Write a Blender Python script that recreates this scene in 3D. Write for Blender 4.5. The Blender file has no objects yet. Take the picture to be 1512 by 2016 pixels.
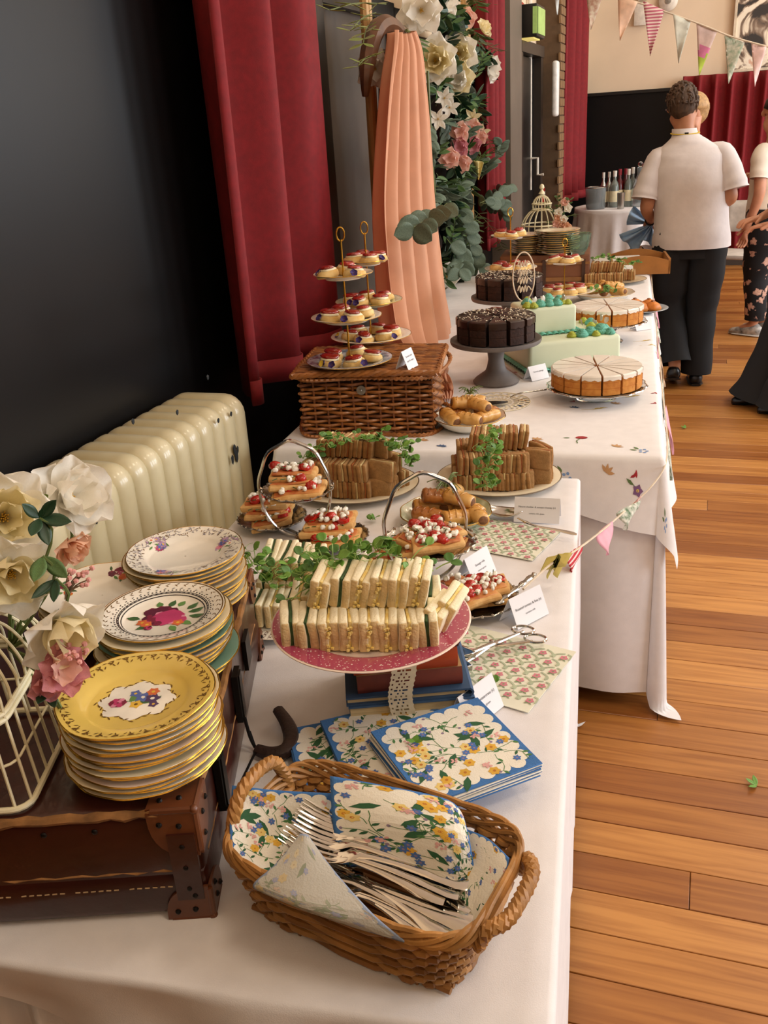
import bpy, bmesh, math, random
from mathutils import Vector as V, Matrix, Euler, noise
random.seed(11)
sc = bpy.context.scene
COL = sc.collection
PI = math.pi
sin, cos = math.sin, math.cos
rnd = random.uniform
def rad(a): return math.radians(a)

# ------------------------------------------------------------------ camera
FPX, PITCH, ROLL, HEAD, CH = 1800.0, rad(22.7), rad(3.7), rad(19.8), 1.55
_F = V((-sin(HEAD)*cos(PITCH), cos(HEAD)*cos(PITCH), -sin(PITCH)))
_R = V((cos(HEAD), sin(HEAD), 0)); _U = _R.cross(_F)
_X = _R*cos(ROLL) - _U*sin(ROLL); _Y = _R*sin(ROLL) + _U*cos(ROLL)
_C = V((0, 0, CH))
cd = bpy.data.cameras.new('camera'); cam = bpy.data.objects.new('camera', cd); COL.objects.link(cam)
cd.sensor_fit = 'HORIZONTAL'; cd.sensor_width = 36.0; cd.lens = FPX/1512*36; cd.clip_start = .02
cam.matrix_world = Matrix(((_X.x, _Y.x, -_F.x, 0), (_X.y, _Y.y, -_F.y, 0), (_X.z, _Y.z, -_F.z, CH), (0, 0, 0, 1)))
sc.camera = cam
def _ray(x, y): return _F + _X*((x-756)/FPX) - _Y*((y-1008)/FPX)
def P(x, y, z):            # point of the horizontal plane z seen at a photo pixel (used once, to survey the room)
    d = _ray(x, y); return _C + d*((z-CH)/d.z)
def PX(x, y, xx):
    d = _ray(x, y); return _C + d*(xx/d.x)
def PY(x, y, yy):
    d = _ray(x, y); return _C + d*(yy/d.y)

# ------------------------------------------------------------------ world, lights, exposure
vs = sc.view_settings
vs.view_transform = 'Standard'; vs.look = 'None'; vs.gamma = 1.0; vs.use_curve_mapping = False
vs.exposure = 0.55
w = bpy.data.worlds.new('world'); sc.world = w; w.use_nodes = True
w.node_tree.nodes['Background'].inputs[0].default_value = (.75, .85, 1, 1)
w.node_tree.nodes['Background'].inputs[1].default_value = .6
def area(name, loc, rot, sx, sy, power, col):
    l = bpy.data.lights.new(name, 'AREA'); l.shape = 'RECTANGLE'; l.size = sx; l.size_y = sy
    l.energy = power; l.color = col
    o = bpy.data.objects.new(name, l); COL.objects.link(o); o.location = loc; o.rotation_euler = rot
    return o
# tall windows along the right-hand wall of the hall (out of frame) and warm ceiling lamps
for yy in (1.6, 4.2, 6.8, 9.2):
    area('window_daylight', (5.35, yy, 2.5), (0, rad(90), 0), 2.4, 1.5, 82, (.88, .94, 1.0))
for yy in (.2, 3.2, 6.2, 9.2):
    area('ceiling_lamp', (1.6, yy, 4.35), (0, 0, 0), .9, .9, 22, (1.0, .84, .64))

# ------------------------------------------------------------------ materials
MC = {}
def lin(h):
    r = []
    for i in (0, 2, 4):
        c = int(h[i:i+2], 16)/255
        r.append(c/12.92 if c <= .04045 else ((c+.055)/1.055)**2.4)
    return r
def M(name, h, rough=.5, metal=0, var=.12, scale=25, bump=0, bscale=120, coat=0, trans=0, sss=0, sheen=0, spec=None, alpha=1, h2=None, ior=None, stretch=None, emit=0, transl=0):
    if name in MC: return MC[name]
    m = bpy.data.materials.new(name); m.use_nodes = True
    nt = m.node_tree; N = nt.nodes; L = nt.links
    b = N['Principled BSDF']
    c = lin(h)
    b.inputs['Roughness'].default_value = rough; b.inputs['Metallic'].default_value = metal
    if coat: b.inputs['Coat Weight'].default_value = coat; b.inputs['Coat Roughness'].default_value = .08
    if trans: b.inputs['Transmission Weight'].default_value = trans
    if sss: b.inputs['Subsurface Weight'].default_value = sss; b.inputs['Subsurface Radius'].default_value = (.01, .006, .004); b.inputs['Subsurface Scale'].default_value = .5
    if sheen: b.inputs['Sheen Weight'].default_value = sheen; b.inputs['Sheen Roughness'].default_value = .5
    if spec is not None: b.inputs['Specular IOR Level'].default_value = spec
    if ior: b.inputs['IOR'].default_value = ior
    if alpha < 1: b.inputs['Alpha'].default_value = alpha
    if emit: b.inputs['Emission Color'].default_value = (*c, 1); b.inputs['Emission Strength'].default_value = emit
    tc = N.new('ShaderNodeTexCoord'); out = tc.outputs['Object']
    if stretch:
        mp = N.new('ShaderNodeMapping'); mp.inputs['Scale'].default_value = stretch
        L.new(out, mp.inputs[0]); out = mp.outputs[0]
    if var or h2:
        n = N.new('ShaderNodeTexNoise'); n.inputs['Scale'].default_value = scale; n.inputs['Detail'].default_value = 4
        L.new(out, n.inputs['Vector'])
        mx = N.new('ShaderNodeMix'); mx.data_type = 'RGBA'
        c2 = lin(h2) if h2 else [min(1, x*(1+var)) for x in c]
        c1 = c if h2 else [x*(1-var) for x in c]
        mx.inputs[6].default_value = (*c1, 1); mx.inputs[7].default_value = (*c2, 1)
        rp = N.new('ShaderNodeMapRange'); rp.inputs[1].default_value = .32; rp.inputs[2].default_value = .68
        L.new(n.outputs[0], rp.inputs[0]); L.new(rp.outputs[0], mx.inputs[0]); L.new(mx.outputs[2], b.inputs['Base Color'])
    else:
        b.inputs['Base Color'].default_value = (*c, 1)
    if bump:
        n2 = N.new('ShaderNodeTexNoise'); n2.inputs['Scale'].default_value = bscale; n2.inputs['Detail'].default_value = 5
        L.new(out, n2.inputs['Vector'])
        bp = N.new('ShaderNodeBump'); bp.inputs['Strength'].default_value = bump; bp.inputs['Distance'].default_value = .004
        L.new(n2.outputs[0], bp.inputs['Height']); L.new(bp.outputs[0], b.inputs['Normal'])
    if transl:
        tr = N.new('ShaderNodeBsdfTranslucent'); tr.inputs[0].default_value = (*c, 1); ms = N.new('ShaderNodeMixShader'); ms.inputs[0].default_value = transl
        L.new(b.outputs[0], ms.inputs[1]); L.new(tr.outputs[0], ms.inputs[2]); L.new(ms.outputs[0], N['Material Output'].inputs[0])
    MC[name] = m
    return m

# ------------------------------------------------------------------ mesh helpers
class MB:
    def __init__(s): s.v = []; s.f = []; s.m = []
    def add(s, vs, fs, mi=0):
        b = len(s.v); s.v.extend([tuple(p) for p in vs])
        for f in fs: s.f.append(tuple(b+i for i in f)); s.m.append(mi)
        return s
    def box(s, c, d, R=None, mi=0):
        x, y, z = d[0]/2, d[1]/2, d[2]/2
        pts = [V((a*x, b*y, e*z)) for e in (-1, 1) for b in (-1, 1) for a in (-1, 1)]
        if R: pts = [R @ p for p in pts]
        c = V(c)
        return s.add([p+c for p in pts], [(0, 2, 3, 1), (4, 5, 7, 6), (0, 1, 5, 4), (2, 6, 7, 3), (0, 4, 6, 2), (1, 3, 7, 5)], mi)
    def tube(s, pts, r, n=6, closed=False, mi=0, flat=1.0, cap=True):
        pts = [V(p) for p in pts]; k = len(pts)
        rs = r if isinstance(r, (list, tuple)) else [r]*k
        vs = []; up = None
        for i in range(k):
            if closed: t = pts[(i+1) % k]-pts[i-1]
            else: t = pts[min(i+1, k-1)]-pts[max(i-1, 0)]
            if t.length < 1e-9: t = V((0, 0, 1))
            t.normalize()
            if up is None:
                a = V((0, 0, 1)) if abs(t.z) < .9 else V((0, 1, 0))
                up = (a-t*a.dot(t)).normalized()
            else:
                up = up-t*up.dot(t)
                up = up.normalized() if up.length > 1e-6 else t.orthogonal().normalized()
            sd = t.cross(up)
            for j in range(n):
                a = 2*PI*j/n
                vs.append(pts[i]+(sd*cos(a)+up*sin(a)*flat)*rs[i])
        fs = []
        for i in range(k if closed else k-1):
            for j in range(n):
                fs.append((i*n+j, i*n+(j+1) % n, ((i+1) % k)*n+(j+1) % n, ((i+1) % k)*n+j))
        if not closed and cap:
            fs.append(tuple(range(n-1, -1, -1))); fs.append(tuple((k-1)*n+j for j in range(n)))
        return s.add(vs, fs, mi)
    def lathe(s, prof, n=24, mi=0, rmod=None, c=(0, 0, 0), arc=None):
        vs = []; c = V(c); k = len(prof)
        full = arc is None
        m = n if full else n+1
        for i, (r, z) in enumerate(prof):
            for j in range(m):
                a = 2*PI*j/n if full else arc[0]+(arc[1]-arc[0])*j/n
                q = r*(rmod(a, i) if rmod else 1)
                vs.append((c.x+q*cos(a), c.y+q*sin(a), c.z+z))
        fs = []
        for i in range(k-1):
            for j in range(n):
                j2 = (j+1) % n if full else j+1
                fs.append((i*m+j, i*m+j2, (i+1)*m+j2, (i+1)*m+j))
        return s.add(vs, fs, mi)
    def sheet(s, fn, nu, nv, mi=0, thick=0):
        vs = [V(fn(i/nu, j/nv)) for j in range(nv+1) for i in range(nu+1)]
        w = nu+1
        fs = [(j*w+i, j*w+i+1, (j+1)*w+i+1, (j+1)*w+i) for j in range(nv) for i in range(nu)]
        if not thick: return s.add(vs, fs, mi)
        nr = []
        for j in range(nv+1):
            for i in range(nu+1):
                a = vs[j*w+min(i+1, nu)]-vs[j*w+max(i-1, 0)]; b = vs[min(j+1, nv)*w+i]-vs[max(j-1, 0)*w+i]
                q = a.cross(b); nr.append(q.normalized() if q.length > 1e-12 else V((0, 0, 1)))
        K = len(vs)
        v2 = [p-q*thick for p, q in zip(vs, nr)]
        f2 = [tuple(K+i for i in reversed(f)) for f in fs]
        ed = [j*w for j in range(nv+1)]; ed2 = [j*w+nu for j in range(nv+1)]
        for j in range(nv):
            f2.append((ed[j], ed[j+1], K+ed[j+1], K+ed[j])); f2.append((ed2[j+1], ed2[j], K+ed2[j], K+ed2[j+1]))
        for i in range(nu):
            f2.append((i+1, i, K+i, K+i+1)); q = nv*w; f2.append((q+i, q+i+1, K+q+i+1, K+q+i))
        return s.add(vs+v2, fs+f2, mi)
    def prism(s, pts, z0, z1, mi=0):
        n = len(pts)
        vs = [(p[0], p[1], z0) for p in pts]+[(p[0], p[1], z1) for p in pts]
        return s.add(vs, [tuple(range(n-1, -1, -1)), tuple(range(n, 2*n))]+[(i, (i+1) % n, n+(i+1) % n, n+i) for i in range(n)], mi)
    def loft(s, rings, n=16, mi=0, cap=True, wob=None):
        # rings: (centre, half-axis vector a, half-axis vector b)
        vs = []
        for i, (c, a, b) in enumerate(rings):
            for j in range(n):
                t = 2*PI*j/n; q = wob(t, i) if wob else 1
                vs.append(V(c)+(V(a)*cos(t)+V(b)*sin(t))*q)
        k = len(rings)
        fs = [(i*n+j, i*n+(j+1) % n, (i+1)*n+(j+1) % n, (i+1)*n+j) for i in range(k-1) for j in range(n)]
        if cap: fs += [tuple(range(n-1, -1, -1)), tuple((k-1)*n+j for j in range(n))]
        return s.add(vs, fs, mi)
    def blob(s, c, r, sd=0, amp=.25, n=6, mi=0, sq=(1, 1, 1)):
        c = V(c); vs = [c+V((0, 0, -r*sq[2]))]; k = max(3, n//2)
        for i in range(1, k):
            t = PI*i/k
            for j in range(n):
                a = 2*PI*j/n+sd
                q = 1+amp*sin(3.1*a+sd*7+i*2.3)
                vs.append(c+V((sin(t)*cos(a)*r*q*sq[0], sin(t)*sin(a)*r*q*sq[1], -cos(t)*r*sq[2])))
        vs.append(c+V((0, 0, r*sq[2]))); e = len(vs)-1
        fs = [(0, 1+(j+1) % n, 1+j) for j in range(n)]
        for i in range(k-2):
            for j in range(n):
                fs.append((1+i*n+j, 1+i*n+(j+1) % n, 1+(i+1)*n+(j+1) % n, 1+(i+1)*n+j))
        fs += [(e, 1+(k-2)*n+j, 1+(k-2)*n+(j+1) % n) for j in range(n)]
        return s.add(vs, fs, mi)
    def rbox(s, c, d, r=.002, R=None, mi=0, seg=2, jit=0, sd=0, sub=0):
        bm = bmesh.new(); bmesh.ops.create_cube(bm, size=1)
        for v in bm.verts: v.co = V((v.co.x*d[0], v.co.y*d[1], v.co.z*d[2]))
        if sub: bmesh.ops.subdivide_edges(bm, edges=bm.edges[:], cuts=sub, use_grid_fill=True)
        ed = [e for e in bm.edges if len(e.link_faces) == 2 and e.calc_face_angle(0) > .5]
        bmesh.ops.bevel(bm, geom=ed, offset=r, segments=seg, profile=.5, affect='EDGES')
        bm.verts.index_update(); c = V(c)
        vs = []
        for v in bm.verts:
            p = v.co.copy()
            if jit: p += noise.noise_vector(p*60+V((sd*3.7, sd, 0)))*jit
            if R: p = R @ p
            vs.append(p+c)
        fs = [tuple(v.index for v in f.verts) for f in bm.faces]
        bm.free()
        return s.add(vs, fs, mi)
    def mesh(s, name, mats, smooth=True, ang=40):
        me = bpy.data.meshes.new(name); me.from_pydata(s.v, [], s.f)
        if not isinstance(mats, (list, tuple)): mats = [mats]
        for m in mats: me.materials.append(m)
        if len(mats) > 1: me.polygons.foreach_set('material_index', s.m)
        if smooth:
            me.polygons.foreach_set('use_smooth', [True]*len(s.f))
            if ang: me.set_sharp_from_angle(angle=rad(ang))
        me.update(); return me
    def build(s, name, mats, parent=None, loc=None, rot=None, smooth=True, ang=40):
        return put(name, s.mesh(name, mats, smooth, ang), parent, loc, rot)
def put(name, me, parent=None, loc=None, rot=None, scale=None):
    o = bpy.data.objects.new(name, me); COL.objects.link(o)
    if parent is not None: o.parent = parent
    if loc is not None: o.location = loc
    if rot is not None: o.rotation_euler = rot
    if scale is not None: o.scale = scale if hasattr(scale, '__len__') else (scale,)*3
    return o
def tag(o, label, cat, group=None, kind=None):
    o['label'] = label; o['category'] = cat
    if group: o['group'] = group
    if kind: o['kind'] = kind
    return o
def thing(name, label, cat, loc=(0, 0, 0), rot=None, group=None, scale=None):
    return tag(put(name, None, None, loc, rot, scale), label, cat, group)
def struct(o): o['kind'] = 'structure'; return o
def dup(root, loc, rot=None, label=None, group=None, scale=None):
    r = root.copy(); COL.objects.link(r); r.location = loc
    if rot is not None: r.rotation_euler = rot
    if label: r['label'] = label
    if group: r['group'] = group
    if scale is not None: r.scale = (scale,)*3
    for ch in KIDS(root):
        c = ch.copy(); COL.objects.link(c); c.parent = r
        for g in KIDS(ch):
            d = g.copy(); COL.objects.link(d); d.parent = c
    return r
_kid = {}
def KIDS(o):
    if o.name not in _kid: _kid[o.name] = [x for x in bpy.data.objects if x.parent == o]
    return _kid[o.name]
def dirword(p, c):
    d = V((p[0]-c[0], p[1]-c[1], 0)); a = math.degrees(math.atan2(d.dot(_R), d.dot(V((-_R.y, _R.x, 0))))) % 360
    return ('rear', 'rear right', 'right', 'front right', 'front', 'front left', 'left', 'rear left')[int((a+22.5)//45) % 8]
def rz(a): return (0, 0, a)
def RZ(a): return Matrix.Rotation(a, 3, 'Z')
def RX(a): return Matrix.Rotation(a, 3, 'X')
def RY(a): return Matrix.Rotation(a, 3, 'Y')
def smooth_path(pts, n=6, closed=False):
    pts = [V(p) for p in pts]; k = len(pts); out = []
    for i in range(k if closed else k-1):
        g = (lambda j: pts[j % k]) if closed else (lambda j: pts[max(0, min(k-1, j))])
        a, b, c, d = g(i-1), g(i), g(i+1), g(i+2)
        for q in range(n):
            t = q/n
            out.append(.5*((2*b)+(c-a)*t+(2*a-5*b+4*c-d)*t*t+(3*b-a-3*c+d)*t**3))
    if not closed: out.append(pts[-1])
    return out
def rope(mb, path, r, strands=3, turns=10, sr=None, n=6, closed=False, mi=0, m=6):
    path = smooth_path(path, m, closed); k = len(path); sr = sr or r*.62
    for q in range(strands):
        pts = []; up = None
        for i in range(k):
            t = (path[(i+1) % k]-path[i-1]) if closed else (path[min(i+1, k-1)]-path[max(0, i-1)])
            t.normalize()
            if up is None: up = t.orthogonal().normalized()
            else: up = (up-t*up.dot(t)).normalized()
            sd = t.cross(up); a = 2*PI*(turns*i/k+q/strands)
            pts.append(path[i]+(sd*cos(a)+up*sin(a))*r*.55)
        mb.tube(pts, sr, n, closed, mi)
    return mb
# flat printed decoration, mapped onto a surface by fn(x, y) -> point
class Print:
    def __init__(s, fn, lift=.0002): s.fn = fn; s.mb = MB(); s.k = lift
    def poly(s, pts, mi):
        s.k += 1.2e-6
        s.mb.add([s.fn(x, y, s.k) for x, y in pts], [tuple(range(len(pts)))], mi)
    def disc(s, x, y, r, mi, n=8, sx=1, sy=1, a=0):
        s.poly([(x+r*(cos(t)*sx*cos(a)-sin(t)*sy*sin(a)), y+r*(cos(t)*sx*sin(a)+sin(t)*sy*cos(a))) for t in (2*PI*i/n for i in range(n))], mi)
    def leaf(s, x, y, a, l, wd, mi):
        pts = [(0, 0), (.3, .42), (.6, .42), (1, 0), (.6, -.42), (.3, -.42)]
        s.poly([(x+l*u*cos(a)-wd*v*sin(a), y+l*u*sin(a)+wd*v*cos(a)) for u, v in pts], mi)
    def flower(s, x, y, r, n, mi, mc, a=0, wide=.55):
        for i in range(n): s.leaf(x, y, a+2*PI*i/n, r, r*wide*1.6, mi)
        s.disc(x, y, r*.28, mc, 6)
    def stem(s, pts, wd, mi):
        for (x0, y0), (x1, y1) in zip(pts[:-1], pts[1:]):
            d = math.hypot(x1-x0, y1-y0) or 1; nx, ny = -(y1-y0)/d*wd/2, (x1-x0)/d*wd/2
            s.poly([(x0+nx, y0+ny), (x1+nx, y1+ny), (x1-nx, y1-ny), (x0-nx, y0-ny)], mi)
    def rose(s, x, y, r, dk, md, lt, a=0):
        s.disc(x, y, r, dk, 9, 1, .85, a)
        for i in range(6):
            t = a+i*PI/3; s.disc(x+cos(t)*r*.62, y+sin(t)*r*.55, r*.42, (md, lt, md, dk, lt, md)[i], 7, 1, .75, t)
        s.disc(x, y, r*.5, md, 8); s.disc(x+.12*r, y+.1*r, r*.3, lt, 7); s.disc(x, y, r*.15, dk, 6)
    def ring(s, r0, r1, mi, n=48):
        for i in range(n):
            a, b = 2*PI*i/n, 2*PI*(i+1)/n
            s.poly([(r0*cos(a), r0*sin(a)), (r1*cos(a), r1*sin(a)), (r1*cos(b), r1*sin(b)), (r0*cos(b), r0*sin(b))], mi)
    def build(s, name, mats, parent): return s.mb.build(name, mats, parent, smooth=False)

GREEN = M('leaf_green', '4f7a2b', .45, var=.3, scale=60)
# ------------------------------------------------------------------ room shell
WALLX, FARY = -1.47, 10.6
blackp = M('black_gloss_paint', '0f0e0e', .36, var=.15, scale=3, spec=.25)
creamp = M('cream_paint', 'e9d3b4', .75, var=.05, scale=2, bump=.05, bscale=60)
darkwood = M('dark_brown_paint', '4d433b', .45, var=.18, scale=4)
ceilp = M('ceiling_white', 'e8e0d2', .9, var=.03)
def wood_mat(name, rand):
    m = bpy.data.materials.new(name); m.use_nodes = True; N = m.node_tree.nodes; L = m.node_tree.links; b = N['Principled BSDF']
    tc = N.new('ShaderNodeTexCoord'); g = N.new('ShaderNodeNewGeometry')
    oi = N.new('ShaderNodeObjectInfo')
    src = oi.outputs['Random'] if rand == 'obj' else g.outputs['Random Per Island']
    ad = N.new('ShaderNodeVectorMath'); ad.operation = 'ADD'
    sc_ = N.new('ShaderNodeVectorMath'); sc_.operation = 'SCALE'; sc_.inputs[0].default_value = (3.1, 17.3, 5.7)
    L.new(src, sc_.inputs['Scale']); L.new(g.outputs['Position'], ad.inputs[0]); L.new(sc_.outputs[0], ad.inputs[1])
    mp = N.new('ShaderNodeMapping'); mp.inputs['Scale'].default_value = (2.2, 42, 1); L.new(ad.outputs[0], mp.inputs[0])
    n = N.new('ShaderNodeTexNoise'); n.inputs['Scale'].default_value = 1.4; n.inputs['Detail'].default_value = 6; n.inputs['Distortion'].default_value = .6
    L.new(mp.outputs[0], n.inputs['Vector'])
    cr = N.new('ShaderNodeValToRGB'); e = cr.color_ramp.elements
    e[0].position = 0; e[0].color = (*lin('8f5725'), 1); e[1].position = 1; e[1].color = (*lin('c48b4a'), 1)
    x = e.new(.5); x.color = (*lin('ab7236'), 1)
    L.new(src, cr.inputs[0])
    mx = N.new('ShaderNodeMix'); mx.data_type = 'RGBA'; mx.blend_type = 'MULTIPLY'; mx.inputs[0].default_value = 1
    c2 = N.new('ShaderNodeValToRGB'); e = c2.color_ramp.elements
    e[0].position = .3; e[0].color = (.70, .58, .48, 1); e[1].position = .62; e[1].color = (1.05, 1.02, 1, 1)
    L.new(n.outputs[0], c2.inputs[0]); L.new(cr.outputs[0], mx.inputs[6]); L.new(c2.outputs[0], mx.inputs[7])
    L.new(mx.outputs[2], b.inputs['Base Color'])
    b.inputs['Roughness'].default_value = .38
    bp = N.new('ShaderNodeBump'); bp.inputs['Strength'].default_value = .12; bp.inputs['Distance'].default_value = .002
    L.new(n.outputs[0], bp.inputs['Height']); L.new(bp.outputs[0], b.inputs['Normal'])
    return m
woodA = wood_mat('floor_board_wood', 'obj'); woodB = wood_mat('floor_board_wood_far', 'isl')
gap = M('floor_gap', '2a1708', .8)
fl = struct(MB().box((2.0, 4.8, -.03), (7.2, 12.6, .03)).build('floor', gap))
# boards run across the hall
BW = .110
cands = []
r = 0; y = -1.2
while y < FARY-.02:
    x = -1.6-rnd(0, 1.6)
    while x < 5.5:
        l = rnd(.9, 2.6); x1 = min(x+l, 5.55); x0 = max(x, -1.55)
        if x1 > x0+.02: cands.append((x0, x1, y, BW))
        x += l
    y += BW
def vis(c):
    xc = (c[0]+c[1])/2
    d = V((max(c[0], min(c[1], .15)), c[2], 0))
    v = d-_C; wz = v.dot(_F)
    if wz < .2: return -1
    px = 756+FPX*v.dot(_X)/wz; py = 1008-FPX*v.dot(_Y)/wz
    if not (-100 < px < 1900 and 300 < py < 2400): return -1
    return 1/wz
cands.sort(key=vis, reverse=True)
bme = {}
stuff = MB()
for i, (x0, x1, y, bw) in enumerate(cands):
    if i < 230 and vis((x0, x1, y, bw)) > 0:
        o = put('floorboard', None, fl)
        key = max(.1, round(x1-x0, 1))
        if key not in bme: bme[key] = MB().rbox((0, 0, 0), (key-.0015, BW-.0022, .016), .0012, seg=1).mesh('floorboard', woodA)
        COL.objects.unlink(o); bpy.data.objects.remove(o)
        o = put('floorboard', bme[key], fl, ((x0+x1)/2, y+BW/2, -.008)); o.scale = ((x1-x0)/key, 1, 1)
    else:
        stuff.box(((x0+x1)/2, y+BW/2, -.008), (x1-x0-.0015, bw-.0022, .016))
o = stuff.build('floorboards_far', woodB, fl, smooth=False); o['kind'] = 'stuff'
struct(MB().box((2.0, 4.8, 4.55), (7.4, 12.9, .1)).build('ceiling', ceilp))
DADO = 1.955
struct(MB().box((WALLX-.1, 4.6, DADO/2), (.2, 12.4, DADO)).box((WALLX-.1, 4.6, (DADO+4.5)/2), (.2, 12.4, 4.5-DADO), mi=1).build('wall_left', [blackp, creamp], smooth=False))
FD = 1.745
struct(MB().box((2.0, FARY+.1, FD/2), (7.4, .2, FD)).box((2.0, FARY+.1, (FD+4.5)/2), (7.4, .2, 4.5-FD), mi=1).build('wall_back', [blackp, creamp], smooth=False))
struct(MB().box((2.0, -1.5, DADO/2), (7.4, .2, DADO)).box((2.0, -1.5, (DADO+4.5)/2), (7.4, .2, 4.5-DADO), mi=1).build('wall_front', [blackp, creamp], smooth=False))
# right wall with four tall window openings
m = MB()
ys = [-1.4]+[a for yy in (1.6, 4.2, 6.8, 9.2) for a in (yy-.78, yy+.78)]+[10.7]
for i in range(0, len(ys), 2): m.box((5.6, (ys[i]+ys[i+1])/2, 2.25), (.2, ys[i+1]-ys[i], 4.5))
for yy in (1.6, 4.2, 6.8, 9.2):
    m.box((5.6, yy, .62), (.2, 1.56, 1.24)); m.box((5.6, yy, 4.13), (.2, 1.56, .74))
struct(m.build('wall_right', creamp, smooth=False))
whitep = M('white_gloss', 'e9e6dc', .4)
for i, yy in enumerate((1.6, 4.2, 6.8, 9.2)):
    m = MB()
    for dy in (-.75, 0, .75): m.box((5.52, yy+dy, 2.5), (.06, .06, 2.5))
    for z in (1.27, 2.5, 3.73): m.box((5.52, yy, z), (.06, 1.5, .06))
    struct(m.build('window_%d' % (i+1), whitep, smooth=False))
struct(MB().box((2.0, FARY-.012, FD), (7.2, .03, .03)).build('trim_1', M('dado_rail_black', '15120f', .4), smooth=False))
struct(MB().box((2.0, FARY-.012, .07), (7.2, .03, .14)).build('baseboard_back', darkwood, smooth=False))
struct(MB().box((WALLX+.012, 4.6, DADO), (.03, 12.2, .03)).build('trim_2', M('dado_rail_black', '15120f', .4), smooth=False))
# brown door with its frame behind the arch
dm = MB().box((WALLX+.03, 3.93, 1.0), (.05, .86, 1.98))
d1 = struct(dm.build('door_1', darkwood, smooth=False))
brownfr = M('black_door_frame', '171310', .35)
MB().box((WALLX+.05, 3.46, 1.02), (.1, .09, 2.04)).box((WALLX+.05, 4.4, 1.02), (.1, .09, 2.04)).box((WALLX+.05, 3.93, 2.02), (.1, .86, .07)).build('door_frame', brownfr, d1, smooth=False)
MB().box((WALLX+.058, 3.55, .99), (.01, .07, 1.9)).box((WALLX+.058, 3.93, .3), (.012, .5, .36)).build('door_panel', darkwood, d1, smooth=False)
MB().lathe([(0, .04), (.014, .036), (.018, .024), (.008, .012), (.008, 0)], 12).build('door_knob', M('dull_bronze', '5c4a34', .5, .6), d1, (WALLX+.06, 4.28, 1.62), (0, rad(90), 0))
# grey-brown pilaster, second door, brick pier further down
pil = M('grey_brown_paint', '6a5f53', .5, var=.1, scale=4)
struct(MB().box((WALLX+.06, (PX(986, 300, -1.4).y+PX(1009, 300, -1.4).y)/2, 2.25), (.16, PX(1009, 300, -1.4).y-PX(986, 300, -1.4).y, 4.5)).build('trim_3', pil, smooth=False))
d2 = struct(MB().box((WALLX+.02, PX(1036, 300, -1.42).y, 1.0), (.04, .8, 2.0)).build('door_2', M('black_door', '0d0c0b', .35), smooth=False))
MB().box((WALLX+.05, PX(1036, 300, -1.42).y-.45, 1.03), (.1, .1, 2.06)).box((WALLX+.05, PX(1036, 300, -1.42).y+.45, 1.03), (.1, .1, 2.06)).box((WALLX+.05, PX(1036, 300, -1.42).y, 2.05), (.12, 1.0, .08)).build('door_frame', M('dark_frame', '2b231d', .4), d2, smooth=False)
br = M('brick_brown', '7d6040', .8, var=.25, scale=8)
bw = struct(MB().box((WALLX+.1, 8.75, 2.25), (.2, .26, 4.5)).build('trim_4', M('mortar_dark', '5b4630', .9), smooth=False))
bme_ = MB().rbox((0, 0, 0), (.02, .12, .062), .003, seg=1).mesh('brick', br)
for i in range(30):
    for k in (0, 1):
        put('brick', bme_, bw, (WALLX+.2, 8.69+k*.125-(.03 if i % 2 else 0), .55+i*.07))
# conduit pipe, emergency sign, red bell, call point
pw = M('pipe_white', 'dcd6c8', .4)
t = thing('conduit_pipe', 'thin white vertical pipe with a winding crank on the left wall', 'pipe', (WALLX+.03, 8.15, 0))
MB().tube([(0, 0, 1.0), (0, 0, 3.4)], .017, 8).build('pipe', pw, t)
MB().tube([(0, -.02, 1.25), (.07, -.02, 1.25), (.07, -.02, 1.12), (.12, -.02, 1.12)], .012, 6).build('crank_handle', pw, t)
MB().tube([(0, .02, 1.6), (0, .05, 2.0), (0, .06, 3.3)], .007, 6).build('cord', pw, t)
q = PX(1038, 45, WALLX+.13)
t = thing('exit_sign', 'black box emergency sign with a lit green panel on left wall', 'sign', q)
MB().rbox((0, 0, 0), (.2, .34, .21), .008).build('housing', M('sign_black', '161614', .4), t)
MB().box((.103, 0, 0), (.006, .30, .17)).box((.085, -.172, 0), (.03, .006, .17)).build('lit_panel', M('sign_green', 'a3c46e', .4, emit=.15), t, smooth=False)
MB().box((0, 0, -.108), (.14, .26, .012)).build('diffuser', M('sign_yellow', 'e8d27a', .4, emit=.5), t, smooth=False)
q = PX(1018, 28, WALLX+.06)
t = thing('fire_bell', 'round red fire alarm sounder beside the emergency sign', 'alarm', q)
MB().lathe([(0, .07), (.045, .065), (.075, .04), (.08, 0)], 20).build('dome', M('red_plastic', 'a41f17', .35), t, rot=(0, rad(90), 0))
MB().lathe([(0, 0), (.085, 0), (.085, -.03), (0, -.03)], 20).build('base', M('red_plastic', 'a41f17', .35), t, rot=(0, rad(90), 0))
q = PX(1062, 384, WALLX+.05)
t = thing('call_point', 'small red fire call point low on the left wall', 'alarm', q)
MB().rbox((0, 0, 0), (.08, .12, .12), .006).build('box', M('red_plastic', 'a41f17', .35), t)
MB().box((.042, 0, 0), (.004, .07, .06)).build('glass', M('call_glass', 'd9c9c0', .2), t, smooth=False)
q = PX(1094, 175, WALLX+.21)
tag(MB().rbox((0, 0, 0), (.05, .1, .42), .02, seg=3).build('wall_light', M('lamp_white', 'efeee8', .4), None, q), 'slim white wall lamp on the brick pier', 'lamp')
q = PY(1262, 28, FARY-.03)
t = thing('wall_socket_box', 'white control box fixed high on the cream back wall', 'control box', q)
MB().rbox((0, 0, 0), (.13, .05, .2), .006).build('cover', M('box_white', 'e5dccb', .5), t)
MB().rbox((.01, 0, .17), (.09, .04, .1), .006).build('switch', M('box_white', 'e5dccb', .5), t)
q = PY(1316, 2, FARY-.03)
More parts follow.
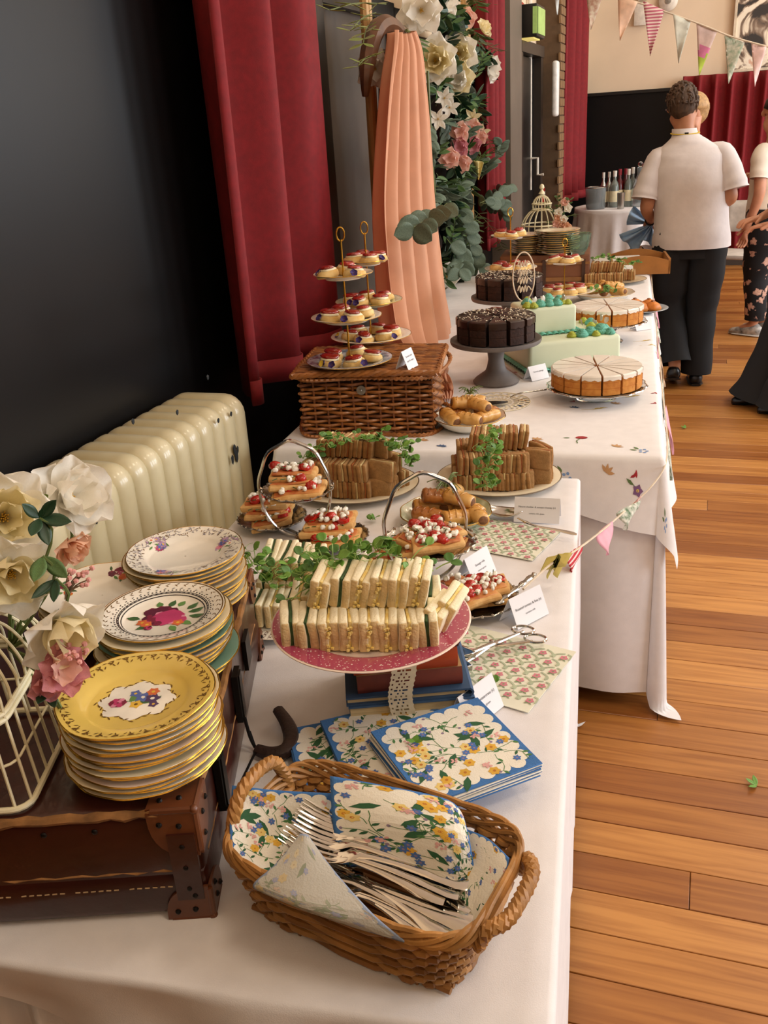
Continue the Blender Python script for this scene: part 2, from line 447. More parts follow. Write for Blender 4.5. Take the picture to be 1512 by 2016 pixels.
t = thing('smoke_detector', 'round white detector on the cream back wall', 'detector', q)
MB().lathe([(0, .05), (.06, .045), (.09, .02), (.09, 0)], 20).build('housing', M('box_white', 'e5dccb', .5), t, rot=(rad(90), 0, 0))
MB().lathe([(0, .06), (.03, .055), (.03, .04)], 12).build('lens', M('grey_plastic', '8f877a', .4), t, rot=(rad(90), 0, 0))

# ------------------------------------------------------------------ curtains
redc = M('red_curtain', '7c0d15', .8, var=.12, scale=40, bump=.15, bscale=900)
def curtain(name, label, pts, z0, z1, folds, amp, mat=redc, nu=90, nv=14, hem=True):
    p0, p1 = V(pts[0]), V(pts[1]); d = p1-p0; nrm = V((-d.y, d.x, 0)).normalized()
    t = thing(name, label, 'curtain', (p0.x, p0.y, z0), group='red curtains of the hall')
    def fn(u, v, off=0):
        a = amp*(.75+.35*v)
        s_ = sin(2*PI*folds*u+.9*sin(3*u+1)+.3*sin(7*u+v))
        w_ = a*s_+a*.25*sin(4*PI*folds*u+1)
        return d*u+V((0, 0, (z1-z0)*v))-nrm*w_+nrm*off
    MB().sheet(fn, nu, nv, thick=.004).build('fabric', mat, t, ang=0)
    if hem: MB().sheet(lambda u, v: fn(u, v*.022-.003, -.0012), nu, 1, thick=-.0066).build('hem', mat, t, ang=0)
    return t
c = curtain('curtain', 'red curtain in wide folds beside the cream radiator', ((-1.36, 2.47, 0), (-1.36, 3.32, 0)), .79, 4.3, 2.6, .085)
curtain('curtain', 'red curtain behind the flower garland of the arch', ((-1.38, PX(943, 300, -1.38).y, 0), (-1.38, PX(984, 300, -1.38).y, 0)), .79, 4.3, 3.4, .06)
curtain('curtain', 'red curtain by the brick pier left of the drinks table', ((-1.33, 8.95, 0), (-1.22, 10.1, 0)), .8, 4.3, 4, .07)
a = PY(1345, 155, FARY-.12); b = PY(1640, 140, FARY-.12)
curtain('curtain', 'long red curtain across the back wall under the painting', ((a.x, a.y, 0), (2.4, a.y, 0)), .15, 1.85, 18, .05, nu=220)
# painting on back wall (generic dark and pale brushwork)
def blotch(name):
    m = bpy.data.materials.new(name); m.use_nodes = True; N = m.node_tree.nodes; L = m.node_tree.links; b = N['Principled BSDF']
    tc = N.new('ShaderNodeTexCoord'); n = N.new('ShaderNodeTexNoise'); n.inputs['Scale'].default_value = 2.6; n.inputs['Detail'].default_value = 5; n.inputs['Distortion'].default_value = 1.8
    L.new(tc.outputs['Object'], n.inputs[0]); cr = N.new('ShaderNodeValToRGB'); e = cr.color_ramp.elements
    cr.color_ramp.elements.remove(e[1])
    for p_, h in ((0, '2b2624'), (.42, '35302c'), (.46, '8a7461'), (.5, 'efe3cb'), (.58, 'f3ead6'), (.64, 'd8a98c'), (.72, 'e5c9a4')):
        x = e.new(p_); x.color = (*lin(h), 1)
    L.new(n.outputs[0], cr.inputs[0]); L.new(cr.outputs[0], b.inputs['Base Color']); b.inputs['Roughness'].default_value = .6
    return m
q0 = PY(1442, 148, FARY-.05)
t = thing('canvas_painting', 'large abstract painting in black, cream and pink on the back wall', 'painting', (q0.x, FARY-.01, 1.88))
MB().box((.8, -.02, .75), (1.6, .04, 1.5)).build('canvas', blotch('painting_brushwork'), t, smooth=False)
MB().box((.8, -.02, -.012), (1.64, .06, .024)).box((-.012, -.02, .75), (.024, .06, 1.54)).build('frame', M('frame_cream', 'd8c8ae', .5), t, smooth=False)
# ------------------------------------------------------------------ radiators
radm = M('cream_enamel', 'd9cfae', .28, var=.10, scale=5, coat=.3, h2='c9b88c')
chip = M('paint_chip_dark', '1d2022', .8)
def rad_section(dep, h, th):
    def outline(ins):
        d, hh, rr = dep/2-ins, h-ins, .055-ins*.5
        pts = []
        for cx, cz, a0 in ((d-rr, hh-rr, 0), (-d+rr, hh-rr, 90), (-d+rr, ins+rr, 180), (d-rr, ins+rr, 270)):
            for k in range(6):
                a = rad(a0+k*18); pts.append((cx+rr*cos(a), cz+rr*sin(a)))
        return pts
    m = MB(); vs = []
    st = ((-th/2, .022), (-th*.42, .009), (-th*.2, .001), (0, 0), (th*.2, .001), (th*.42, .009), (th/2, .022))
    for yy, ins in st: vs += [(x, yy, z) for x, z in outline(ins)]
    n = 24; fs = [(i*n+j, (i+1)*n+j, (i+1)*n+(j+1) % n, i*n+(j+1) % n) for i in range(len(st)-1) for j in range(n)]
    fs += [tuple(range(n)), tuple((len(st)-1)*n+j for j in range(n-1, -1, -1))]
    return m.add(vs, fs).mesh('section', radm, ang=0)
t = thing('column_radiator', 'cream painted column radiator with chipped paint on the black wall', 'radiator', (-1.335, 2.28, .08))
sec = rad_section(.235, .80, .072)
for i in range(24): put('section', sec, t, (0, -.033-i*.0645, 0))
chipme = MB().blob((0, 0, 0), .006, 1, .3, 7, sq=(.25, 1, 1.3)).mesh('paint_chip', chip)
for px, py in ((242, 1124), (358, 1043), (262, 830), (409, 743), (349, 812), (430, 828), (455, 815), (166, 964), (190, 1026)):
    q = PX(px, py, -1.214); put('paint_chip', chipme, t, q-t.location)
for px, py, s_ in ((462, 885, 2.2), (466, 898, 2.6), (458, 905, 2), (468, 885, 1.5)):
    q = PX(px, py, -1.214); put('paint_chip', chipme, t, q-t.location, scale=(1, s_*.6, s_))
t = thing('column_radiator', 'second pale radiator half hidden behind the flower arch', 'radiator', (-1.425, 5.78, .08))
sec2 = rad_section(.08, .72, .05)
for i in range(16): put('section', sec2, t, (0, -.03-i*.046, -.0))

# ------------------------------------------------------------------ tables and cloths
white = M('white_cotton', 'e6e2e2', .85, var=.03, scale=30, bump=.12, bscale=700, sheen=.1)
linen = M('white_linen_embroidered', 'ece9e8', .85, var=.03, scale=30, bump=.1, bscale=800, sheen=.1)
legm = M('table_leg_grey', '6d6d6f', .4, .6)
topm = M('table_top_board', 'b79a75', .6)
class Frame:
    def __init__(s, O, ang, W, L, z): s.O = V((O[0], O[1], 0)); s.a = ang; s.r = V((cos(ang), sin(ang), 0)); s.e = V((-sin(ang), cos(ang), 0)); s.W, s.L, s.z = W, L, z
    def __call__(s, u, v, z=None): return s.O+s.r*u+s.e*v+V((0, 0, s.z if z is None else z))
F1 = Frame((-.848, .5325), rad(6.27), .76, 1.5, .74)
F2 = Frame((-1.10, 2.22), rad(4.2), 1.03, 3.32, .74)
def table(F, label):
    t = thing('trestle_table', label, 'table', F.O, rz(F.a))
    MB().box((F.W/2, F.L/2, F.z-.018), (F.W-.01, F.L-.01, .026)).build('tabletop', topm, t, smooth=False)
    lg = MB().tube([(0, 0, 0), (0, 0, F.z-.03)], .014, 8).mesh('leg', legm)
    for u in (.08, F.W-.08):
        for v in (.15, F.L-.15): put('leg', lg, t, (u, v, 0))
    return t
table(F1, 'trestle table under the near white cloth, holding plates and sandwiches')
table(F2, 'trestle table under the embroidered cloth, holding the cakes')
class Cloth:
    def __init__(s, F, up, ov, hem, amp=.02, freq=22, flare=.05, rr=.012, ph=0, wr=.0012, near=0):
        s.near = near
        s.F, s.up, s.ov, s.hem, s.amp, s.freq, s.flare, s.rr, s.ph, s.wr = F, up, ov, hem, amp, freq, flare, rr, ph, wr
    def __call__(s, u, v, lift=0):
        F = s.F; cu = max(0, min(F.W, u)); cv = max(0, min(F.L, v)); du, dv = u-cu, v-cv
        z = F.z+s.up
        if du == 0 and dv == 0:
            n_ = noise.noise(V((u*4, v*4, s.ph)))*s.wr
            return F(u, v, z+max(-.0005, n_)+lift)
        # hanging length, scaled so that the hem follows hem(side, position)
        lu = s.hem('r' if du > 0 else 'l', cv)*abs(du)/(s.ov[1] if du > 0 else s.ov[0]) if du else 0
        lv = s.hem('f' if dv > 0 else 'n', cu)*abs(dv)/(s.ov[3] if dv > 0 else s.ov[2]) if dv else 0
        hang = max(lu, lv)+.25*min(lu, lv)
        a = math.atan2(dv if dv else 0, du if du else 0)
        d = V((du, dv, 0)).normalized()
        if du and dv:
            x, y = abs(lu), abs(lv); d = V((math.copysign(x, du), math.copysign(y, dv), 0)).normalized(); al = math.atan2(y, x)
            along = (F.L-cv if 0 else cv)*1+cu*1.3+al*.12
            crn = 1+1.6*sin(2*al)
        else:
            along = cv+cu*1.3; crn = 1
        rr = s.rr; q = hang
        if q < rr*PI/2: out = rr*sin(q/rr); dz = rr*(1-cos(q/rr))
        else: out = rr; dz = rr+q-rr*PI/2
        k = min(1, dz/.35)
        if s.near and dv < 0 and not du:
            out += .010*min(1, dz/.06)*(sin(13*cu+9*dz+1)+.6*sin(31*cu-14*dz))*s.near
        out += s.flare*dz*crn+s.amp*k*(sin(s.freq*along+s.ph)+.5*sin(s.freq*2.3*along+1.3+s.ph))+s.amp*k*.9
        zz = z-dz
        if zz < .012: out += (.012-zz)*.4; zz = .012
        p = F(cu, cv, 0)+F.r*(d.x*out)+F.e*(d.y*out); p.z = zz
        return p+((F.r*d.x+F.e*d.y)*lift)
    def build(s, name, mat, res=.022, parent=None):
        F = s.F; U0, U1, V0, V1 = -s.ov[0], F.W+s.ov[1], -s.ov[2], F.L+s.ov[3]
        def axis(a, b, e0, e1):
            xs = []; n = max(1, int((e0-a)/res)); xs += [a+(e0-a)*i/n for i in range(n)]
            for q in (0.0,): pass
            n = max(2, int((e1-e0)/res)); xs += [e0+(e1-e0)*i/n for i in range(n)]
            n = max(1, int((b-e1)/res)); xs += [e1+(b-e1)*i/n for i in range(n+1)]
            for e_, sg in ((e0, -1), (e1, 1)):
                for q in (.006, .012): xs.append(e_+sg*q)
            return sorted(set(round(x, 5) for x in xs))
        us = axis(U0, U1, 0, F.W); vs_ = axis(V0, V1, 0, F.L); w_ = len(us)
        pts = [s(u, v) for v in vs_ for u in us]
        m = MB().add(pts, [(j*w_+i, j*w_+i+1, (j+1)*w_+i+1, (j+1)*w_+i) for j in range(len(vs_)-1) for i in range(w_-1)])
        return m.build(name, mat, parent, ang=0)
# near table: plain cloth; its near hem rises towards the left
def hem1(side, q):
    if side == 'n': return .052+.45*max(0, q-.12)
    return {'l': .6, 'r': .70, 'f': .55}[side]
C1 = Cloth(F1, .0, (.3, .7, .6, .3), hem1, amp=.0042, freq=30, flare=.0, ph=2.2, rr=.009, near=1)
o = C1.build('tablecloth', white); tag(o, 'plain white cloth over the near table with plates and cutlery basket', 'tablecloth')
def skirt(u, v):
    a = 60*u; p = F1(.0+.7*u, .03+.012*sin(a*1.1)+.006*sin(a*2.7), .70-.69*v); return p
o = MB().sheet(skirt, 120, 6, thick=.002).build('under_cloth', white, ang=0); tag(o, 'pleated white under cloth below the near table front', 'tablecloth')
# cake table: plain floor-length cloth and embroidered cloth on top
C2 = Cloth(F2, -.002, (.5, .72, .72, .5), lambda s_, q: {'r': .69, 'n': .69, 'f': .5, 'l': .4}[s_], amp=.009, freq=11, flare=.03, ph=.8)
o = C2.build('tablecloth', white, .03); tag(o, 'plain white floor-length cloth under the embroidered cloth', 'tablecloth')
def hem2(side, q):
    if side == 'n': return .11+.10*max(0, min(1, (q-.55)/.48))**2+.02*sin(9*q)
    if side == 'r': return .25+.06*sin(3.3*q)
    return .2
C3 = Cloth(F2, .003, (.2, .26, .16, .2), hem2, amp=.018, freq=10, flare=.09, ph=2.4, rr=.014)
emb = C3.build('embroidered_tablecloth', linen, .02); tag(emb, 'white linen tablecloth embroidered with small flowers under the cakes', 'tablecloth')
er = [M('thread_red', 'a8232b', .7), M('thread_green', '5f7a45', .7), M('thread_blue', '7f9fcf', .7), M('thread_tan', 'c79a6a', .7), M('thread_navy', '42597d', .7), M('thread_yellow', 'd9b95b', .7), M('thread_purple', '7a567f', .7)]
def uv2(px, py):
    q = P(px, py, .743); d = q-F2.O; return d.dot(F2.r), d.dot(F2.e)
def spray(u, v, kind, s_=1, a=0):
    global pr
    pr = Print(lambda x, y, k: C3(x, y, .0008+k))
    if kind == 'poppy':
        pr.disc(u, v, .014*s_, 0, 9, 1.2, .8); pr.disc(u-.004, v, .006*s_, 0, 7); pr.stem([(u-.004, v-.01), (u-.012, v-.03), (u-.008, v-.05)], .003, 1); pr.leaf(u-.03, v-.005, PI, .02, .008, 1)
    elif kind == 'blue':
        for i in range(5): pr.disc(u+.009*cos(i*1.257), v+.012*sin(i*1.257), .0045*s_, 2, 6)
        pr.leaf(u-.012, v+.012, 2.2, .022, .009, 1); pr.leaf(u-.016, v+.004, 2.9, .02, .008, 1)
    elif kind == 'tan':
        for i in range(4): pr.leaf(u, v, a+i*.7, .022*s_, .009, 3)
    elif kind == 'navy':
        for i in range(5): pr.leaf(u, v, a+PI*i/5, .018*s_, .009, 4)
    elif kind == 'wheat':
        for i in range(5): pr.leaf(u+i*.007, v+i*.004, .3+.5*(i % 2), .02*s_, .006, 5)
        pr.stem([(u-.03, v-.008), (u+.03, v+.01)], .002, 5)
    elif kind == 'purple':
        pr.flower(u, v, .014*s_, 5, 6, 5); pr.leaf(u-.012, v+.01, 2.5, .022, .008, 1); pr.stem([(u, v), (u-.02, v+.02)], .002, 1)
    elif kind == 'red':
        for i in range(3): pr.leaf(u+i*.008, v, .5+i*.6, .018, .006, 0)
    pr.build('embroidered_spray', er, emb)
for px, py, kd in ((1145, 862, 'poppy'), (1212, 880, 'tan'), (1267, 888, 'blue'), (868, 880, 'navy'), (1055, 866, 'tan'), (1281, 775, 'red'), (1280, 795, 'red'), (1120, 792, 'red'), (1130, 803, 'navy'), (1165, 806, 'wheat'), (1230, 782, 'wheat'), (1210, 795, 'tan'),
                   (1275, 680, 'wheat'), (1262, 672, 'wheat'), (1290, 690, 'wheat'), (1025, 790, 'tan'), (930, 770, 'navy'), (1000, 735, 'poppy'), (830, 868, 'tan'), (1020, 800, 'navy'), (700, 868, 'red')):
    u, v = uv2(px, py); spray(u, v, kd)
for u, v, kd in ((.98, -.075, 'purple'), (.80, -.07, 'blue'), (.90, -.045, 'tan'), (.96, -.05, 'red'), (.62, -.06, 'red'), (1.09, .15, 'wheat'), (1.13, .4, 'red'), (1.1, .75, 'wheat'), (1.14, .6, 'tan'), (1.12, 1.2, 'blue'), (1.12, -.12, 'blue'), (.25, -.06, 'poppy')):
    spray(u, v, kd)

# ------------------------------------------------------------------ table bunting
strn = M('string_cream', 'd8c8b0', .8)
bt = thing('table_bunting', 'cord bunting with small flags strung along the cake table edge', 'bunting', (0, 0, 0))
hemp = [C3(F2.W+.26, v)+F2.r*.006+V((0, 0, .004)) for v in (3.0, 2.6, 2.2, 1.8, 1.4, 1.0, .7, .4, .15)]
hemp = [C3(F2.W+.03+.006*(i % 2), v)+F2.r*.008+V((0, 0, .006)) for i, v in enumerate((3.0, 2.6, 2.2, 1.8, 1.4, 1.0, .7, .4, .15))]
free = [PY(1310, 915, 2.29), PY(1285, 955, 2.2), PY(1240, 998, 2.1), PY(1185, 1045, 1.84), PY(1130, 1086, 1.64), PY(1088, 1108, 1.54), PY(1030, 1160, 1.42)]
MB().tube(smooth_path(hemp+free, 5), .0022, 6).build('cord', strn, bt)
strp = bpy.data.materials.new('red_stripe_cotton'); strp.use_nodes = True
N = strp.node_tree.nodes; L = strp.node_tree.links
tc = N.new('ShaderNodeTexCoord'); wv = N.new('ShaderNodeTexWave'); wv.bands_direction = 'Z'; wv.inputs['Scale'].default_value = 55
cr = N.new('ShaderNodeValToRGB'); cr.color_ramp.elements[0].color = (*lin('b81f2f'), 1); cr.color_ramp.elements[1].color = (*lin('e8c9c4'), 1); cr.color_ramp.elements[0].position = .62; cr.color_ramp.elements[1].position = .75
L.new(tc.outputs['Object'], wv.inputs[0]); L.new(wv.outputs[0], cr.inputs[0]); L.new(cr.outputs[0], N['Principled BSDF'].inputs['Base Color']); N['Principled BSDF'].inputs['Roughness'].default_value = .8
pinkc = M('pink_cotton', 'e3a6b4', .8); yell = M('yellow_ribbon', 'f3e9a2', .7, transl=.45); flor = M('floral_cotton', 'e9e6da', .8, h2='5f7a58', scale=90)
def tri_flag(mb, a, b, tip, n=6, wob=.004, ph=0):
    a, b, tip = V(a), V(b), V(tip); nr = (b-a).cross(tip-a).normalized()
    def fn(u, v):
        p = (a.lerp(b, u)).lerp(tip, v*.985); return p+nr*wob*sin(5*v+ph+3*u)
    return mb.sheet(fn, n, 8, thick=.0012)
def flag(name, a, b, tip, mat, parent, ph=0, wob=.004):
    return tri_flag(MB(), a, b, tip, ph=ph, wob=wob).build(name, mat, parent, ang=0)
flag('flag', PY(1118, 1092, 1.60), PY(1148, 1072, 1.70), PY(1122, 1128, 1.60), strp, bt)
flag('flag', PY(1172, 1054, 1.80), PY(1206, 1026, 1.93), PY(1196, 1094, 1.84), pinkc, bt)
flag('flag', PY(1218, 1012, 2.02), PY(1256, 985, 2.12), PY(1232, 1045, 2.05), flor, bt, 1, .008)
flag('flag', PY(1240, 1000, 2.1), PY(1262, 975, 2.14), PY(1240, 1020, 2.08), M('red_floral_cotton', 'b34a56', .8, h2='e8e2d2', scale=60), bt, 2, .006)
m = MB()
for dx, dy, w_ in ((-12, 6, .008), (6, 12, .009), (14, -3, .007), (-4, 14, .008)):
    a = PY(1092, 1104, 1.54); b = PY(1090+dx*2.0, 1106+dy*1.5, 1.54)
    m.sheet(lambda u, v: a.lerp(b, v)+V((.4, 0, 1))*(u-.5)*.03+V((.003*sin(7*v), 0, 0)), 3, 6, thick=.0008)
m.build('ribbon_bow', yell, bt, ang=0)
for i, v in enumerate((.2, .45, .75, 1.05, 1.4, 1.8, 2.3)):
    a = C3(F2.W+.033, v)+F2.r*.010; b = C3(F2.W+.033, v+.1)+F2.r*.010; tp = C3(F2.W+.15, v+.04)+F2.r*.012
    flag('flag', a, b, tp, [flor, pinkc, flor, M('tan_cotton', 'cbb49a', .8, h2='a77f5d', scale=60), pinkc, flor, pinkc][i], bt, i)
# bunting high across the room
hb = thing('hanging_bunting', 'patchwork bunting strung across the hall in front of the back wall', 'bunting', (0, 0, 0))
line = [(1085, -70), (1150, -40), (1215, -8), (1265, 8), (1330, 30), (1390, 52), (1440, 72), (1512, 92), (1600, 115)]
DY = 6.9
MB().tube(smooth_path([PY(x, y, DY) for x, y in line], 5), .006, 6).build('cord', strn, hb)
fl_ = [((1085, -60), (1105, -30), (1097, 30), M('pale_blue_cotton', 'cfd8d6', .8)), ((1150, -42), (1192, -20), (1163, 60), M('ditsy_cotton', 'd9cdb4', .8, h2='b98d76', scale=45)), ((1216, -8), (1256, 4), (1220, 82), M('peach_cotton', 'e8c2a4', .8)),
       ((1266, 2), (1308, 20), (1280, 112), 'stripe'), ((1325, 28), (1360, 42), (1336, 126), M('pale_green_cotton', 'd4d6c6', .8)), ((1371, 46), (1412, 62), (1376, 150), 'panel'), ((1426, 68), (1466, 84), (1434, 166), M('green_ditsy_cotton', 'd8d6c4', .8, h2='8fa48a', scale=45)), ((1479, 84), (1509, 92), (1486, 172), M('pale_pink_cotton', 'ecccc6', .8))]
st2 = strp.copy(); st2.name = 'pink_stripe_cotton'
for n_ in st2.node_tree.nodes:
    if n_.type == 'TEX_WAVE': n_.inputs['Scale'].default_value = 17
    if n_.type == 'VALTORGB': n_.color_ramp.elements[0].color = (*lin('c06478'), 1); n_.color_ramp.elements[1].color = (*lin('ecd3c8'), 1); n_.color_ramp.elements[0].position = .45; n_.color_ramp.elements[1].position = .6
for i, (a, b, c_, mt) in enumerate(fl_):
    A, B, T_ = PY(*a, DY), PY(*b, DY), PY(*c_, DY)
    if mt == 'stripe': flag('flag', A, B, T_, st2, hb, i, .012)
    elif mt == 'panel':
        o = tri_flag(MB(), A, B, T_, wob=.008)
        me = o.mesh('flag', [M('voile_pink', 'dcc4bc', .8), M('hot_pink_cotton', 'd67fa4', .8), M('lime_cotton', 'a9bf45', .8)], ang=0)
        zs = [p.center.z for p in me.polygons]; z1, z0 = max(zs), min(zs)
        for p in me.polygons:
            k = (z1-p.center.z)/(z1-z0); p.material_index = 0 if k < .45 else (1 if k < .62 else 2)
        put('flag', me, hb)
    else: flag('flag', A, B, T_, mt, hb, i, .012)
# ------------------------------------------------------------------ suitcase
TZ = .7415
leath = M('brown_leather', '3a150c', .34, var=.35, scale=9, bump=.15, bscale=70, coat=.25)
leath2 = M('corner_leather', '643519', .42, var=.25, scale=14, bump=.12, bscale=50, coat=.2)
worn = M('worn_tan_edge', '94683a', .8, var=.4, scale=40, bump=.3, bscale=80)
iron = M('dark_iron', '2b2724', .45, .8, var=.2)
SA = rad(20); SW, SD, SH = .43, .575, .148
S0 = V((-.478, .665, TZ))             # front right foot corner
def SU(u, v, z=0): return S0+V((cos(SA), sin(SA), 0))*(u)+V((-sin(SA), cos(SA), 0))*v+V((0, 0, z))
t = thing('suitcase', 'worn brown leather suitcase holding the stacks of plates', 'suitcase', S0, rz(SA))
MB().rbox((-SW/2, SD/2, SH*.5), (SW, SD, SH), .012, seg=3).build('body', leath, t)
MB().rbox((-SW/2, SD/2, SH*.235), (SW+.005, SD+.005, SH*.40), .01, seg=2).build('lower_shell', leath, t)
ew = MB()
for k, (a, b) in enumerate((((-SW+.01, .002), (-.03, .002)), ((-.002, .03), (-.002, SD-.03)))):
    n = 26
    for zz, rr in ((SH-.004, .0062), (SH*.44, .0032)):
        pts = [(a[0]+(b[0]-a[0])*i/n, a[1]+(b[1]-a[1])*i/n, zz+.0012*sin(i*2.1+k)) for i in range(n+1)]
        ew.tube(pts, [rr*(.55+.5*abs(sin(i*1.7+k))) for i in range(n+1)], 6)
ew.build('worn_edge', worn, t)
# stitched seams
sm = MB()
for i in range(46):
    x = -SW+.012+i*.0086
    if i % 7 != 3: sm.box((x, -.0032, SH*.31), (.0052, .001, .0011), RY(rnd(-.1, .1)))
sm.build('stitching', M('stitch_thread', 'b99a72', .8), t, smooth=False)
def corner(dx, dy, top):
    m = MB(); sx, sy = dx, dy
    r_ = .036
    # quarter-sphere-ish leather cap wrapped on a box corner
    def fn(u, v):
        a = u*PI/2; b = v*PI/2
        d = V((cos(a)*cos(b), sin(a)*cos(b), sin(b)))
        k = max(d.x, d.y, d.z); q = d/k
        q = q*.7+d.normalized()*1.25*.3
        return V((sx*(q.x-1)*.5*.075+sx*.0035, sy*(q.y-1)*.5*.075+sy*.0035, ((q.z-1)*.5*.075+.0035)*(1 if top else -1)))
    return m.sheet(fn, 10, 10)
def cap(loc, sx, sy, top, l=.05, h=.062):
    # three plates meeting at the corner, rounded outline, slightly proud
    m = MB(); th = .0035; zs = -1 if top else 1
    pts = [(0, 0)]+[(l*cos(a)**.7 if cos(a) > 0 else 0, l*sin(a)**.7 if sin(a) > 0 else 0) for a in (PI/2*i/8 for i in range(9))]
    for ax in range(3):
        vs = []
        for off in (0, th):
            for p, q in pts:
                if ax == 0: vs.append((-sx*p, sy*off, zs*q*h/l))
                elif ax == 1: vs.append((sx*off, -sy*p, zs*q*h/l))
                else: vs.append((-sx*p, -sy*q, -zs*off))
        n = len(pts)
        m.add(vs, [tuple(range(n)), tuple(range(2*n-1, n-1, -1))]+[(i, (i+1) % n, n+(i+1) % n, n+i) for i in range(n)])
    m.blob((0, 0, 0), .0055, 0, 0, 10)
    m.tube([(0, 0, 0), (-sx*l*.9, 0, 0)], .0042, 8); m.tube([(0, 0, 0), (0, -sy*l*.9, 0)], .0042, 8); m.tube([(0, 0, 0), (0, 0, zs*h*.9)], .0042, 8)
    c = m.build('corner_cap', leath2, t, loc)
    rv = MB()
    for p, q in ((.35, .3), (.75, .25), (.3, .75)):
        rv.blob((-sx*l*p, sy*th, zs*h*q), .0035, 0, 0, 8); rv.blob((sx*th, -sy*l*p, zs*h*q), .0035, 0, 0, 8)
        if top: rv.blob((-sx*l*p, -sy*l*q, th), .0035, 0, 0, 8)
    rv.build('rivet', iron, c)
    return c
cap((0, 0, SH), 1, -1, True, .052, .06); cap((0, SD, SH), 1, 1, True, .05, .05)
cap((.002, -.002, 0), 1, -1, False, .05, .045); cap((.002, SD, 0), 1, 1, False, .04, .04)
MB().box((-.018, -.0045, SH*.5), (.03, .004, SH*.62)).build('corner_strap', leath, t, smooth=False)
rv = MB()
for i in range(6): rv.blob((-.11-i*.055, -.001, SH*.86), .0036, 0, 0, 8, sq=(1, .5, 1))
for i in range(3): rv.blob((-.018, -.0068, SH*(.3+.2*i)), .003, 0, 0, 8, sq=(1, .6, 1))
rv.build('rivet', iron, t)
for v in (.30, .12):        # hasps hanging on the latch side
    hs = MB().box((.006, v, SH*.62), (.008, .03, .075)).box((.010, v, SH*.62), (.004, .018, .07)).build('hasp', iron, t, smooth=False)
    MB().tube(smooth_path([(.012, v-.012, .06), (.016, v-.014, .03), (.02, v-.012, .012), (.018, v-.004, .008), (.014, v-.003, .03)], 4), .0026, 6).build('hook', iron, hs)
MB().box((.004, .42, SH*.62), (.006, .04, .05)).build('lock_plate', iron, t, smooth=False)
# broken leather handle lying on the cloth
hp = [P(548, 1398, TZ+.016), P(566, 1425, TZ+.018), P(574, 1455, TZ+.016), P(562, 1478, TZ+.012), P(535, 1484, TZ+.010), P(505, 1476, TZ+.010)]
o = thing('leather_handle', 'curved brown leather suitcase handle lying on the white cloth', 'handle', hp[2])
MB().tube(smooth_path([p-hp[2] for p in hp], 5), [.009+.003*sin(i/25*PI) for i in range(26)], 8, flat=.8).build('grip', M('handle_leather', '2e1b14', .5, var=.3, scale=40, bump=.3, bscale=150), o)
MB().tube([hp[5]-hp[2], SU(.012, .2, .02)-hp[2]], .002, 6).build('wire', iron, o)

# ------------------------------------------------------------------ china plates
def scal(n, a): return lambda t_, i: 1+a*cos(n*t_)
def plate_prof(R): return [(.001, .002), (R*.55, .002), (R*.57, 0), (R*.61, 0), (R*.64, .004), (R*.72, .0075), (R, .0135), (R*1.003, .0148), (R*.99, .0158), (R*.72, .0105), (R*.66, .0075), (R*.60, .0045), (.001, .0042)]
def plate_z(R):
    pf = [(0, .0042), (R*.60, .0045), (R*.66, .0075), (R*.72, .0105), (R*.99, .0158)]
    def z(r):
        for (a, za), (b, zb) in zip(pf[:-1], pf[1:]):
            if r <= b: return za+(zb-za)*(r-a)/(b-a)
        return .0158
    return z
china = M('china_cream', 'efe3c4', .16, var=.03, coat=.5)
chinaw = M('china_white', 'ece6d8', .14, var=.03, coat=.5)
chinat = M('china_teal', '7fa79a', .18, var=.05, coat=.5)
chinap = M('china_pale_pink', 'e8d3c4', .16, var=.04, coat=.5)
chinay = M('china_yellow', 'dfc060', .18, var=.04, coat=.5)
gold = M('gilt', 'c79a3c', .22, .9, var=.15, scale=60)
silverm = M('silver', 'cfcbc4', .16, 1, var=.08, scale=30)
PM = {}
def plate_mesh(R, mat, sc_n, sc_a):
    k = (R, mat.name, sc_n)
    if k not in PM:
        PM[k] = MB().lathe(plate_prof(R), 56, rmod=lambda a, i: 1+(sc_a*cos(sc_n*a) if i in (6, 7, 8) else 0)).mesh('plate', mat, ang=50)
        PM[k+('rim',)] = MB().tube([(R*1.001*(1+sc_a*cos(sc_n*a))*cos(a), R*1.001*(1+sc_a*cos(sc_n*a))*sin(a), .0149) for a in (2*PI*i/56 for i in range(56))], .0011, 5, True).mesh('gilt_rim', gold)
    return PM[k], PM[k+('rim',)]
def plate(R, mat, loc, label, group, sc_n=12, sc_a=.006, rot=0, rim=True, tilt=(0, 0)):
    a, b = plate_mesh(R, mat, sc_n, sc_a)
    t = thing('china_plate', label, 'plate', loc, (tilt[0], tilt[1], rot), group)
    put('dish', a, t)
    if rim: put('gilt_rim', b, t)
    return t
ORD = ['topmost', 'second', 'third', 'fourth', 'fifth', 'sixth', 'seventh', 'eighth', 'ninth', 'tenth', 'eleventh', 'twelfth', 'thirteenth', 'fourteenth', 'fifteenth']
def stack(cx, cy, z0, n, R, kinds, where, group, pitch=.0061, top=None, wob=.006):
    last = None
    for i in range(n):
        mat, sn, sa, rs = kinds[i % len(kinds)]
        if i == n-1 and top: mat, sn, sa, rs = top
        lab = '%s plate from the top of %s' % (ORD[min(n-1-i, 14)], where)
        if i == 0: lab = 'bottom china plate of %s' % where
        if i == n-1: lab = 'top plate'
        x, y = cx+rnd(-wob, wob), cy+rnd(-wob, wob)
        if i == n-1: x, y = cx, cy
        last = plate(R*rs, mat, (x, y, z0+i*pitch), lab, group, sn, sa, rnd(0, 6), tilt=(rnd(-.008, .008), rnd(-.008, .008)))
    return last
ST = TZ+SH+.003
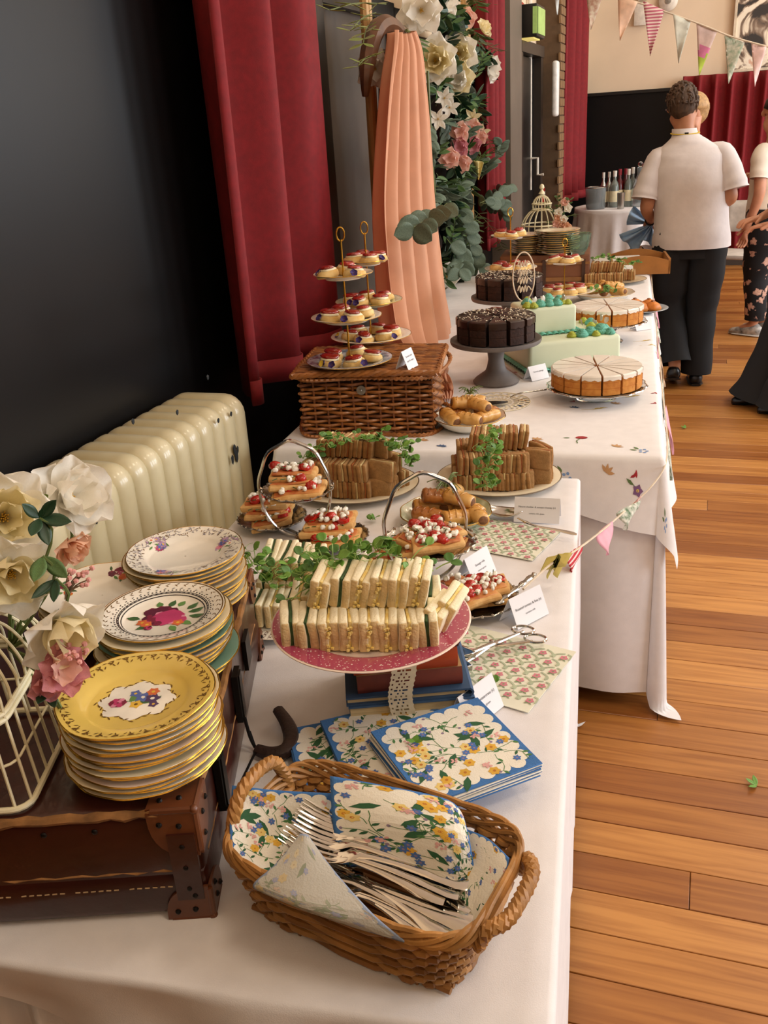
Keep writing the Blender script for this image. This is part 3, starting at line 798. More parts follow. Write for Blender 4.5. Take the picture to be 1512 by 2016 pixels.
kc = [(china, 12, .006, 1), (chinaw, 6, .008, .97), (china, 18, .005, 1), (chinap, 6, .01, 1.0), (china, 8, .01, .98)]
c = V((-.568, .722, ST))
y1 = stack(c.x, c.y, ST, 14, .087, kc, 'the stack under the yellow plate', 'plates in the stack under the yellow plate', top=(chinay, 6, .012, 1.0))
y1['label'] = 'yellow china plate with a posy of flowers, topmost of its stack'
zf = plate_z(.087); y1.rotation_euler = (0, 0, rad(20))
pr = Print(lambda x, y, k: V((x, y, zf(math.hypot(x, y))+k)))
fm = [M('print_white', 'efe9dc', .2, coat=.5), M('print_gold', '7a5a24', .35, .5), M('print_pink', 'b8396b', .3), M('print_blue', '5568a8', .3), M('print_green', '5f8a4a', .3), M('print_purple', '4c3560', .3), M('print_yellow', 'dcb240', .3), M('print_rose_dark', '7c1f3c', .3), M('print_rose_light', 'd98aa4', .3), M('print_black', '231f22', .3), M('print_orange', 'd0693a', .3), M('print_grey', '8f8890', .3), M('print_mauve', 'a889a8', .3), M('print_leaf_dark', '3f6338', .3), M('print_maroon', '5b1533', .3)]
n = 40
pr.poly([((.041+.0035*cos(8*a))*cos(a)*1.0, (.035+.0035*cos(8*a))*sin(a)) for a in (2*PI*i/n for i in range(n))], 0)
for i in range(n):
    a = 2*PI*i/n; r0 = (.042+.0035*cos(8*a)); x, y = r0*cos(a), (.036+.0035*cos(8*a))*sin(a)
    pr.leaf(x, y, a+1.2+.9*(i % 2), .006, .0022, 1); pr.disc(x, y, .0009, 1, 5)
for i in range(60):
    a = 2*PI*i/60; r0 = .081+.0012*cos(6*a)
    pr.leaf(r0*cos(a), r0*sin(a), a+PI+(.9 if i % 2 else -.9), .0095-(.003 if i % 3 == 0 else 0), .0024, 1); pr.leaf(r0*.95*cos(a+.05), r0*.95*sin(a+.05), a+PI/2+(1 if i % 2 else 2), .006, .0018, 1); pr.leaf(r0*cos(a), r0*sin(a), a+PI/2, .007, .0013, 1)
def posy(pr, x, y, s):
    for i in range(9): pr.leaf(x+rnd(-.008, .008)*s, y+rnd(-.004, .004)*s, rnd(0, 6.3), .011*s, .005*s, 4 if i % 2 else 13)
    pr.rose(x-.014*s, y-.002*s, .0062*s, 7, 2, 8); pr.flower(x+.002*s, y+.003*s, .006*s, 5, 3, 0); pr.flower(x+.009*s, y+.001*s, .006*s, 5, 5, 0)
    pr.flower(x-.001*s, y-.005*s, .005*s, 5, 6, 1); pr.flower(x+.008*s, y+.009*s, .005*s, 6, 10, 6); pr.flower(x-.004*s, y+.008*s, .0045*s, 5, 3, 6); pr.flower(x+.011*s, y-.006*s, .004*s, 5, 5, 6)
posy(pr, .002, 0, 1.65)
pr.build('printed_posy', fm, y1)
# rose stack
c = V((-.648, .910, ST))
r1 = stack(c.x, c.y, ST, 12, .084, [(china, 12, .006, 1.06), (chinap, 6, .01, 1.04), (chinat, 8, .004, 1.08), (china, 18, .006, 1), (chinaw, 6, .008, 1.0)], 'the stack under the big rose plate', 'plates in the stack under the big rose plate', pitch=.0066, top=(chinaw, 6, 0, .98))
r1['label'] = 'white plate printed with a large dark pink rose, topmost of its stack'
R_ = .084*.98; zf2 = plate_z(R_); r1.rotation_euler = (0, 0, rad(14))
pr = Print(lambda x, y, k: V((x, y, zf2(math.hypot(x, y))+k)))
pr.ring(R_*.70, R_*.735, 9); pr.ring(R_*.66, R_*.675, 9); pr.ring(R_*.955, R_*.975, 1)
for i in range(72):
    a = 2*PI*i/72; pr.disc(R_*.765*cos(a), R_*.765*sin(a), .0013, 9, 5)
    if i % 2 == 0: pr.ring if 0 else pr.leaf(R_*.86*cos(a), R_*.86*sin(a), a+1.0, .006, .0016, 1); pr.leaf(R_*.9*cos(a+.04), R_*.9*sin(a+.04), a-1.0, .006, .0016, 1); pr.leaf(R_*.82*cos(a+.04), R_*.82*sin(a+.04), a+2, .005, .0014, 9)
for x, y, a, l in ((-.03, -.006, 3.0, .02), (.03, .012, .4, .022), (.034, .002, -.1, .022), (.026, .02, .9, .02), (.0, .026, 1.4, .02), (-.012, .026, 2.0, .016), (-.012, -.022, 3.8, .02), (.016, -.024, -.9, .018), (.028, -.012, -.5, .018), (.012, .028, 1.2, .016)): pr.leaf(x, y, a, l, .011, 4 if l < .02 else 13)
for x, y, s in ((-.017, .012, .014), (-.006, .018, .013), (.006, .016, .010)): pr.rose(x, y, s, 14, 7, 14)
pr.rose(.006, -.002, .023, 2, 8, 2, .4); pr.rose(.02, -.008, .014, 2, 8, 8); pr.rose(.004, .004, .012, 7, 2, 8); pr.rose(-.015, -.006, .013, 14, 7, 2)
for x, y in ((-.024, -.016), (-.016, -.021), (.024, -.016)): pr.flower(x, y, .009, 5, 10, 6)
pr.rose(-.004, -.018, .007, 14, 7, 7); pr.rose(-.012, -.03, .006, 7, 2, 14)
pr.build('printed_rose', fm, r1)
# grey floral stack
c = V((-.722, 1.095, ST))
g1 = stack(c.x, c.y, ST, 12, .088, [(china, 12, .005, .98), (chinaw, 6, .006, 1), (china, 8, .006, 1.0), (chinap, 12, .004, .97)], 'the stack under the daisy spray plate', 'plates in the stack under the daisy spray plate', pitch=.0062, top=(chinaw, 6, 0, 1.0))
g1['label'] = 'white plate with gold lace rim and daisy sprays, topmost of its stack'
g1.rotation_euler = (0, 0, 0); zf3 = plate_z(.088)
pr = Print(lambda x, y, k: V((x, y, zf3(math.hypot(x, y))+k)))
for i in range(420):
    a = rnd(0, 2*PI); r_ = .088*rnd(.74, .97); pr.leaf(r_*cos(a), r_*sin(a), rnd(0, 6.3), .006, .0015, 11 if i % 3 else 1)
for ang in (.75, 2.85, 4.9):
    x0, y0 = .066*cos(ang), .066*sin(ang)
    for i in range(14): pr.leaf(x0+rnd(-.014, .014), y0+rnd(-.012, .012), rnd(0, 6.3), .011, .003, 4 if i % 2 else 12)
    for i in range(6): pr.flower(x0+rnd(-.013, .013), y0+rnd(-.011, .011), .0082, 9, (12, 8, 2, 0, 12, 3)[i], (6, 10)[i % 2], 0, .25)
pr.build('printed_daisies', fm, g1)
# old rose stack behind the flowers
c = V((-.800, .985, ST))
o1 = stack(c.x, c.y, ST, 9, .088, [(china, 8, .012, 1), (chinaw, 8, .012, .98), (china, 8, .014, 1.0)], 'the stack with red rose sprays behind the silk flowers', 'plates in the stack behind the silk flowers', pitch=.0062, top=(chinaw, 8, .016, 1.0))
o1['label'] = 'plate with red rose sprays behind the silk flowers, topmost of its stack'
o1.rotation_euler = (0, 0, 0)
pr = Print(lambda x, y, k: V((x, y, zf3(math.hypot(x, y))+k)))
for ang in (.35, 1.75, 3.2, 4.6, 5.6):
    x0, y0 = .062*cos(ang), .062*sin(ang)
    for i in range(9): pr.leaf(x0+rnd(-.014, .014), y0+rnd(-.012, .012), rnd(0, 6.3), .012, .005, 4 if i % 2 else 13)
    pr.rose(x0, y0+.004, .0095, 7, 2, 7); pr.rose(x0+.01, y0-.006, .007, 10, 6, 10); pr.rose(x0-.01, y0-.004, .006, 14, 7, 7)
pr.build('printed_roses', fm, o1)
# brown glass dish edge under the flowers is left to the shade; teal saucer
plate(.080, chinat, (-.665, .895, ST-.0005), 'teal rimmed plate poking out low under the big rose plate stack', 'plates in the stack under the big rose plate', 8, .004)

# ------------------------------------------------------------------ birdcage with silk flowers
cw = M('cream_wire', 'e9dfba', .45, var=.08, scale=20)
CB = P(20, 1560, ST)
CA = rad(20)
t = thing('birdcage', 'cream wire birdcage standing on the suitcase beside the yellow plate', 'birdcage', (0, 0, 0))
# open-wire house: rectangular base hoop, two belts, hooped wires over the top
ux, vy = V((cos(CA), sin(CA), 0)), V((-sin(CA), cos(CA), 0))
cc = SU(-.285, .105, SH+.003)
def CG(u, v, z): return cc+ux*u+vy*v+V((0, 0, z))
hw, hd = .095, .085
def rrect(hw, hd, z, r=.02, n=4):
    pts = []
    for cx, cy, a0 in ((hw-r, hd-r, 0), (-hw+r, hd-r, 90), (-hw+r, -hd+r, 180), (hw-r, -hd+r, 270)):
        for k in range(n+1):
            a = rad(a0+90*k/n); pts.append(CG(cx+r*cos(a), cy+r*sin(a), z))
    return pts
for nm, z, r_, g in (('base_hoop', .004, .0036, 1.12), ('belt_hoop', .105, .0036, 1.0), ('belt_hoop', .112, .0032, 1.0), ('thin_hoop', .055, .0016, 1.04)):
    MB().tube(rrect(hw*g, hd*g, z), r_, 8, True).build(nm, cw, t)
def wire_path(u, v0):
    return [CG(u*1.1, v0*1.1, .004), CG(u, v0, .105), CG(u*.98, v0*.95, .135), CG(u*.85, v0*.72, .168), CG(u*.6, v0*.35, .187), CG(u*.45, 0, .192)]
for i in range(9):
    u = -hw+.012+i*(2*hw-.024)/8
    for sg in (-1, 1): MB().tube(smooth_path(wire_path(u, sg*hd), 4), .0018, 6).build('wire', cw, t)
for i in range(7):
    v = -hd+.012+i*(2*hd-.024)/6
    for sg in (-1, 1):
        MB().tube(smooth_path([CG(sg*hw*1.1, v*1.1, .004), CG(sg*hw, v, .105), CG(sg*hw*.98, v*.98, .135), CG(sg*hw*.8, v*.8, .168), CG(sg*hw*.5, v*.5, .186), CG(0, v*.3, .192)], 4), .0018, 6).build('wire', cw, t)
MB().tube([CG(hw*1.12*cos(a)*.0+.0, -hd*1.12+.0, .004) for a in (0, 1)], .001, 4) 
MB().lathe([(0, .03), (.006, .028), (.008, .02), (.004, .012), (.012, .004), (.014, 0)], 12).build('finial', cw, t, CG(0, 0, .190))
# ------------------------------------------------------------------ cutlery basket
wick = M('wicker_honey', 'a9783f', .5, var=.28, scale=30, bump=.2, bscale=150)
wick2 = M('wicker_dark_honey', '8a5c2c', .5, var=.28, scale=30, bump=.2, bscale=150)
BC = V((-.300, .722, TZ)); BA = rad(-11)
t = thing('cutlery_basket', 'open wicker basket with twisted handles full of forks and napkins', 'basket', BC, rz(BA))
def bring(z, off=0, n=88):
    k = z/.088; hx, hy = .126+.026*k, .070+.022*k; pts = []
    for i in range(n):
        a = 2*PI*i/n; c_, s_ = cos(a), sin(a); e = .42
        x = math.copysign(abs(c_)**e, c_)*hx; y = math.copysign(abs(s_)**e, s_)*hy
        w_ = off*(1 if i % 4 < 2 else -1)
        d = V((c_, s_, 0)); pts.append(V((x, y, z))+d*w_+V((0, 0, 0)))
    return pts
for i in range(9):
    z = .006+i*.0088
    MB().tube(bring(z, .0026*(1 if i % 2 else -1)), .0044, 6, True).build('weaver', wick if i % 3 else wick2, t)
nst = 44
base = [bring(0, 0, nst), bring(.085, 0, nst)]
for i in range(nst):
    MB().tube([base[0][i], base[1][i]], .0026, 6).build('stake', wick2, t)
m = MB()
for q in range(5):
    pts = bring(.088, 0, 120); m.tube([p*(1+.02*cos(PI*2*i/30+q*1.26))+V((0, 0, .0075*sin(PI*2*i/24+q*1.26)+.003)) for i, p in enumerate(pts)], .0034, 6, True)
m.build('rim_braid', wick, t)
m = MB()
for i in range(16):
    y = -.064+i*.0085; m.tube([(-.124, y, .004), (-.06, y, .005+.001*(i % 2)), (.06, y, .005-.001*(i % 2)), (.124, y, .004)], .004, 6)
m.build('base_weave', wick2, t)
def handle(sg, lean, h):
    x = .150*sg
    pts = [V((x, -.055, .07)), V((x+lean*.4, -.052, .092)), V((x+lean*.9, -.034, .092+h*.8)), V((x+lean, 0, .092+h)), V((x+lean*.9, .034, .092+h*.8)), V((x+lean*.4, .052, .092)), V((x, .055, .07))]
    return rope(MB(), pts, .0068, 3, 9, .0052, 6, m=8).build('handle', wick, t)
handle(-1, .0, .043); handle(1, .026, .004)

# ------------------------------------------------------------------ flowered paper napkins
nb = M('napkin_blue', '3f74b4', .85, var=.08, scale=60, bump=.2, bscale=500)
nw = M('napkin_white', 'ece8da', .85, var=.03, bump=.15, bscale=500)
nk = [nb, nw, M('ink_yellow', 'd9ab3f', .85), M('ink_blue', '4a6fb0', .85), M('ink_pink', 'dca8a4', .85), M('ink_green', '4f7f4a', .85), M('ink_pale_yellow', 'e4c979', .85), M('ink_dark_green', '2f5f3d', .85), M('ink_orange', 'b9762a', .85), M('ink_mauve', '8d7a95', .85)]
fade = [M('napkin_back_blue', '8d9ab2', .9, var=.06, bump=.2, bscale=500), M('napkin_back_white', 'b9b5aa', .9, var=.04, bump=.2, bscale=500), M('fade_yellow', 'c3b18a', .9), M('fade_blue', '9a9eb2', .9), M('fade_pink', 'c6b2a2', .9), M('fade_green', '9ba08a', .9), M('fade_pale', 'cabfa2', .9), M('fade_dkgreen', '8f9680', .9), M('fade_orange', 'b8a482', .9), M('fade_mauve', 'a9a2ac', .9)]
def napkin_print(fn, S, sd, dens=1.5):
    # S: half size, fn(x, y, k)
    rs = random.Random(sd); pr = Print(fn, .0003)
    h = S*.80; n = 10
    for i in range(n):
        for j in range(n):
            a, b = -h+2*h*i/n, -h+2*h*j/n; c_ = 2*h/n
            pr.mb.add([fn(x, y, .0003) for x, y in ((a, b), (a+c_, b), (a+c_, b+c_), (a, b+c_))], [(0, 1, 2, 3)], 1)
    m_ = 6; r_ = h/m_
    for sd_ in range(4):
        for i in range(m_):
            c_ = -h+r_*(2*i+1)
            x, y = [(c_, h), (c_, -h), (h, c_), (-h, c_)][sd_]
            pr.mb.add([fn(x+r_*1.03*cos(q), y+r_*1.03*sin(q), .0002) for q in (2*PI*k/14 for k in range(14))], [tuple(range(14))], 1)
    e = h+r_*.55; U = S/.084
    def rp(m=.97): return rs.uniform(-e*m, e*m), rs.uniform(-e*m, e*m)
    for i in range(int(16*dens)):
        x, y = rp(.8); a = rs.uniform(0, 6.3); p = [(x, y)]
        for k in range(5):
            x = max(-e, min(e, x+.009*U*cos(a))); y = max(-e, min(e, y+.009*U*sin(a))); a += rs.uniform(-.5, .5); p.append((x, y))
        pr.stem(p, .0009*U, 5)
        for k in range(1, 5):
            if rs.random() < .7: pr.leaf(p[k][0], p[k][1], a+rs.choice((-1, 1)), .010*U, .0045*U, rs.choice((5, 7)))
        if rs.random() < .5: pr.disc(p[-1][0], p[-1][1], .0022*U, 9)
    for i in range(int(9*dens)):
        x, y = rp(.85); pr.leaf(x, y, rs.uniform(0, 6.3), .030*U, .011*U, 7)
    for i in range(int(13*dens)):
        x, y = rp(); pr.flower(x, y, .0085*U, 6, 2 if i % 3 else 6, 8, rs.uniform(0, 1), .62)
    for i in range(int(14*dens)):
        x, y = rp(); pr.flower(x, y, .0062*U, 6, 3, 9, rs.uniform(0, 1), .4)
    for i in range(int(8*dens)):
        x, y = rp()
        for k in range(9): pr.disc(x+rs.uniform(-.006, .006)*U, y+rs.uniform(-.004, .004)*U, .0018*U, 4, 6)
    return pr
NS = .084
napme = MB().rbox((0, 0, 0), (2*NS, 2*NS, .0019), .0006, seg=1).mesh('napkin_sheet', nb)
napmw = MB().rbox((0, 0, 0), (2*NS, 2*NS, .0019), .0006, seg=1).mesh('napkin_sheet', nw)
def nap_pile(c, ang, n, where, topl, grp, sd):
    for i in range(n):
        last = i == n-1
        o = thing('paper_napkin', topl if last else '%s napkin from the top of %s' % (ORD[n-1-i], where), 'napkin', (c.x+rnd(-.002, .002), c.y+rnd(-.002, .002), TZ+.002+i*.0022), rz(ang+rnd(-.02, .02)), grp)
        put('sheet', napme if (last or i % 3 == 0) else napmw, o)
        if last: napkin_print(lambda x, y, k: V((x, y, .00098+k)), NS, sd).build('floral_print', nk, o)
c = P(700, 1480, .76)
nap_pile(c, rad(32), 8, 'the lowest left napkin pile', 'top napkin of the left pile mostly covered by other napkins', 'napkins in the left pile', 3)
c2 = P(775, 1462, .765)
for i in range(4):
    o = thing('paper_napkin', 'top napkin of the middle pile peeking out under the right pile' if i == 3 else '%s napkin from the top of the middle napkin pile' % ORD[3-i], 'napkin', (c2.x, c2.y, TZ+.0205+i*.0022), rz(rad(36)+rnd(-.02, .02)), 'napkins in the middle pile')
    put('sheet', napme, o)
    if i == 3: napkin_print(lambda x, y, k: V((x, y, .00098+k)), NS, 8).build('floral_print', nk, o)
c3 = P(893, 1496, .77)
for i in range(9):
    o = thing('paper_napkin', 'blue bordered napkin with yellow and blue flowers, topmost of the right pile' if i == 8 else '%s napkin from the top of the right napkin pile' % ORD[8-i], 'napkin', (c3.x+rnd(-.002, .002), c3.y+rnd(-.002, .002), TZ+.030+i*.0024), (0, 0, rad(43)+rnd(-.025, .025)), 'napkins in the right pile')
    put('sheet', napme if i % 2 == 0 else napmw, o)
    if i == 8: napkin_print(lambda x, y, k: V((x, y, .00098+k)), NS, 21).build('floral_print', nk, o)
o = thing('pea_shoot', 'single green leaf sprig lying on the top napkin', 'leaf', P(817, 1462, TZ+.053))
lf = MB()
for a in (0, 1.6, 3.4):
    lf.sheet(lambda u, v: V((cos(a)*v*.012-sin(a)*(u-.5)*.009*sin(PI*min(1, v+.08)), sin(a)*v*.012+cos(a)*(u-.5)*.009*sin(PI*min(1, v+.08)), .002+.003*v)), 3, 5)
lf.build('leaf', M('pea_leaf', '5f8f35', .5), o)

# loose napkins lining the basket: curved sheets
def bilerp(g):
    # g: grid of points rows[v][u]; smooth interpolation
    R = [smooth_path(row, 8) for row in g]
    n = len(R[0])-1; m_ = len(g)
    def fn(u, v):
        i = u*n; a = min(int(i), n-1); f_ = i-a
        col = [r[a].lerp(r[a+1], f_) for r in R]
        j = v*(m_-1); b = min(int(j), m_-2); q = j-b
        p0, p1, p2, p3 = col[max(b-1, 0)], col[b], col[b+1], col[min(b+2, m_-1)]
        return .5*((2*p1)+(p2-p0)*q+(2*p0-5*p1+4*p2-p3)*q*q+(3*p1-p0-3*p2+p3)*q**3)
    return fn
def napkin_sheet(label, g, sd, mats=nk, flip=1, dens=1.5):
    fn = bilerp(g)
    org = fn(.5, .5)
    o = thing('paper_napkin', label, 'napkin', org, group='napkins lining the cutlery basket')
    MB().sheet(lambda u, v: fn(u, v)-org, 22, 16, thick=.0012).build('sheet', mats[0], o, ang=0)
    def mp(x, y, k):
        u, v = x/2+.5, y/2+.5; u = max(0, min(1, u)); v = max(0, min(1, v))
        p = fn(u, v); a = fn(min(1, u+.01), v)-fn(max(0, u-.01), v); b = fn(u, min(1, v+.01))-fn(u, max(0, v-.01))
        nrm = a.cross(b).normalized()
        if nrm.dot(_C-p) < 0: nrm = -nrm
        return p-org+nrm*(.0014+k)
    pr = napkin_print(mp, 1.0, sd, dens)
    pr.build('floral_print', mats, o)
    return o
napkin_sheet('flowered napkin standing up at the left inside the cutlery basket', [[P(457, 1547, .868), P(550, 1556, .862), P(660, 1562, .858)], [P(452, 1640, .842), P(548, 1650, .822), P(650, 1650, .815)], [P(462, 1712, .822), P(545, 1728, .808), P(640, 1725, .80)]], 5)
napkin_sheet('flowered napkin folded over at the back of the cutlery basket', [[P(650, 1528, .875), P(760, 1548, .875), P(880, 1575, .87), P(912, 1610, .86)], [P(655, 1610, .85), P(770, 1620, .86), P(880, 1645, .86), P(925, 1660, .85)], [P(668, 1700, .81), P(780, 1712, .815), P(890, 1735, .815), P(935, 1725, .81)]], 9)
napkin_sheet('flowered napkin corner rising at the right inside the cutlery basket', [[P(905, 1628, .848), P(960, 1650, .846), P(1003, 1690, .84)], [P(905, 1700, .82), P(950, 1730, .82), P(985, 1760, .825)], [P(895, 1800, .79), P(920, 1830, .79), P(915, 1875, .80)]], 14, dens=.5)
napkin_sheet('napkin turned face down at the front of the cutlery basket', [[P(592, 1643, .868), P(599, 1643, .870), P(606, 1646, .868)], [P(545, 1700, .858), P(600, 1700, .862), P(660, 1718, .858)], [P(500, 1740, .848), P(600, 1778, .850), P(735, 1800, .846)], [P(512, 1752, .838), P(650, 1808, .836), P(806, 1858, .826)]], 17, fade, dens=.6)

# ------------------------------------------------------------------ forks
steel = M('polished_steel', 'd9d5cc', .12, 1, var=.05, scale=40)
def fork_mesh():
    st = [(0, .0095, 0), (.003, .0105, 0), (.012, .0108, .0), (.03, .0085, .001), (.055, .0055, .003), (.08, .0042, .005), (.105, .004, .006), (.118, .0052, .006), (.126, .010, .004), (.134, .0118, .001), (.142, .0122, -.001)]
    m = MB(); vs = []
    for x, w_, z in st:
        t_ = .0016 if w_ > .006 else .0022
        vs += [(x, -w_, z-t_*.3), (x, -w_*.6, z+t_), (x, w_*.6, z+t_), (x, w_, z-t_*.3), (x, w_*.5, z-t_), (x, -w_*.5, z-t_)]
    k = len(st); fs = [(i*6+j, i*6+(j+1) % 6, (i+1)*6+(j+1) % 6, (i+1)*6+j) for i in range(k-1) for j in range(6)]
    fs += [(5, 4, 3, 2, 1, 0), tuple((k-1)*6+j for j in range(6))]
    m.add(vs, fs)
    for j in range(4):
        y = -.0098+j*.0065
        m.tube([(.140, y, -.001), (.158, y, .0), (.175, y*1.0, .004), (.190, y*.98, .010)], [.0022, .0019, .0016, .0008], 5)
    return m.mesh('fork', steel, ang=60)
fkm = fork_mesh()
def place_dir(o, a, b, roll=0):
    d = (b-a).normalized(); zc = V((0, 0, 1)); y = zc.cross(d).normalized(); z = d.cross(y)
    R = Matrix((d, y, z)).transposed() @ Matrix.Rotation(roll, 3, 'X')
    o.rotation_euler = R.to_euler(); o.location = a
fk = []
tops = [((913, 1697), (612, 1600)), ((905, 1705), (606, 1612)), ((912, 1718), (604, 1624)), ((900, 1728), (612, 1640)), ((922, 1738), (652, 1668)), ((885, 1752), (640, 1625)), ((905, 1760), (655, 1672)), ((878, 1768), (668, 1676)), ((930, 1792), (690, 1690)), ((915, 1812), (662, 1700)), ((872, 1822), (700, 1735)), ((912, 1845), (720, 1770)), ((905, 1858), (735, 1800)), ((880, 1872), (720, 1800)), ((898, 1880), (760, 1830)), ((935, 1770), (640, 1700)),
        ((925, 1720), (625, 1630)), ((915, 1780), (660, 1675)), ((930, 1815), (690, 1730)), ((920, 1835), (700, 1750)), ((895, 1790), (660, 1680)), ((900, 1800), (680, 1710)), ((890, 1850), (720, 1780)), ((925, 1755), (640, 1650))]
for i, (h, hd_) in enumerate(tops):
    lvl = 1 if i < 8 else (.6 if i < 16 else .2)
    za = .796+.022*lvl-.0012*i*(i < 16); zb = .812+.034*lvl-.001*i*(i < 16)
    a = P(h[0], h[1], za); b = P(hd_[0], hd_[1], zb); d_ = V((b.x-a.x, b.y-a.y, 0)).normalized(); d_ = d_ if i < 8 else (RZ(rnd(-.26, .08)) @ V((-cos(BA), -sin(BA), 0)))
    b = a+d_*.188+V((0, 0, (.028, .016, .004)[0 if i < 8 else (1 if i < 11 else 2)]))
    o = put('fork', fkm); place_dir(o, a, b, rnd(-.35, .35)); fk.append(o)
    tag(o, 'steel fork heaped with many others inside the wicker basket', 'fork', 'forks in the wicker basket')
fs_ = sorted(range(len(tops)), key=lambda i: tops[i][0][1])
O2 = ORD+['sixteenth', 'seventeenth', 'eighteenth', 'nineteenth', 'twentieth', 'twenty-first', 'twenty-second', 'twenty-third', 'twenty-fourth']
for k, i in enumerate(fs_): fk[i]['label'] = 'steel fork in the wicker basket, %s handle from the back of the heap' % (O2[k] if k else 'first')
tag(fk[0], 'steel fork with tines up, uppermost of the heap in the basket', 'fork', 'forks in the wicker basket')

# ------------------------------------------------------------------ books tied with lace, carrying the pink plate
pages = M('book_pages', 'c9b58a', .9, var=.2, scale=4, stretch=(1, 1, 160))
def book(name_label, c, ang, w_, d_, h, cov, spine_front=False, pg=pages, spm=None):
    o = thing('hardback_book', name_label, 'book', c, rz(ang), 'books tied with lace under the pink plate')
    MB().box((0, 0, .0015), (w_, d_, .003)).box((0, 0, h-.0015), (w_, d_, .003)).build('cover_board', cov, o, smooth=False)
    if spine_front:
        MB().sheet(lambda u, v: V(((u-.5)*w_, -d_/2-.006*sin(PI*v), h*v)), 2, 8, thick=.003).build('spine', spm or M('book_spine_red', '6b2c20', .6, var=.2, scale=30), o)
        MB().box((0, .003, h/2), (w_-.008, d_-.01, h-.006)).build('page_block', pg, o, smooth=False)
    else:
        MB().sheet(lambda u, v: V((w_/2+.005*sin(PI*v), (u-.5)*d_, h*v)), 2, 8, thick=.003).build('spine', cov, o)
        MB().box((-.003, .002, h/2), (w_-.01, d_-.006, h-.006)).build('page_block', pg, o, smooth=False)
    return o
bA = rad(22); bc = V((-.385, 1.125, TZ))
cb = M('book_cloth_blue', '35557a', .7, var=.12, scale=60); cb2 = M('book_cloth_slate', '2f4a6b', .7, var=.15); co = M('book_cloth_orange', 'b4471c', .6, var=.12); cc2 = M('book_cloth_buff', 'a5875a', .7, var=.15); cr_ = M('book_cloth_brown', '5c2a1c', .6, var=.2)
book('thick blue cloth book at the bottom of the lace tied stack', bc, bA, .182, .165, .047, cb)
book('slate blue book second from the bottom of the lace tied stack', bc+V((-.004, 0, .0475)), bA, .180, .165, .014, cb2)
book('buff book with red brown edge in the middle of the lace tied stack', bc+V((-.004, .004, .062)), bA+.03, .152, .15, .029, cc2, True)
book('brown book with cream pages at the top of the lace tied stack', bc+V((-.006, .004, .1235)), bA+.01, .15, .145, .0295, cr_)
book('orange book second from the top of the lace tied stack', bc+V((-.008, .003, .0915)), bA+.02, .150, .148, .0315, co, True, pages, co)
lace = M('cotton_lace', 'e4dac0', .9, var=.06, scale=80)
o = thing('lace_ribbon', 'cream cotton lace ribbon tied around the stack of books', 'ribbon', bc, rz(bA))
m = MB(); NU, NV = 14, 60
def lp(u, v):
    x = -.012+(u-.5)*.034; s_ = v*.18
    if s_ < .155: return V((x+.004*sin(v*9), -.0925-.003*sin(v*7)+.008*min(1, max(0, (s_-.05)/.05))*.6, .153-s_))
    return V((x, -.0925-(s_-.155), .003))
hole = lambda i, j: (j % 3 == 1 and i % 13 == 1) or (3 <= i <= 10 and ((i+j//2) % 3 == 1 and j % 2 == 0)) or (3 <= i <= 10 and j % 6 == 2 and i % 2 == 0)
vs = [lp(i/NU, j/NV) for j in range(NV+1) for i in range(NU+1)]
for j in range(0, NV+1):
    w_ = NU+1
    vs[j*w_] = vs[j*w_]+V((-.0012*(j % 3 == 0), 0, 0)); vs[j*w_+NU] = vs[j*w_+NU]+V((.0012*(j % 3 == 0), 0, 0))
m.add(vs, [(j*(NU+1)+i, j*(NU+1)+i+1, (j+1)*(NU+1)+i+1, (j+1)*(NU+1)+i) for j in range(NV) for i in range(NU) if not hole(i, j)])
m.build('lace_band', lace, o, ang=0)
# ------------------------------------------------------------------ silk flowers
petw = M('petal_white', 'f7f2e6', .7, var=.04, scale=30, transl=.35); petc = M('petal_cream', 'f5e9c0', .7, var=.05, scale=30, transl=.35)
petp = M('petal_peach', 'eebf9f', .7, var=.08, scale=30, transl=.35); petk = M('petal_pink', 'd9939b', .7, var=.12, scale=30, transl=.3); petl = M('petal_pale_pink', 'f3c8b8', .7, var=.08, scale=30, transl=.35)
stam = M('stamen_yellow', 'd9a93a', .7, var=.2); stemm = M('flower_stem', '5c6b35', .6, var=.2)
lfd = M('leaf_dark', '23422a', .4, var=.2, scale=30); lfm = M('leaf_mid', '4d6a37', .5, var=.25, scale=30); lfe = M('leaf_eucalyptus', '5d6f5c', .6, var=.2, scale=20); lfl = M('leaf_light', '7f8f45', .5, var=.2)
def petal_mesh(mat, cup=.35, ruf=.06, wid=.9, name='petal'):
    def fn(u, v):
        w_ = wid*1.06*(sin(PI*min(1, (v*.80+.05)))**.6)*.5
        x = (u-.5)*2*w_; q = (2*u-1)
        z = cup*(v**1.6)+.22*q*q*v+ruf*sin(9*u+5*v)*v
        return V((x, v*(1-.08*cup)-.24*q*q*v**3+.03*sin(11*u+cup*3)*v**4, z))
    return MB().sheet(fn, 10, 9).mesh(name, mat, ang=0)
PTM = {}
def petals_for(mat):
    if mat.name not in PTM:
        PTM[mat.name] = [petal_mesh(mat, .15), petal_mesh(mat, .55), petal_mesh(mat, 1.1, .05)]
    return PTM[mat.name]
stm = MB()
for i in range(16):
    a = i*2.4; r_ = .02+.10*(i/16); stm.tube([(r_*.4*cos(a), r_*.4*sin(a), .05), (r_*cos(a), r_*sin(a), .24)], .012, 4); stm.blob((r_*cos(a), r_*sin(a), .25), .02, i, 0, 5)
stm = stm.mesh('stamens', stam)
LFM = {}
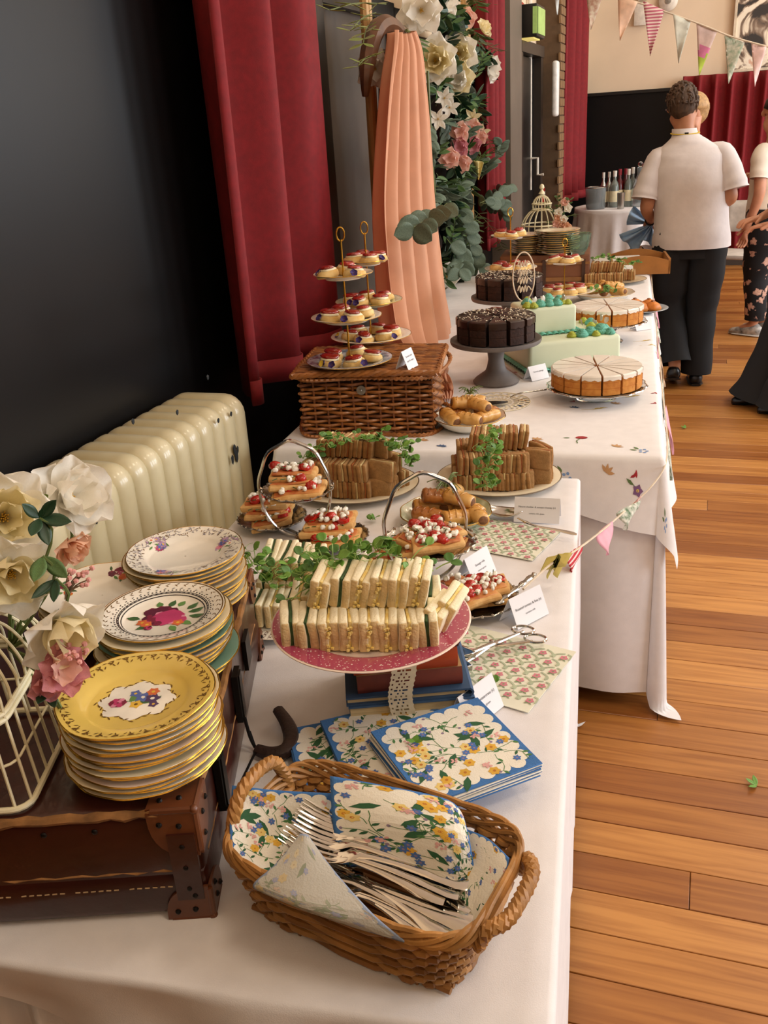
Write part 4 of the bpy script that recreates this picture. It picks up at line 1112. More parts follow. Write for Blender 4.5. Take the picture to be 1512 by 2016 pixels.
def leaf_mesh(mat, wid=.5, name='leaf', round_=False):
    k = (mat.name, wid, round_)
    if k not in LFM:
        def fn(u, v):
            w_ = wid*.5*(sin(PI*v)**(.55 if round_ else .85)) if 0 < v < 1 else 0
            return V(((u-.5)*2*w_, v, .12*v*v*(-1 if round_ else 1)+.18*abs(u-.5)*w_*2))
        LFM[k] = MB().sheet(fn, 4, 7, thick=.012).mesh(name, mat, ang=0)
    return LFM[k]
def orient(nrm, spin=0):
    n_ = V(nrm).normalized(); q = V((0, 0, 1)).rotation_difference(n_)
    return (q.to_matrix() @ RZ(spin)).to_euler()
def rose(loc, nrm, R, mat, label, group, layers=(6, 5, 4), stamens=True, spin=0, parent=None, stems=None, mats2=None, name='silk_rose', cat='flower', pset=None):
    o = thing(name, label, cat, loc, orient(nrm, spin), group)
    for L_, n in enumerate(layers):
        pm = pset or petals_for(mats2 if (mats2 and L_ > 0) else mat)
        sc_ = R*(1, .78, .52)[min(L_, 2)]
        for i in range(n):
            a = 2*PI*i/n+L_*.5+rnd(-.12, .12)
            put('petal', pm[min(L_+(0 if len(layers) > 1 else 0), 2)], o, (0, 0, .02*R*L_), (rnd(-.12, .12)+(.25, .35, .25)[min(L_, 2)], 0, a), sc_*rnd(.92, 1.08))
    if stamens: put('stamens', stm, o, (0, 0, 0), None, R*.9)
    if stems is not None:
        q = o.rotation_euler.to_matrix().inverted()
        MB().tube(smooth_path([q @ (V(p)-V(loc)) for p in stems], 4), .0022, 6).build('stem', stemm, o)
    return o
def spray_leaves(name, label, cat, base, pts, mat, size, wid, group=None, stemmat=None, sr=.0015, round_=False, pair=True, droop=.3, every=1, face=False):
    base = V(base); o = thing(name, label, cat, base, None, group)
    path = smooth_path([V(p)-base for p in pts], 5)
    MB().tube(path, sr, 5).build('stem', stemmat or stemm, o)
    lm = leaf_mesh(mat, wid, 'leaf', round_)
    for i in range(2, len(path), every):
        d = (path[i]-path[i-1]).normalized()
        for sg in ((-1, 1) if pair else ((-1) ** i,)):
            side = d.cross(V((rnd(-.3, .3), rnd(-.3, .3), 1))).normalized()*sg
            v = (side*.8+d*.6+V((0, 0, rnd(-droop, droop*.6)))).normalized()
            nn = v.cross(d); nn = nn.normalized() if nn.length > .01 else V((0, 0, 1))
            if nn.dot(_C-base) < 0: nn = -nn
            if face: tv = (_C-base).normalized()+V((rnd(-.35, .35), rnd(-.35, .35), rnd(-.2, .5))); nn = (tv-v*tv.dot(v)).normalized()
            xx = v.cross(nn).normalized(); zz = xx.cross(v)
            R = Matrix((xx, v, zz)).transposed()
            put('leaf', lm, o, path[i], R.to_euler(), size*rnd(.8, 1.15))
    d = (path[-1]-path[-2]).normalized()
    return o
# around the near birdcage
fy = .80
anchor = CG(.06, .05, .12)
def near(px, py, d): 
    r_ = _ray(px, py); return _C+r_.normalized()*d
tc_ = lambda p: (_C-p).normalized()
q = near(5, 1020, 1.10); rose(q, tc_(q)+V((.25, 0, .1)), .060, petw, 'big cream silk rose at the left photo edge above the birdcage', 'silk flowers by the near birdcage', (7, 6, 5), mats2=petc, stems=[q, q-V((0, -.01, .05)), anchor])
q = near(20, 1125, 1.07); rose(q, tc_(q)+V((.1, 0, -.35)), .052, petw, 'cream silk rose just above the birdcage roof', 'silk flowers by the near birdcage', (6, 5, 3), mats2=petc, stems=[q, anchor])
q = near(128, 985, 1.16); rose(q, V((.75, -.1, .35)), .058, petw, 'white silk rose seen side-on against the radiator', 'silk flowers by the near birdcage', (6, 5, 3), stems=[q, q-V((.01, 0, .07)), anchor])
q = near(112, 1225, 1.06); rose(q, V((.6, -.35, -.25)), .056, petw, 'white silk flower hanging side-on beside the birdcage', 'silk flowers by the near birdcage', (6, 4, 3), mats2=petc, stems=[q, anchor])
q = near(132, 1072, 1.15); rose(q, V((.75, -.15, -.35)), .030, petp, 'small peach silk rosebud against the radiator', 'silk flowers by the near birdcage', (5, 5, 4), False, stems=[q, anchor])
q = near(122, 1322, 1.05); rose(q, tc_(q)+V((.4, 0, .3)), .030, petk, 'dusky pink silk flower low beside the birdcage', 'silk flowers by the near birdcage', (6, 4), False, stems=[q, anchor], mats2=petl)
q = near(95, 1340, 1.06); rose(q, tc_(q)+V((-.1, 0, -.5)), .024, petk, 'second dusky pink silk flower tucked lower beside the birdcage', 'silk flowers by the near birdcage', (5, 4), False, stems=[q, anchor])
def leafbunch(label, px, py, d, ends, size, mat=lfd, wid=.5, grp='silk leaves by the near birdcage'):
    b = near(px, py, d); o = thing('silk_leaf_sprig', label, 'leaves', b, None, grp)
    lm = leaf_mesh(mat, wid)
    for ex, ey in ends:
        e = near(ex, ey, d-.01+rnd(-.01, .01)); v = (e-b); ln = v.length; v.normalize()
        nn = (tc_(b)+V((rnd(-.3, .3), rnd(-.3, .3), .3))); nn = (nn-v*nn.dot(v)).normalized(); xx = v.cross(nn)
        put('leaf', lm, o, (0, 0, 0), Matrix((xx, v, nn)).transposed().to_euler(), (ln*.95, ln, ln))
    MB().tube(smooth_path([V((0, 0, 0)), V((.004, .004, -.03)), anchor-b], 4), .0018, 5).build('stem', stemm, o)
    return o
leafbunch('dark green silk leaves fanned out in front of the radiator', 78, 1020, 1.02, [(40, 992), (114, 984), (142, 1030), (62, 1060), (95, 1075), (85, 1000)], .04)
leafbunch('pointed green silk leaf pair under the peach rosebud', 84, 1095, 1.03, [(134, 1138), (68, 1150)], .04, lfm)
leafbunch('yellowing small silk leaf above the dark green leaves', 78, 990, 1.12, [(98, 974)], .03, lfl, .6)
leafbunch('dark silk leaf falling towards the rose plates', 110, 1140, 1.04, [(62, 1180), (108, 1190)], .03, lfd, .35)
leafbunch('dark silk leaves under the dusky pink flower', 95, 1350, 1.07, [(75, 1390), (110, 1395), (60, 1340)], .03, lfd)
bud = M('bud_pink', 'd99a92', .7)
o = thing('filler_sprig', 'thin sprig of tiny pink buds leaning over the old rose plate', 'flower', near(128, 1180, 1.08))
m = MB(); m2 = MB()
for i in range(14):
    e = near(150+rnd(-15, 35), 1125+rnd(-15, 30), 1.06)-o.location
    m.tube(smooth_path([V((0, 0, 0)), e*.5+V((0, 0, .005)), e], 3), .0008, 4); m2.blob(e, .0032, i, .1, 6)
m.build('stems', M('sprig_stem', '8f7a66', .7), o); m2.build('buds', bud, o)
o = thing('filler_sprig', 'cluster of tiny pink buds low beside the white silk flower', 'flower', near(135, 1292, 1.05))
m = MB(); m2 = MB()
for i in range(22):
    e = V((rnd(-.018, .018), rnd(-.012, .012), rnd(-.01, .014))); m.tube([e*.1, e], .0006, 4); m2.blob(e, .0034, i, .1, 6)
m.build('stems', M('sprig_stem', '8f7a66', .7), o); m2.build('buds', bud, o)
# ------------------------------------------------------------------ sandwiches
breadw = M('white_bread', 'f0e4c2', .9, var=.06, scale=60, bump=.35, bscale=260); crumbw = M('white_bread_cut', 'dcbf8a', .9, var=.16, scale=70, bump=.45, bscale=240)
breadb = M('brown_bread', 'a98253', .9, var=.16, scale=90, bump=.45, bscale=240); crustb = M('brown_bread_cut', '9a6e3c', .9, var=.22, scale=80, bump=.4, bscale=220)
egg = M('egg_filling', 'e3bd55', .7, var=.15, scale=120, h2='efe0a6', bump=.3); cress = M('cress_filling', '2f4d22', .6, var=.4, scale=120)
chut = M('chutney_filling', 'a45f2e', .6, var=.3, scale=120); cheese = M('cheese_filling', 'e8d29a', .6, var=.1)
def slab(d, r, sd, mats):
    m = MB().rbox((0, 0, 0), d, r, seg=2, jit=.0022, sd=sd, sub=1)
    return m
def bread_mesh(mat, cut, d, sd):
    m = slab(d, .0035, sd, None)
    me = m.mesh('bread_slice', [mat, cut], ang=50)
    for p in me.polygons:
        if p.normal.y < -.6 or p.normal.z < -.6: p.material_index = 1
    return me
SWW = (.0120, .068, .047); SWB = (.0095, .070, .044)
BW_ = [bread_mesh(breadw, crumbw, SWW, i) for i in range(3)]; BB_ = [bread_mesh(breadb, crustb, SWB, i+5) for i in range(3)]
FL = {k: slab((.0045, SWW[1]*.97, SWW[2]*.93), .0012, 3, None).mesh('filling', mt) for k, mt in (('egg', egg), ('cress', cress), ('chut', chut), ('cheese', cheese))}
lump = MB()
for i in range(10): lump.blob((rnd(-.003, .003), -.033+rnd(-.002, .001), rnd(-.02, .02)), .0028, i, .2, 6)
lump = lump.mesh('filling_lumps', egg)
def sandwich(loc, rot, kind, label, group, sc_=1):
    o = thing('finger_sandwich', label, 'sandwich', loc, rot, group, sc_)
    B = BW_ if kind in ('egg', 'cress') else BB_
    for sg in (-1, 1): put('bread_slice', random.choice(B), o, (sg*(.0080 if kind in ('egg', 'cress') else .0066), rnd(-.001, .001), rnd(-.0008, .0008)), (0, rnd(-.03, .03)+(PI if sg < 0 and 0 else 0), rnd(-.02, .02)))
    put('filling', FL[kind], o, (0, .001, .0005))
    if kind == 'egg' and rnd(0, 1) < .7: put('filling_lumps', lump, o)
    return o
def srow(c, ang, n, pitch, z, kinds, label, group, yaw=0, tilt=.0, jit=.04, start=None, sc_=1):
    d = V((cos(ang), sin(ang), 0)); c = V((c[0], c[1], 0)); out = []
    for i in range(n):
        p = c+d*((i-(n-1)/2)*pitch)+V((rnd(-.002, .002), rnd(-.002, .002), 0)); p.z = z
        lb = ('leftmost, ' if i == 0 else ('rightmost, ' if i == n-1 else ORD[i]+' from left, '))+label
        out.append(sandwich(p, (rnd(-.05, .05), tilt+rnd(-jit, jit), ang+yaw+rnd(-jit, jit)), kinds[i % len(kinds)], lb, group, sc_))
    return out
# pink transferware plate on the books
PZ = TZ+.1535; PC = V((-.414, 1.066, PZ))
pinkt = bpy.data.materials.new('pink_transferware'); pinkt.use_nodes = True
N = pinkt.node_tree.nodes; L = pinkt.node_tree.links; b = N['Principled BSDF']; tc = N.new('ShaderNodeTexCoord'); vo = N.new('ShaderNodeTexVoronoi'); vo.inputs['Scale'].default_value = 210; n1 = N.new('ShaderNodeTexNoise'); n1.inputs['Scale'].default_value = 70
L.new(tc.outputs['Object'], vo.inputs[0]); L.new(tc.outputs['Object'], n1.inputs[0])
ad = N.new('ShaderNodeMath'); ad.operation = 'MULTIPLY_ADD'; ad.inputs[1].default_value = .5; L.new(n1.outputs[0], ad.inputs[0]); L.new(vo.outputs['Distance'], ad.inputs[2])
cr = N.new('ShaderNodeValToRGB'); cr.color_ramp.elements[0].position = .42; cr.color_ramp.elements[0].color = (*lin('ecd0cc'), 1); cr.color_ramp.elements[1].position = .50; cr.color_ramp.elements[1].color = (*lin('ab4560'), 1)
L.new(ad.outputs[0], cr.inputs[0]); L.new(cr.outputs[0], b.inputs['Base Color']); b.inputs['Roughness'].default_value = .16; b.inputs['Coat Weight'].default_value = .5
PR = .142
t = thing('pink_plate', 'pink and white patterned plate on the books holding white sandwiches', 'plate', PC)
MB().lathe(plate_prof(PR), 72).build('dish', chinap, t, ang=50)
zfp = plate_z(PR); m = MB().lathe([(PR*.66, zfp(PR*.66)+.0004), (PR*.72, zfp(PR*.72)+.0004), (PR*.85, zfp(PR*.85)+.0005), (PR*.985, zfp(PR*.985)+.0005)], 72); m.build('patterned_rim', pinkt, t)
ra = rad(13); rd = V((cos(ra), sin(ra), 0)); rn = V((-sin(ra), cos(ra), 0)); zb = PZ+.0055+.023
G = 'white finger sandwiches on the pink plate'
srow(PC-rn*.044+rd*-.012, ra, 8, .0272, zb, ['cress', 'cress', 'egg', 'egg', 'egg', 'egg', 'egg', 'cress'], 'white bread sandwich in the front row on the pink plate', G, yaw=.15, jit=.09)
srow(PC+rn*.030+rd*-.01, ra, 8, .0272, zb, ['egg', 'cress'], 'white bread sandwich in the back row on the pink plate', G, yaw=.05)
srow(PC-rn*.006+rd*.006, ra, 6, .027, zb+.045, ['egg', 'cress', 'egg', 'egg', 'egg', 'egg'], 'white bread sandwich in the upper tier on the pink plate', G, yaw=-.05, tilt=.2, jit=.08)
sandwich(PC+rd*.098-rn*.022+V((0, 0, .031)), (0, .35, ra-.35), 'egg', 'white egg sandwich leaning at the right end of the pink plate', G)
sandwich(PC+rd*.112-rn*.004+V((0, 0, .036)), (0, .45, ra-.3), 'egg', 'outermost white sandwich leaning at the right end of the pink plate', G)
# ------------------------------------------------------------------ pea shoots
pea = [M('pea_leaf_bright', '6f9a3c', .5, var=.25, scale=60), M('pea_leaf', '5f8f35', .5, var=.25, scale=60), M('pea_leaf_dark', '4a7530', .5, var=.2)]
PL = [leaf_mesh(mt, .85, 'leaf', True) for mt in pea]
peast = M('pea_stem', '8fae5c', .5)
def pea_garnish(label, pts, n, spread, size=.017, name='pea_shoot_garnish', group='pea shoot garnishes', hgt=.02):
    pts = [V(p) for p in pts]; b = pts[len(pts)//2]; o = thing(name, label, 'garnish', b, None, group)
    path = smooth_path(pts, 6); st = MB()
    for i in range(n):
        a = random.choice(path)+V((rnd(-1, 1), rnd(-1, 1), 0))*spread*.7-b
        e = a+V((rnd(-1, 1)*spread*1.3, rnd(-1, 1)*spread*1.3, rnd(-.25, 1)*hgt))
        mid = (a+e)/2+V((0, 0, rnd(0, .012)))
        st.tube(smooth_path([a, mid, e], 3), .0009, 4)
        if i % 4 == 0:   # tendril
            st.tube([e+V((.010*sin(q*.9), .010*cos(q*.9)-.01, .004*q*.5)) for q in range(8)], .0004, 4)
        for k in range(2):
            v = V((rnd(-1, 1), rnd(-1, 1), rnd(-.2, .7))).normalized()
            nn = V((rnd(-.5, .5), rnd(-.9, .1), 1)); nn = (nn-v*nn.dot(v)).normalized(); xx = v.cross(nn)
            put('leaf', random.choice(PL), o, e, Matrix((xx, v, nn)).transposed().to_euler(), size*rnd(.65, 1.2))
    st.build('stems', peast, o)
    return o
pea_garnish('pea shoots spilling over the left side of the pink plate sandwiches', [PC+rd*-.1-rn*.01+V((0, 0, .05)), PC+rd*-.08+rn*.03+V((0, 0, .075)), PC+rd*-.05+rn*.05+V((0, 0, .09))], 30, .024)
pea_garnish('pea shoots along the back of the pink plate sandwiches', [PC+rd*-.03+rn*.03+V((0, 0, .100)), PC+rd*.03+rn*.03+V((0, 0, .104)), PC+rd*.085+rn*.02+V((0, 0, .082))], 26, .018)
# plate of white sandwiches at the back left
W0 = V((-.690, 1.335, TZ))
t = thing('pattern_plate', 'white plate with brown trellis pattern holding white sandwiches', 'plate', W0)
MB().lathe(plate_prof(.125), 64).build('dish', chinaw, t, ang=50)
zfw = plate_z(.125); pr = Print(lambda x, y, k: V((x, y, zfw(math.hypot(x, y))+k)))
for i in range(60):
    a = 2*PI*i/60
    for r0 in (.09, .102, .114): pr.stem([(r0*cos(a), r0*sin(a)), ((r0+.009)*cos(a+.06), (r0+.009)*sin(a+.06))], .0012, 0); pr.stem([(r0*cos(a+.06), r0*sin(a+.06)), ((r0+.009)*cos(a), (r0+.009)*sin(a))], .0012, 0)
pr.build('trellis_print', [M('print_brown', '5c3328', .3)], t)
G = 'white sandwiches on the back left plate'
wa = rad(12)
srow(W0+V((.012, .045, 0)), wa, 5, .028, TZ+.03, ['cress', 'egg'], 'white sandwich in the rear row of the back left plate', G, tilt=-.03)
srow(W0+V((.004, -.04, 0)), wa, 5, .028, TZ+.03, ['egg', 'cress'], 'white sandwich in the front row of the back left plate', G)
for i, (du, dv) in enumerate(((-.035, .05), (-.005, .052), (.025, .05), (.057, .045))):
    p = W0+V((du, dv, .078)); o = sandwich(p, (rad(8), rad(rnd(-4, 4)), wa+rnd(-.1, .1)), 'cress', '%s white herb sandwich in the top tier of the back left plate' % ('leftmost', 'second left', 'second right', 'rightmost')[i], G, 1.08)
pea_garnish('pea shoots beside the topmost plates of the daisy stack', [W0+V((-.06, .01, .09)), W0+V((-.01, -.02, .09)), W0+V((.02, -.05, .078))], 30, .024)
# ------------------------------------------------------------------ brown sandwich platters
platw = M('platter_cream', 'e2d6ba', .2, var=.04, coat=.4)
def platter(c, R, label, ov=.8, ang=0):
    t = thing('oval_platter', label, 'platter', c, rz(ang))
    MB().lathe(plate_prof(R), 64).build('dish', platw, t, ang=50).scale = (1, ov, 1.1)
    o = MB().tube([(R*cos(a), R*sin(a)*ov, .0165) for a in (2*PI*i/64 for i in range(64))], .0016, 5, True).build('rim_line', M('rim_brown', '6b5a44', .4), t)
    return t
LP = P(697, 962, TZ); platter(LP, .160, 'oval cream platter of brown sandwiches in front of the hamper', .86, rad(8))
RP = P(982, 948, TZ); platter(RP, .150, 'oval cream platter of brown sandwiches beside the cheddar card', .92, rad(8))
def brown(C_, a0, side, G, pos, kinds):
    d = V((cos(a0), sin(a0), 0)); q = V((-sin(a0), cos(a0), 0)); z = TZ+.007+.022
    for lv in (0, 1):
        nm = ('lower', 'raised')[lv]
        srow(C_-q*.05+d*(-.024+.004*lv), a0, 8-lv, .0225, z+lv*.0425, kinds, 'brown sandwich in the %s front row, %s' % (nm, pos), G, yaw=.06, jit=.07)
        srow(C_+q*.036+d*(-.022), a0, 8-lv, .0225, z+lv*.0425, kinds, 'brown sandwich in the %s back row, %s' % (nm, pos), G, yaw=-.03, jit=.07)
    srow(C_-q*.010+d*.0, a0, 6, .0225, z+.087, kinds, 'brown sandwich in the top tier, %s' % pos, G, yaw=-.1, tilt=.15)
    for i, (u, v, yaw, lv) in enumerate(side):
        sandwich(C_+d*u+q*v+V((0, 0, .029+lv*.043)), (0, rnd(-.1, .1), a0+yaw), kinds[0], '%s sideways brown sandwich at the right end, %s' % (ORD[i], pos), G, 1.05)
brown(LP, rad(2), ((.080, -.055, 1.45, 0), (.085, -.03, 1.40, 0), (.09, -.052, 1.25, 1), (.105, .02, .9, 0), (.09, .015, 1.0, 1), (.07, -.01, 1.1, 2)), 'brown sandwiches on the platter in front of the hamper', 'platter in front of the hamper', ['cheese', 'chut'])
brown(RP, rad(16), ((.085, -.045, 1.2, 0), (.098, -.01, .55, 0), (.085, -.045, 1.15, 1), (.1, -.005, .5, 1), (.04, -.07, 1.55, 0), (.03, -.065, 1.55, 1)), 'brown sandwiches on the platter beside the cheddar card', 'platter beside the cheddar card', ['chut', 'cheese'])
pea_garnish('pea shoots behind the brown sandwiches in front of the hamper', [P(600, 905, .83), P(640, 875, .885), P(720, 862, .885), P(790, 880, .87), P(800, 915, .82)], 64, .018)
pea_garnish('pea shoots laid over the brown sandwiches beside the cheddar card', [P(970, 855, .895), P(962, 895, .885), P(955, 930, .85), P(965, 960, .79)], 46, .014)
# ------------------------------------------------------------------ tomato and feta slices
past = M('pastry_base', 'e2b878', .75, var=.2, scale=60, h2='c58f4c', bump=.3, bscale=150); sauce = M('tomato_sauce', 'a8431f', .45, var=.3, scale=45, h2='d3924f'); tom = M('cherry_tomato', 'b01f12', .25, var=.2, scale=90, coat=.3); feta = M('feta', 'efeadb', .85, var=.05); herb = M('herb_green', '4d5f2a', .6, var=.2)
def slice_meshes(sd):
    rs = random.Random(sd); w_, d_ = rs.uniform(.066, .078), rs.uniform(.046, .054)
    sk = rs.uniform(.1, .35)
    def skew(mb): mb.v = [(x+y*sk, y, z) for x, y, z in mb.v]; return mb
    b = skew(MB().rbox((0, 0, .006), (w_, d_, .009), .0035, jit=.003, sd=sd, sub=2)).mesh('pastry', past)
    s_ = skew(MB().rbox((0, 0, .0115), (w_*.86, d_*.8, .003), .0012, jit=.004, sd=sd+3, sub=2)).mesh('tomato_sauce', sauce)
    f_ = MB()
    for i in range(20): f_.rbox((rs.uniform(-.45, .45)*w_*.85, rs.uniform(-.4, .4)*d_*.85, .0155+rs.uniform(0, .004)), (rs.uniform(.005, .0105), rs.uniform(.004, .009), .0065), .0018, R=RZ(rs.uniform(0, 3)), seg=1)
    f_ = skew(f_).mesh('feta_crumbs', feta)
    h_ = MB()
    for i in range(9):
        a = rs.uniform(0, 6.3); p = V((rs.uniform(-.4, .4)*w_, rs.uniform(-.4, .4)*d_, .0185)); h_.tube([p, p+V((cos(a)*.007, sin(a)*.007, .001))], .0008, 4)
    h_ = skew(h_).mesh('herbs', herb)
    return b, s_, f_, h_, w_, d_
SL = [slice_meshes(i) for i in range(4)]
tomm = MB().lathe([(.0082, 0), (.0088, .003), (.007, .0065), (.0035, .0082), (.0004, .0085)], 12).mesh('tomato_half', tom)
tomc = MB().lathe([(.0085, 0), (.0085, .004), (.0068, .0046), (.0062, .0036), (.0004, .004)], 12).mesh('tomato_half', tom)
def tart(loc, rot, label, group, sc_=1):
    b, s_, f_, h_, w_, d_ = random.choice(SL)
    o = thing('tomato_feta_slice', label, 'tart slice', loc, rot, group, sc_)
    put('pastry', b, o); put('tomato_sauce', s_, o); x = put('feta_crumbs', f_, o); x['kind'] = 'stuff'; put('herbs', h_, o)
    for i in range(4): put('tomato_half', random.choice((tomm, tomc)), o, (rnd(-.4, .4)*w_, rnd(-.36, .36)*d_, .0125), (rnd(-.3, .3), rnd(-.3, .3), 0), 1.15)
    return o
def rmodf(a, i): return 1+.03*cos(14*a) if i in (3, 4, 5) else 1
tarn = M('tarnished_silver', 'a9a49a', .2, 1, var=.35, scale=50, bump=.25, bscale=90)
sdm = MB().lathe([(.001, 0), (.04, 0), (.06, .004), (.078, .014), (.082, .018), (.080, .019), (.058, .006), (.04, .002), (.001, .002)], 56, rmod=rmodf).mesh('dish', tarn, ang=50)
# pierced looking rim beads
bead = MB()
for i in range(28):
    a = 2*PI*i/28; bead.blob((.081*cos(a), .081*sin(a), .0185), .0032, 0, 0, 6)
bead = bead.mesh('beaded_rim', tarn)
def hoop(c, wv, a_, b_, o, r_=.0034):
    wv = V(wv).normalized(); pts = []
    for i in range(56):
        q = 2*PI*i/56; wob = 1+.018*sin(9*q)*(1 if sin(q) > 0 else .0)
        pts.append(c+wv*cos(q)*a_*wob+V((0, 0, 1))*(b_+sin(q)*b_*wob))
    return MB().tube(pts, r_, 8, True, flat=1.6).build('hoop_handle', silverm, o)
def cake_stand(label, base, wv, a_, b_, dishes):
    o = thing('folding_cake_stand', label, 'cake stand', base)
    hoop(V((0, 0, .001)), wv, a_, b_, o)
    for p, s_ in dishes:
        d = put('dish', sdm, o, V(p)-V(base), rz(rnd(0, 6)), s_); put('beaded_rim', bead, d)
    pf = V(dishes[0][0])-V(base)
    for sg in (-1, 1): MB().tube([pf+V(wv).normalized()*.079*dishes[0][1]*sg+V((0, 0, .017)), V(wv).normalized()*(a_)*sg+V((0, 0, pf.z+.022))], .0025, 6).build('bracket', silverm, o)
    for k in (1, 2): MB().tube([V((0, 0, .004)), (V(dishes[k][0])-V(base))*.6+V((0, 0, .002))], .0035, 6).build('bracket', silverm, o)
    return o
def pile(c, n, rad_, label, group, lv=2, sc_=1, a0=0):
    k = 0
    for i in range(n):
        z = .004+(i//max(1, (n+lv-1)//lv))*.016; a = a0+i*2.3
        tart((c[0]+cos(a)*rad_*rnd(.5, 1), c[1]+sin(a)*rad_*rnd(.5, 1), c[2]+z), (rnd(-.12, .12), rnd(-.12, .12), rnd(0, 6.3)), '%s %s%s' % (dirword((cos(a), sin(a)), (0, 0)), 'upper ' if z > .01 else '', label), group, sc_)
G = 'tomato and feta slices on silver dishes'
b1 = P(590, 1056, TZ)+V((0, 0, .001))
dc, db, da = P(588, 975, .838), P(537, 1030, TZ+.006), P(655, 1068, TZ+.006)
cake_stand('silver hoop handled folding cake stand nearest the radiator', b1, (cos(rad(17)), sin(rad(17)), 0), .076, .108, [(dc, .94), (db, .95), (da, .95)])
def two(c, label, a, n=2, sc_=1.25):
    for i in range(n): tart((c[0]+(.012 if i == 0 else -.006)*(i+1)*.7+rnd(-.006, .006), c[1]+(-.012+.016*i), c[2]+.004+.0135*i), (rnd(-.06, .06), rnd(-.06, .06), a+rnd(-.25, .25)), ('lowest ', 'middle ', 'uppermost ')[i]+label, G, sc_)
two(dc, 'tomato and feta slice on the raised dish nearest the radiator', rad(15), 3, 1.45)
two(db, 'tomato and feta slice on the low left dish nearest the radiator', rad(35), 3, 1.4)
two(da, 'tomato and feta slice on the low dish right of the radiator stand', rad(20), 3, 1.4)
b2 = P(842, 1145, TZ)+V((0, 0, .001))
de, dd, df = P(845, 1082, .822), P(785, 1115, TZ+.004), P(932, 1190, TZ+.004)
cake_stand('silver hoop handled folding cake stand between the sandwich plates', b2, (cos(rad(22)), sin(rad(22)), 0), .077, .110, [(de, 1.08), (dd, .98), (df, 1.0)])
pile(de, 6, .030, 'tomato and feta slice on the raised dish of the middle stand', G, 2, 1.3, .4)
pile(dd, 4, .024, 'tomato and feta slice on the low left dish of the middle stand', G, 2, 1.2, 1)
pile(df, 6, .030, 'tomato and feta slice on the low dish beside the tongs', G, 2, 1.2, 2)
m = MB()    # ornate handle of the low dish
hd0 = df; he = P(1050, 1132, TZ+.03)
o = thing('ornate_spoon', 'ornate silver spoon handle resting on the low dish by the card', 'spoon', hd0)
m.tube(smooth_path([P(985, 1180, TZ+.024)-hd0, P(1015, 1160, TZ+.028)-hd0, P(1032, 1146, TZ+.03)-hd0, P(1052, 1130, TZ+.03)-hd0], 5), [.003+.0035*abs(sin(i*.9)) for i in range(16)], 8, flat=.6); m.build('handle', tarn, o)
MB().blob(P(980, 1183, TZ+.024)-hd0, .012, 0, 0, 12, sq=(1, 1, .4)).build('bowl', tarn, o)
# ------------------------------------------------------------------ sausage rolls
pas2 = M('baked_pastry', 'c98a35', .4, var=.3, scale=30, h2='e0b26a', coat=.25, bump=.15, bscale=60); pas3 = M('baked_pastry_dark', '8a4f1d', .35, var=.3, scale=30, coat=.3, h2='c07a33'); meat = M('sausage_meat', '7a4f2c', .7, var=.3, scale=120, bump=.4)
def roll_mesh(mat):
    m = MB(); rings = []
    for i in range(13):
        x = -.030+.06*i/12; r_ = .0165*(.82 if i in (0, 12) else 1)*(1+.06*sin(i*1.57))
        rings.append((V((x, 0, 0)), V((0, r_, 0)), V((0, 0, r_*.85))))
    m.loft(rings, 12, wob=lambda t_, i: 1+.035*sin(3*t_+i*.9))
    for k in range(3): m.tube([(-.018+.014*k+.004*s_, .0155*sin(q), .0150*cos(q)) for s_, q in ((-1, -.9), (-.4, -.3), (.3, .3), (1, .9))], .0016, 5)
    return m.mesh('pastry', mat, ang=0)
RLM = [roll_mesh(pas2), roll_mesh(pas3)]; mt_ = MB()
for sg in (-1, 1): mt_.blob((sg*.0295, 0, 0), .011, 1, .1, 10, sq=(.25, 1, .85))
mt_ = mt_.mesh('filling', meat)
def roll(loc, rot, label, group, sc_=1, k=None):
    o = thing('sausage_roll', label, 'sausage roll', loc, rot, group, sc_)
    put('pastry', RLM[k if k is not None else (0 if rnd(0, 1) < .7 else 1)], o); put('filling', mt_, o)
    return o
def bowl(c, R, label, mat, h=.035):
    o = thing('serving_bowl', label, 'bowl', c)
    MB().lathe([(.001, .003), (R*.5, .003), (R*.52, 0), (R*.58, 0), (R*.8, h*.4), (R, h), (R*.985, h+.002), (R*.78, h*.45), (R*.55, .006), (.001, .006)], 56, rmod=lambda a, i: 1+(.015*cos(10*a) if i in (5, 6) else 0)).build('dish', mat, o, ang=50)
    MB().tube([(R*(1+.015*cos(10*a))*cos(a), R*(1+.015*cos(10*a))*sin(a), h+.001) for a in (2*PI*i/56 for i in range(56))], .0013, 5, True).build('rim', gold, o)
    return o
sd = P(878, 1030, TZ); bowl(sd, .100, 'green edged leaf dish of sausage rolls behind the middle stand', M('china_sage', '9fae8c', .2, coat=.4, h2='dfe0cb', var=.1, scale=30), .03)
G = 'sausage rolls in the dish behind the middle stand'
for x, y, z, a, tl in ((-.045, .02, .03, .3, .1), (.0, .045, .03, 1.2, 0), (.05, .02, .03, -.6, .1), (-.03, -.035, .032, -.3, 0), (.035, -.035, .032, .5, .1), (.075, -.02, .034, -1.1, 0), (-.02, .01, .058, .2, .2), (.03, .005, .058, -.4, .1), (.0, .035, .056, .9, 0)):
    roll(sd+V((x, y, z)), (rnd(-.4, .4), tl, a+rad(10)), '%s golden sausage roll%s in the dish behind the middle stand' % (dirword((x, y), (0, 0)), ' on top' if z > .05 else '', ), G, 1.12)
rosm = M('rosemary', '6d7f4a', .6, var=.3)
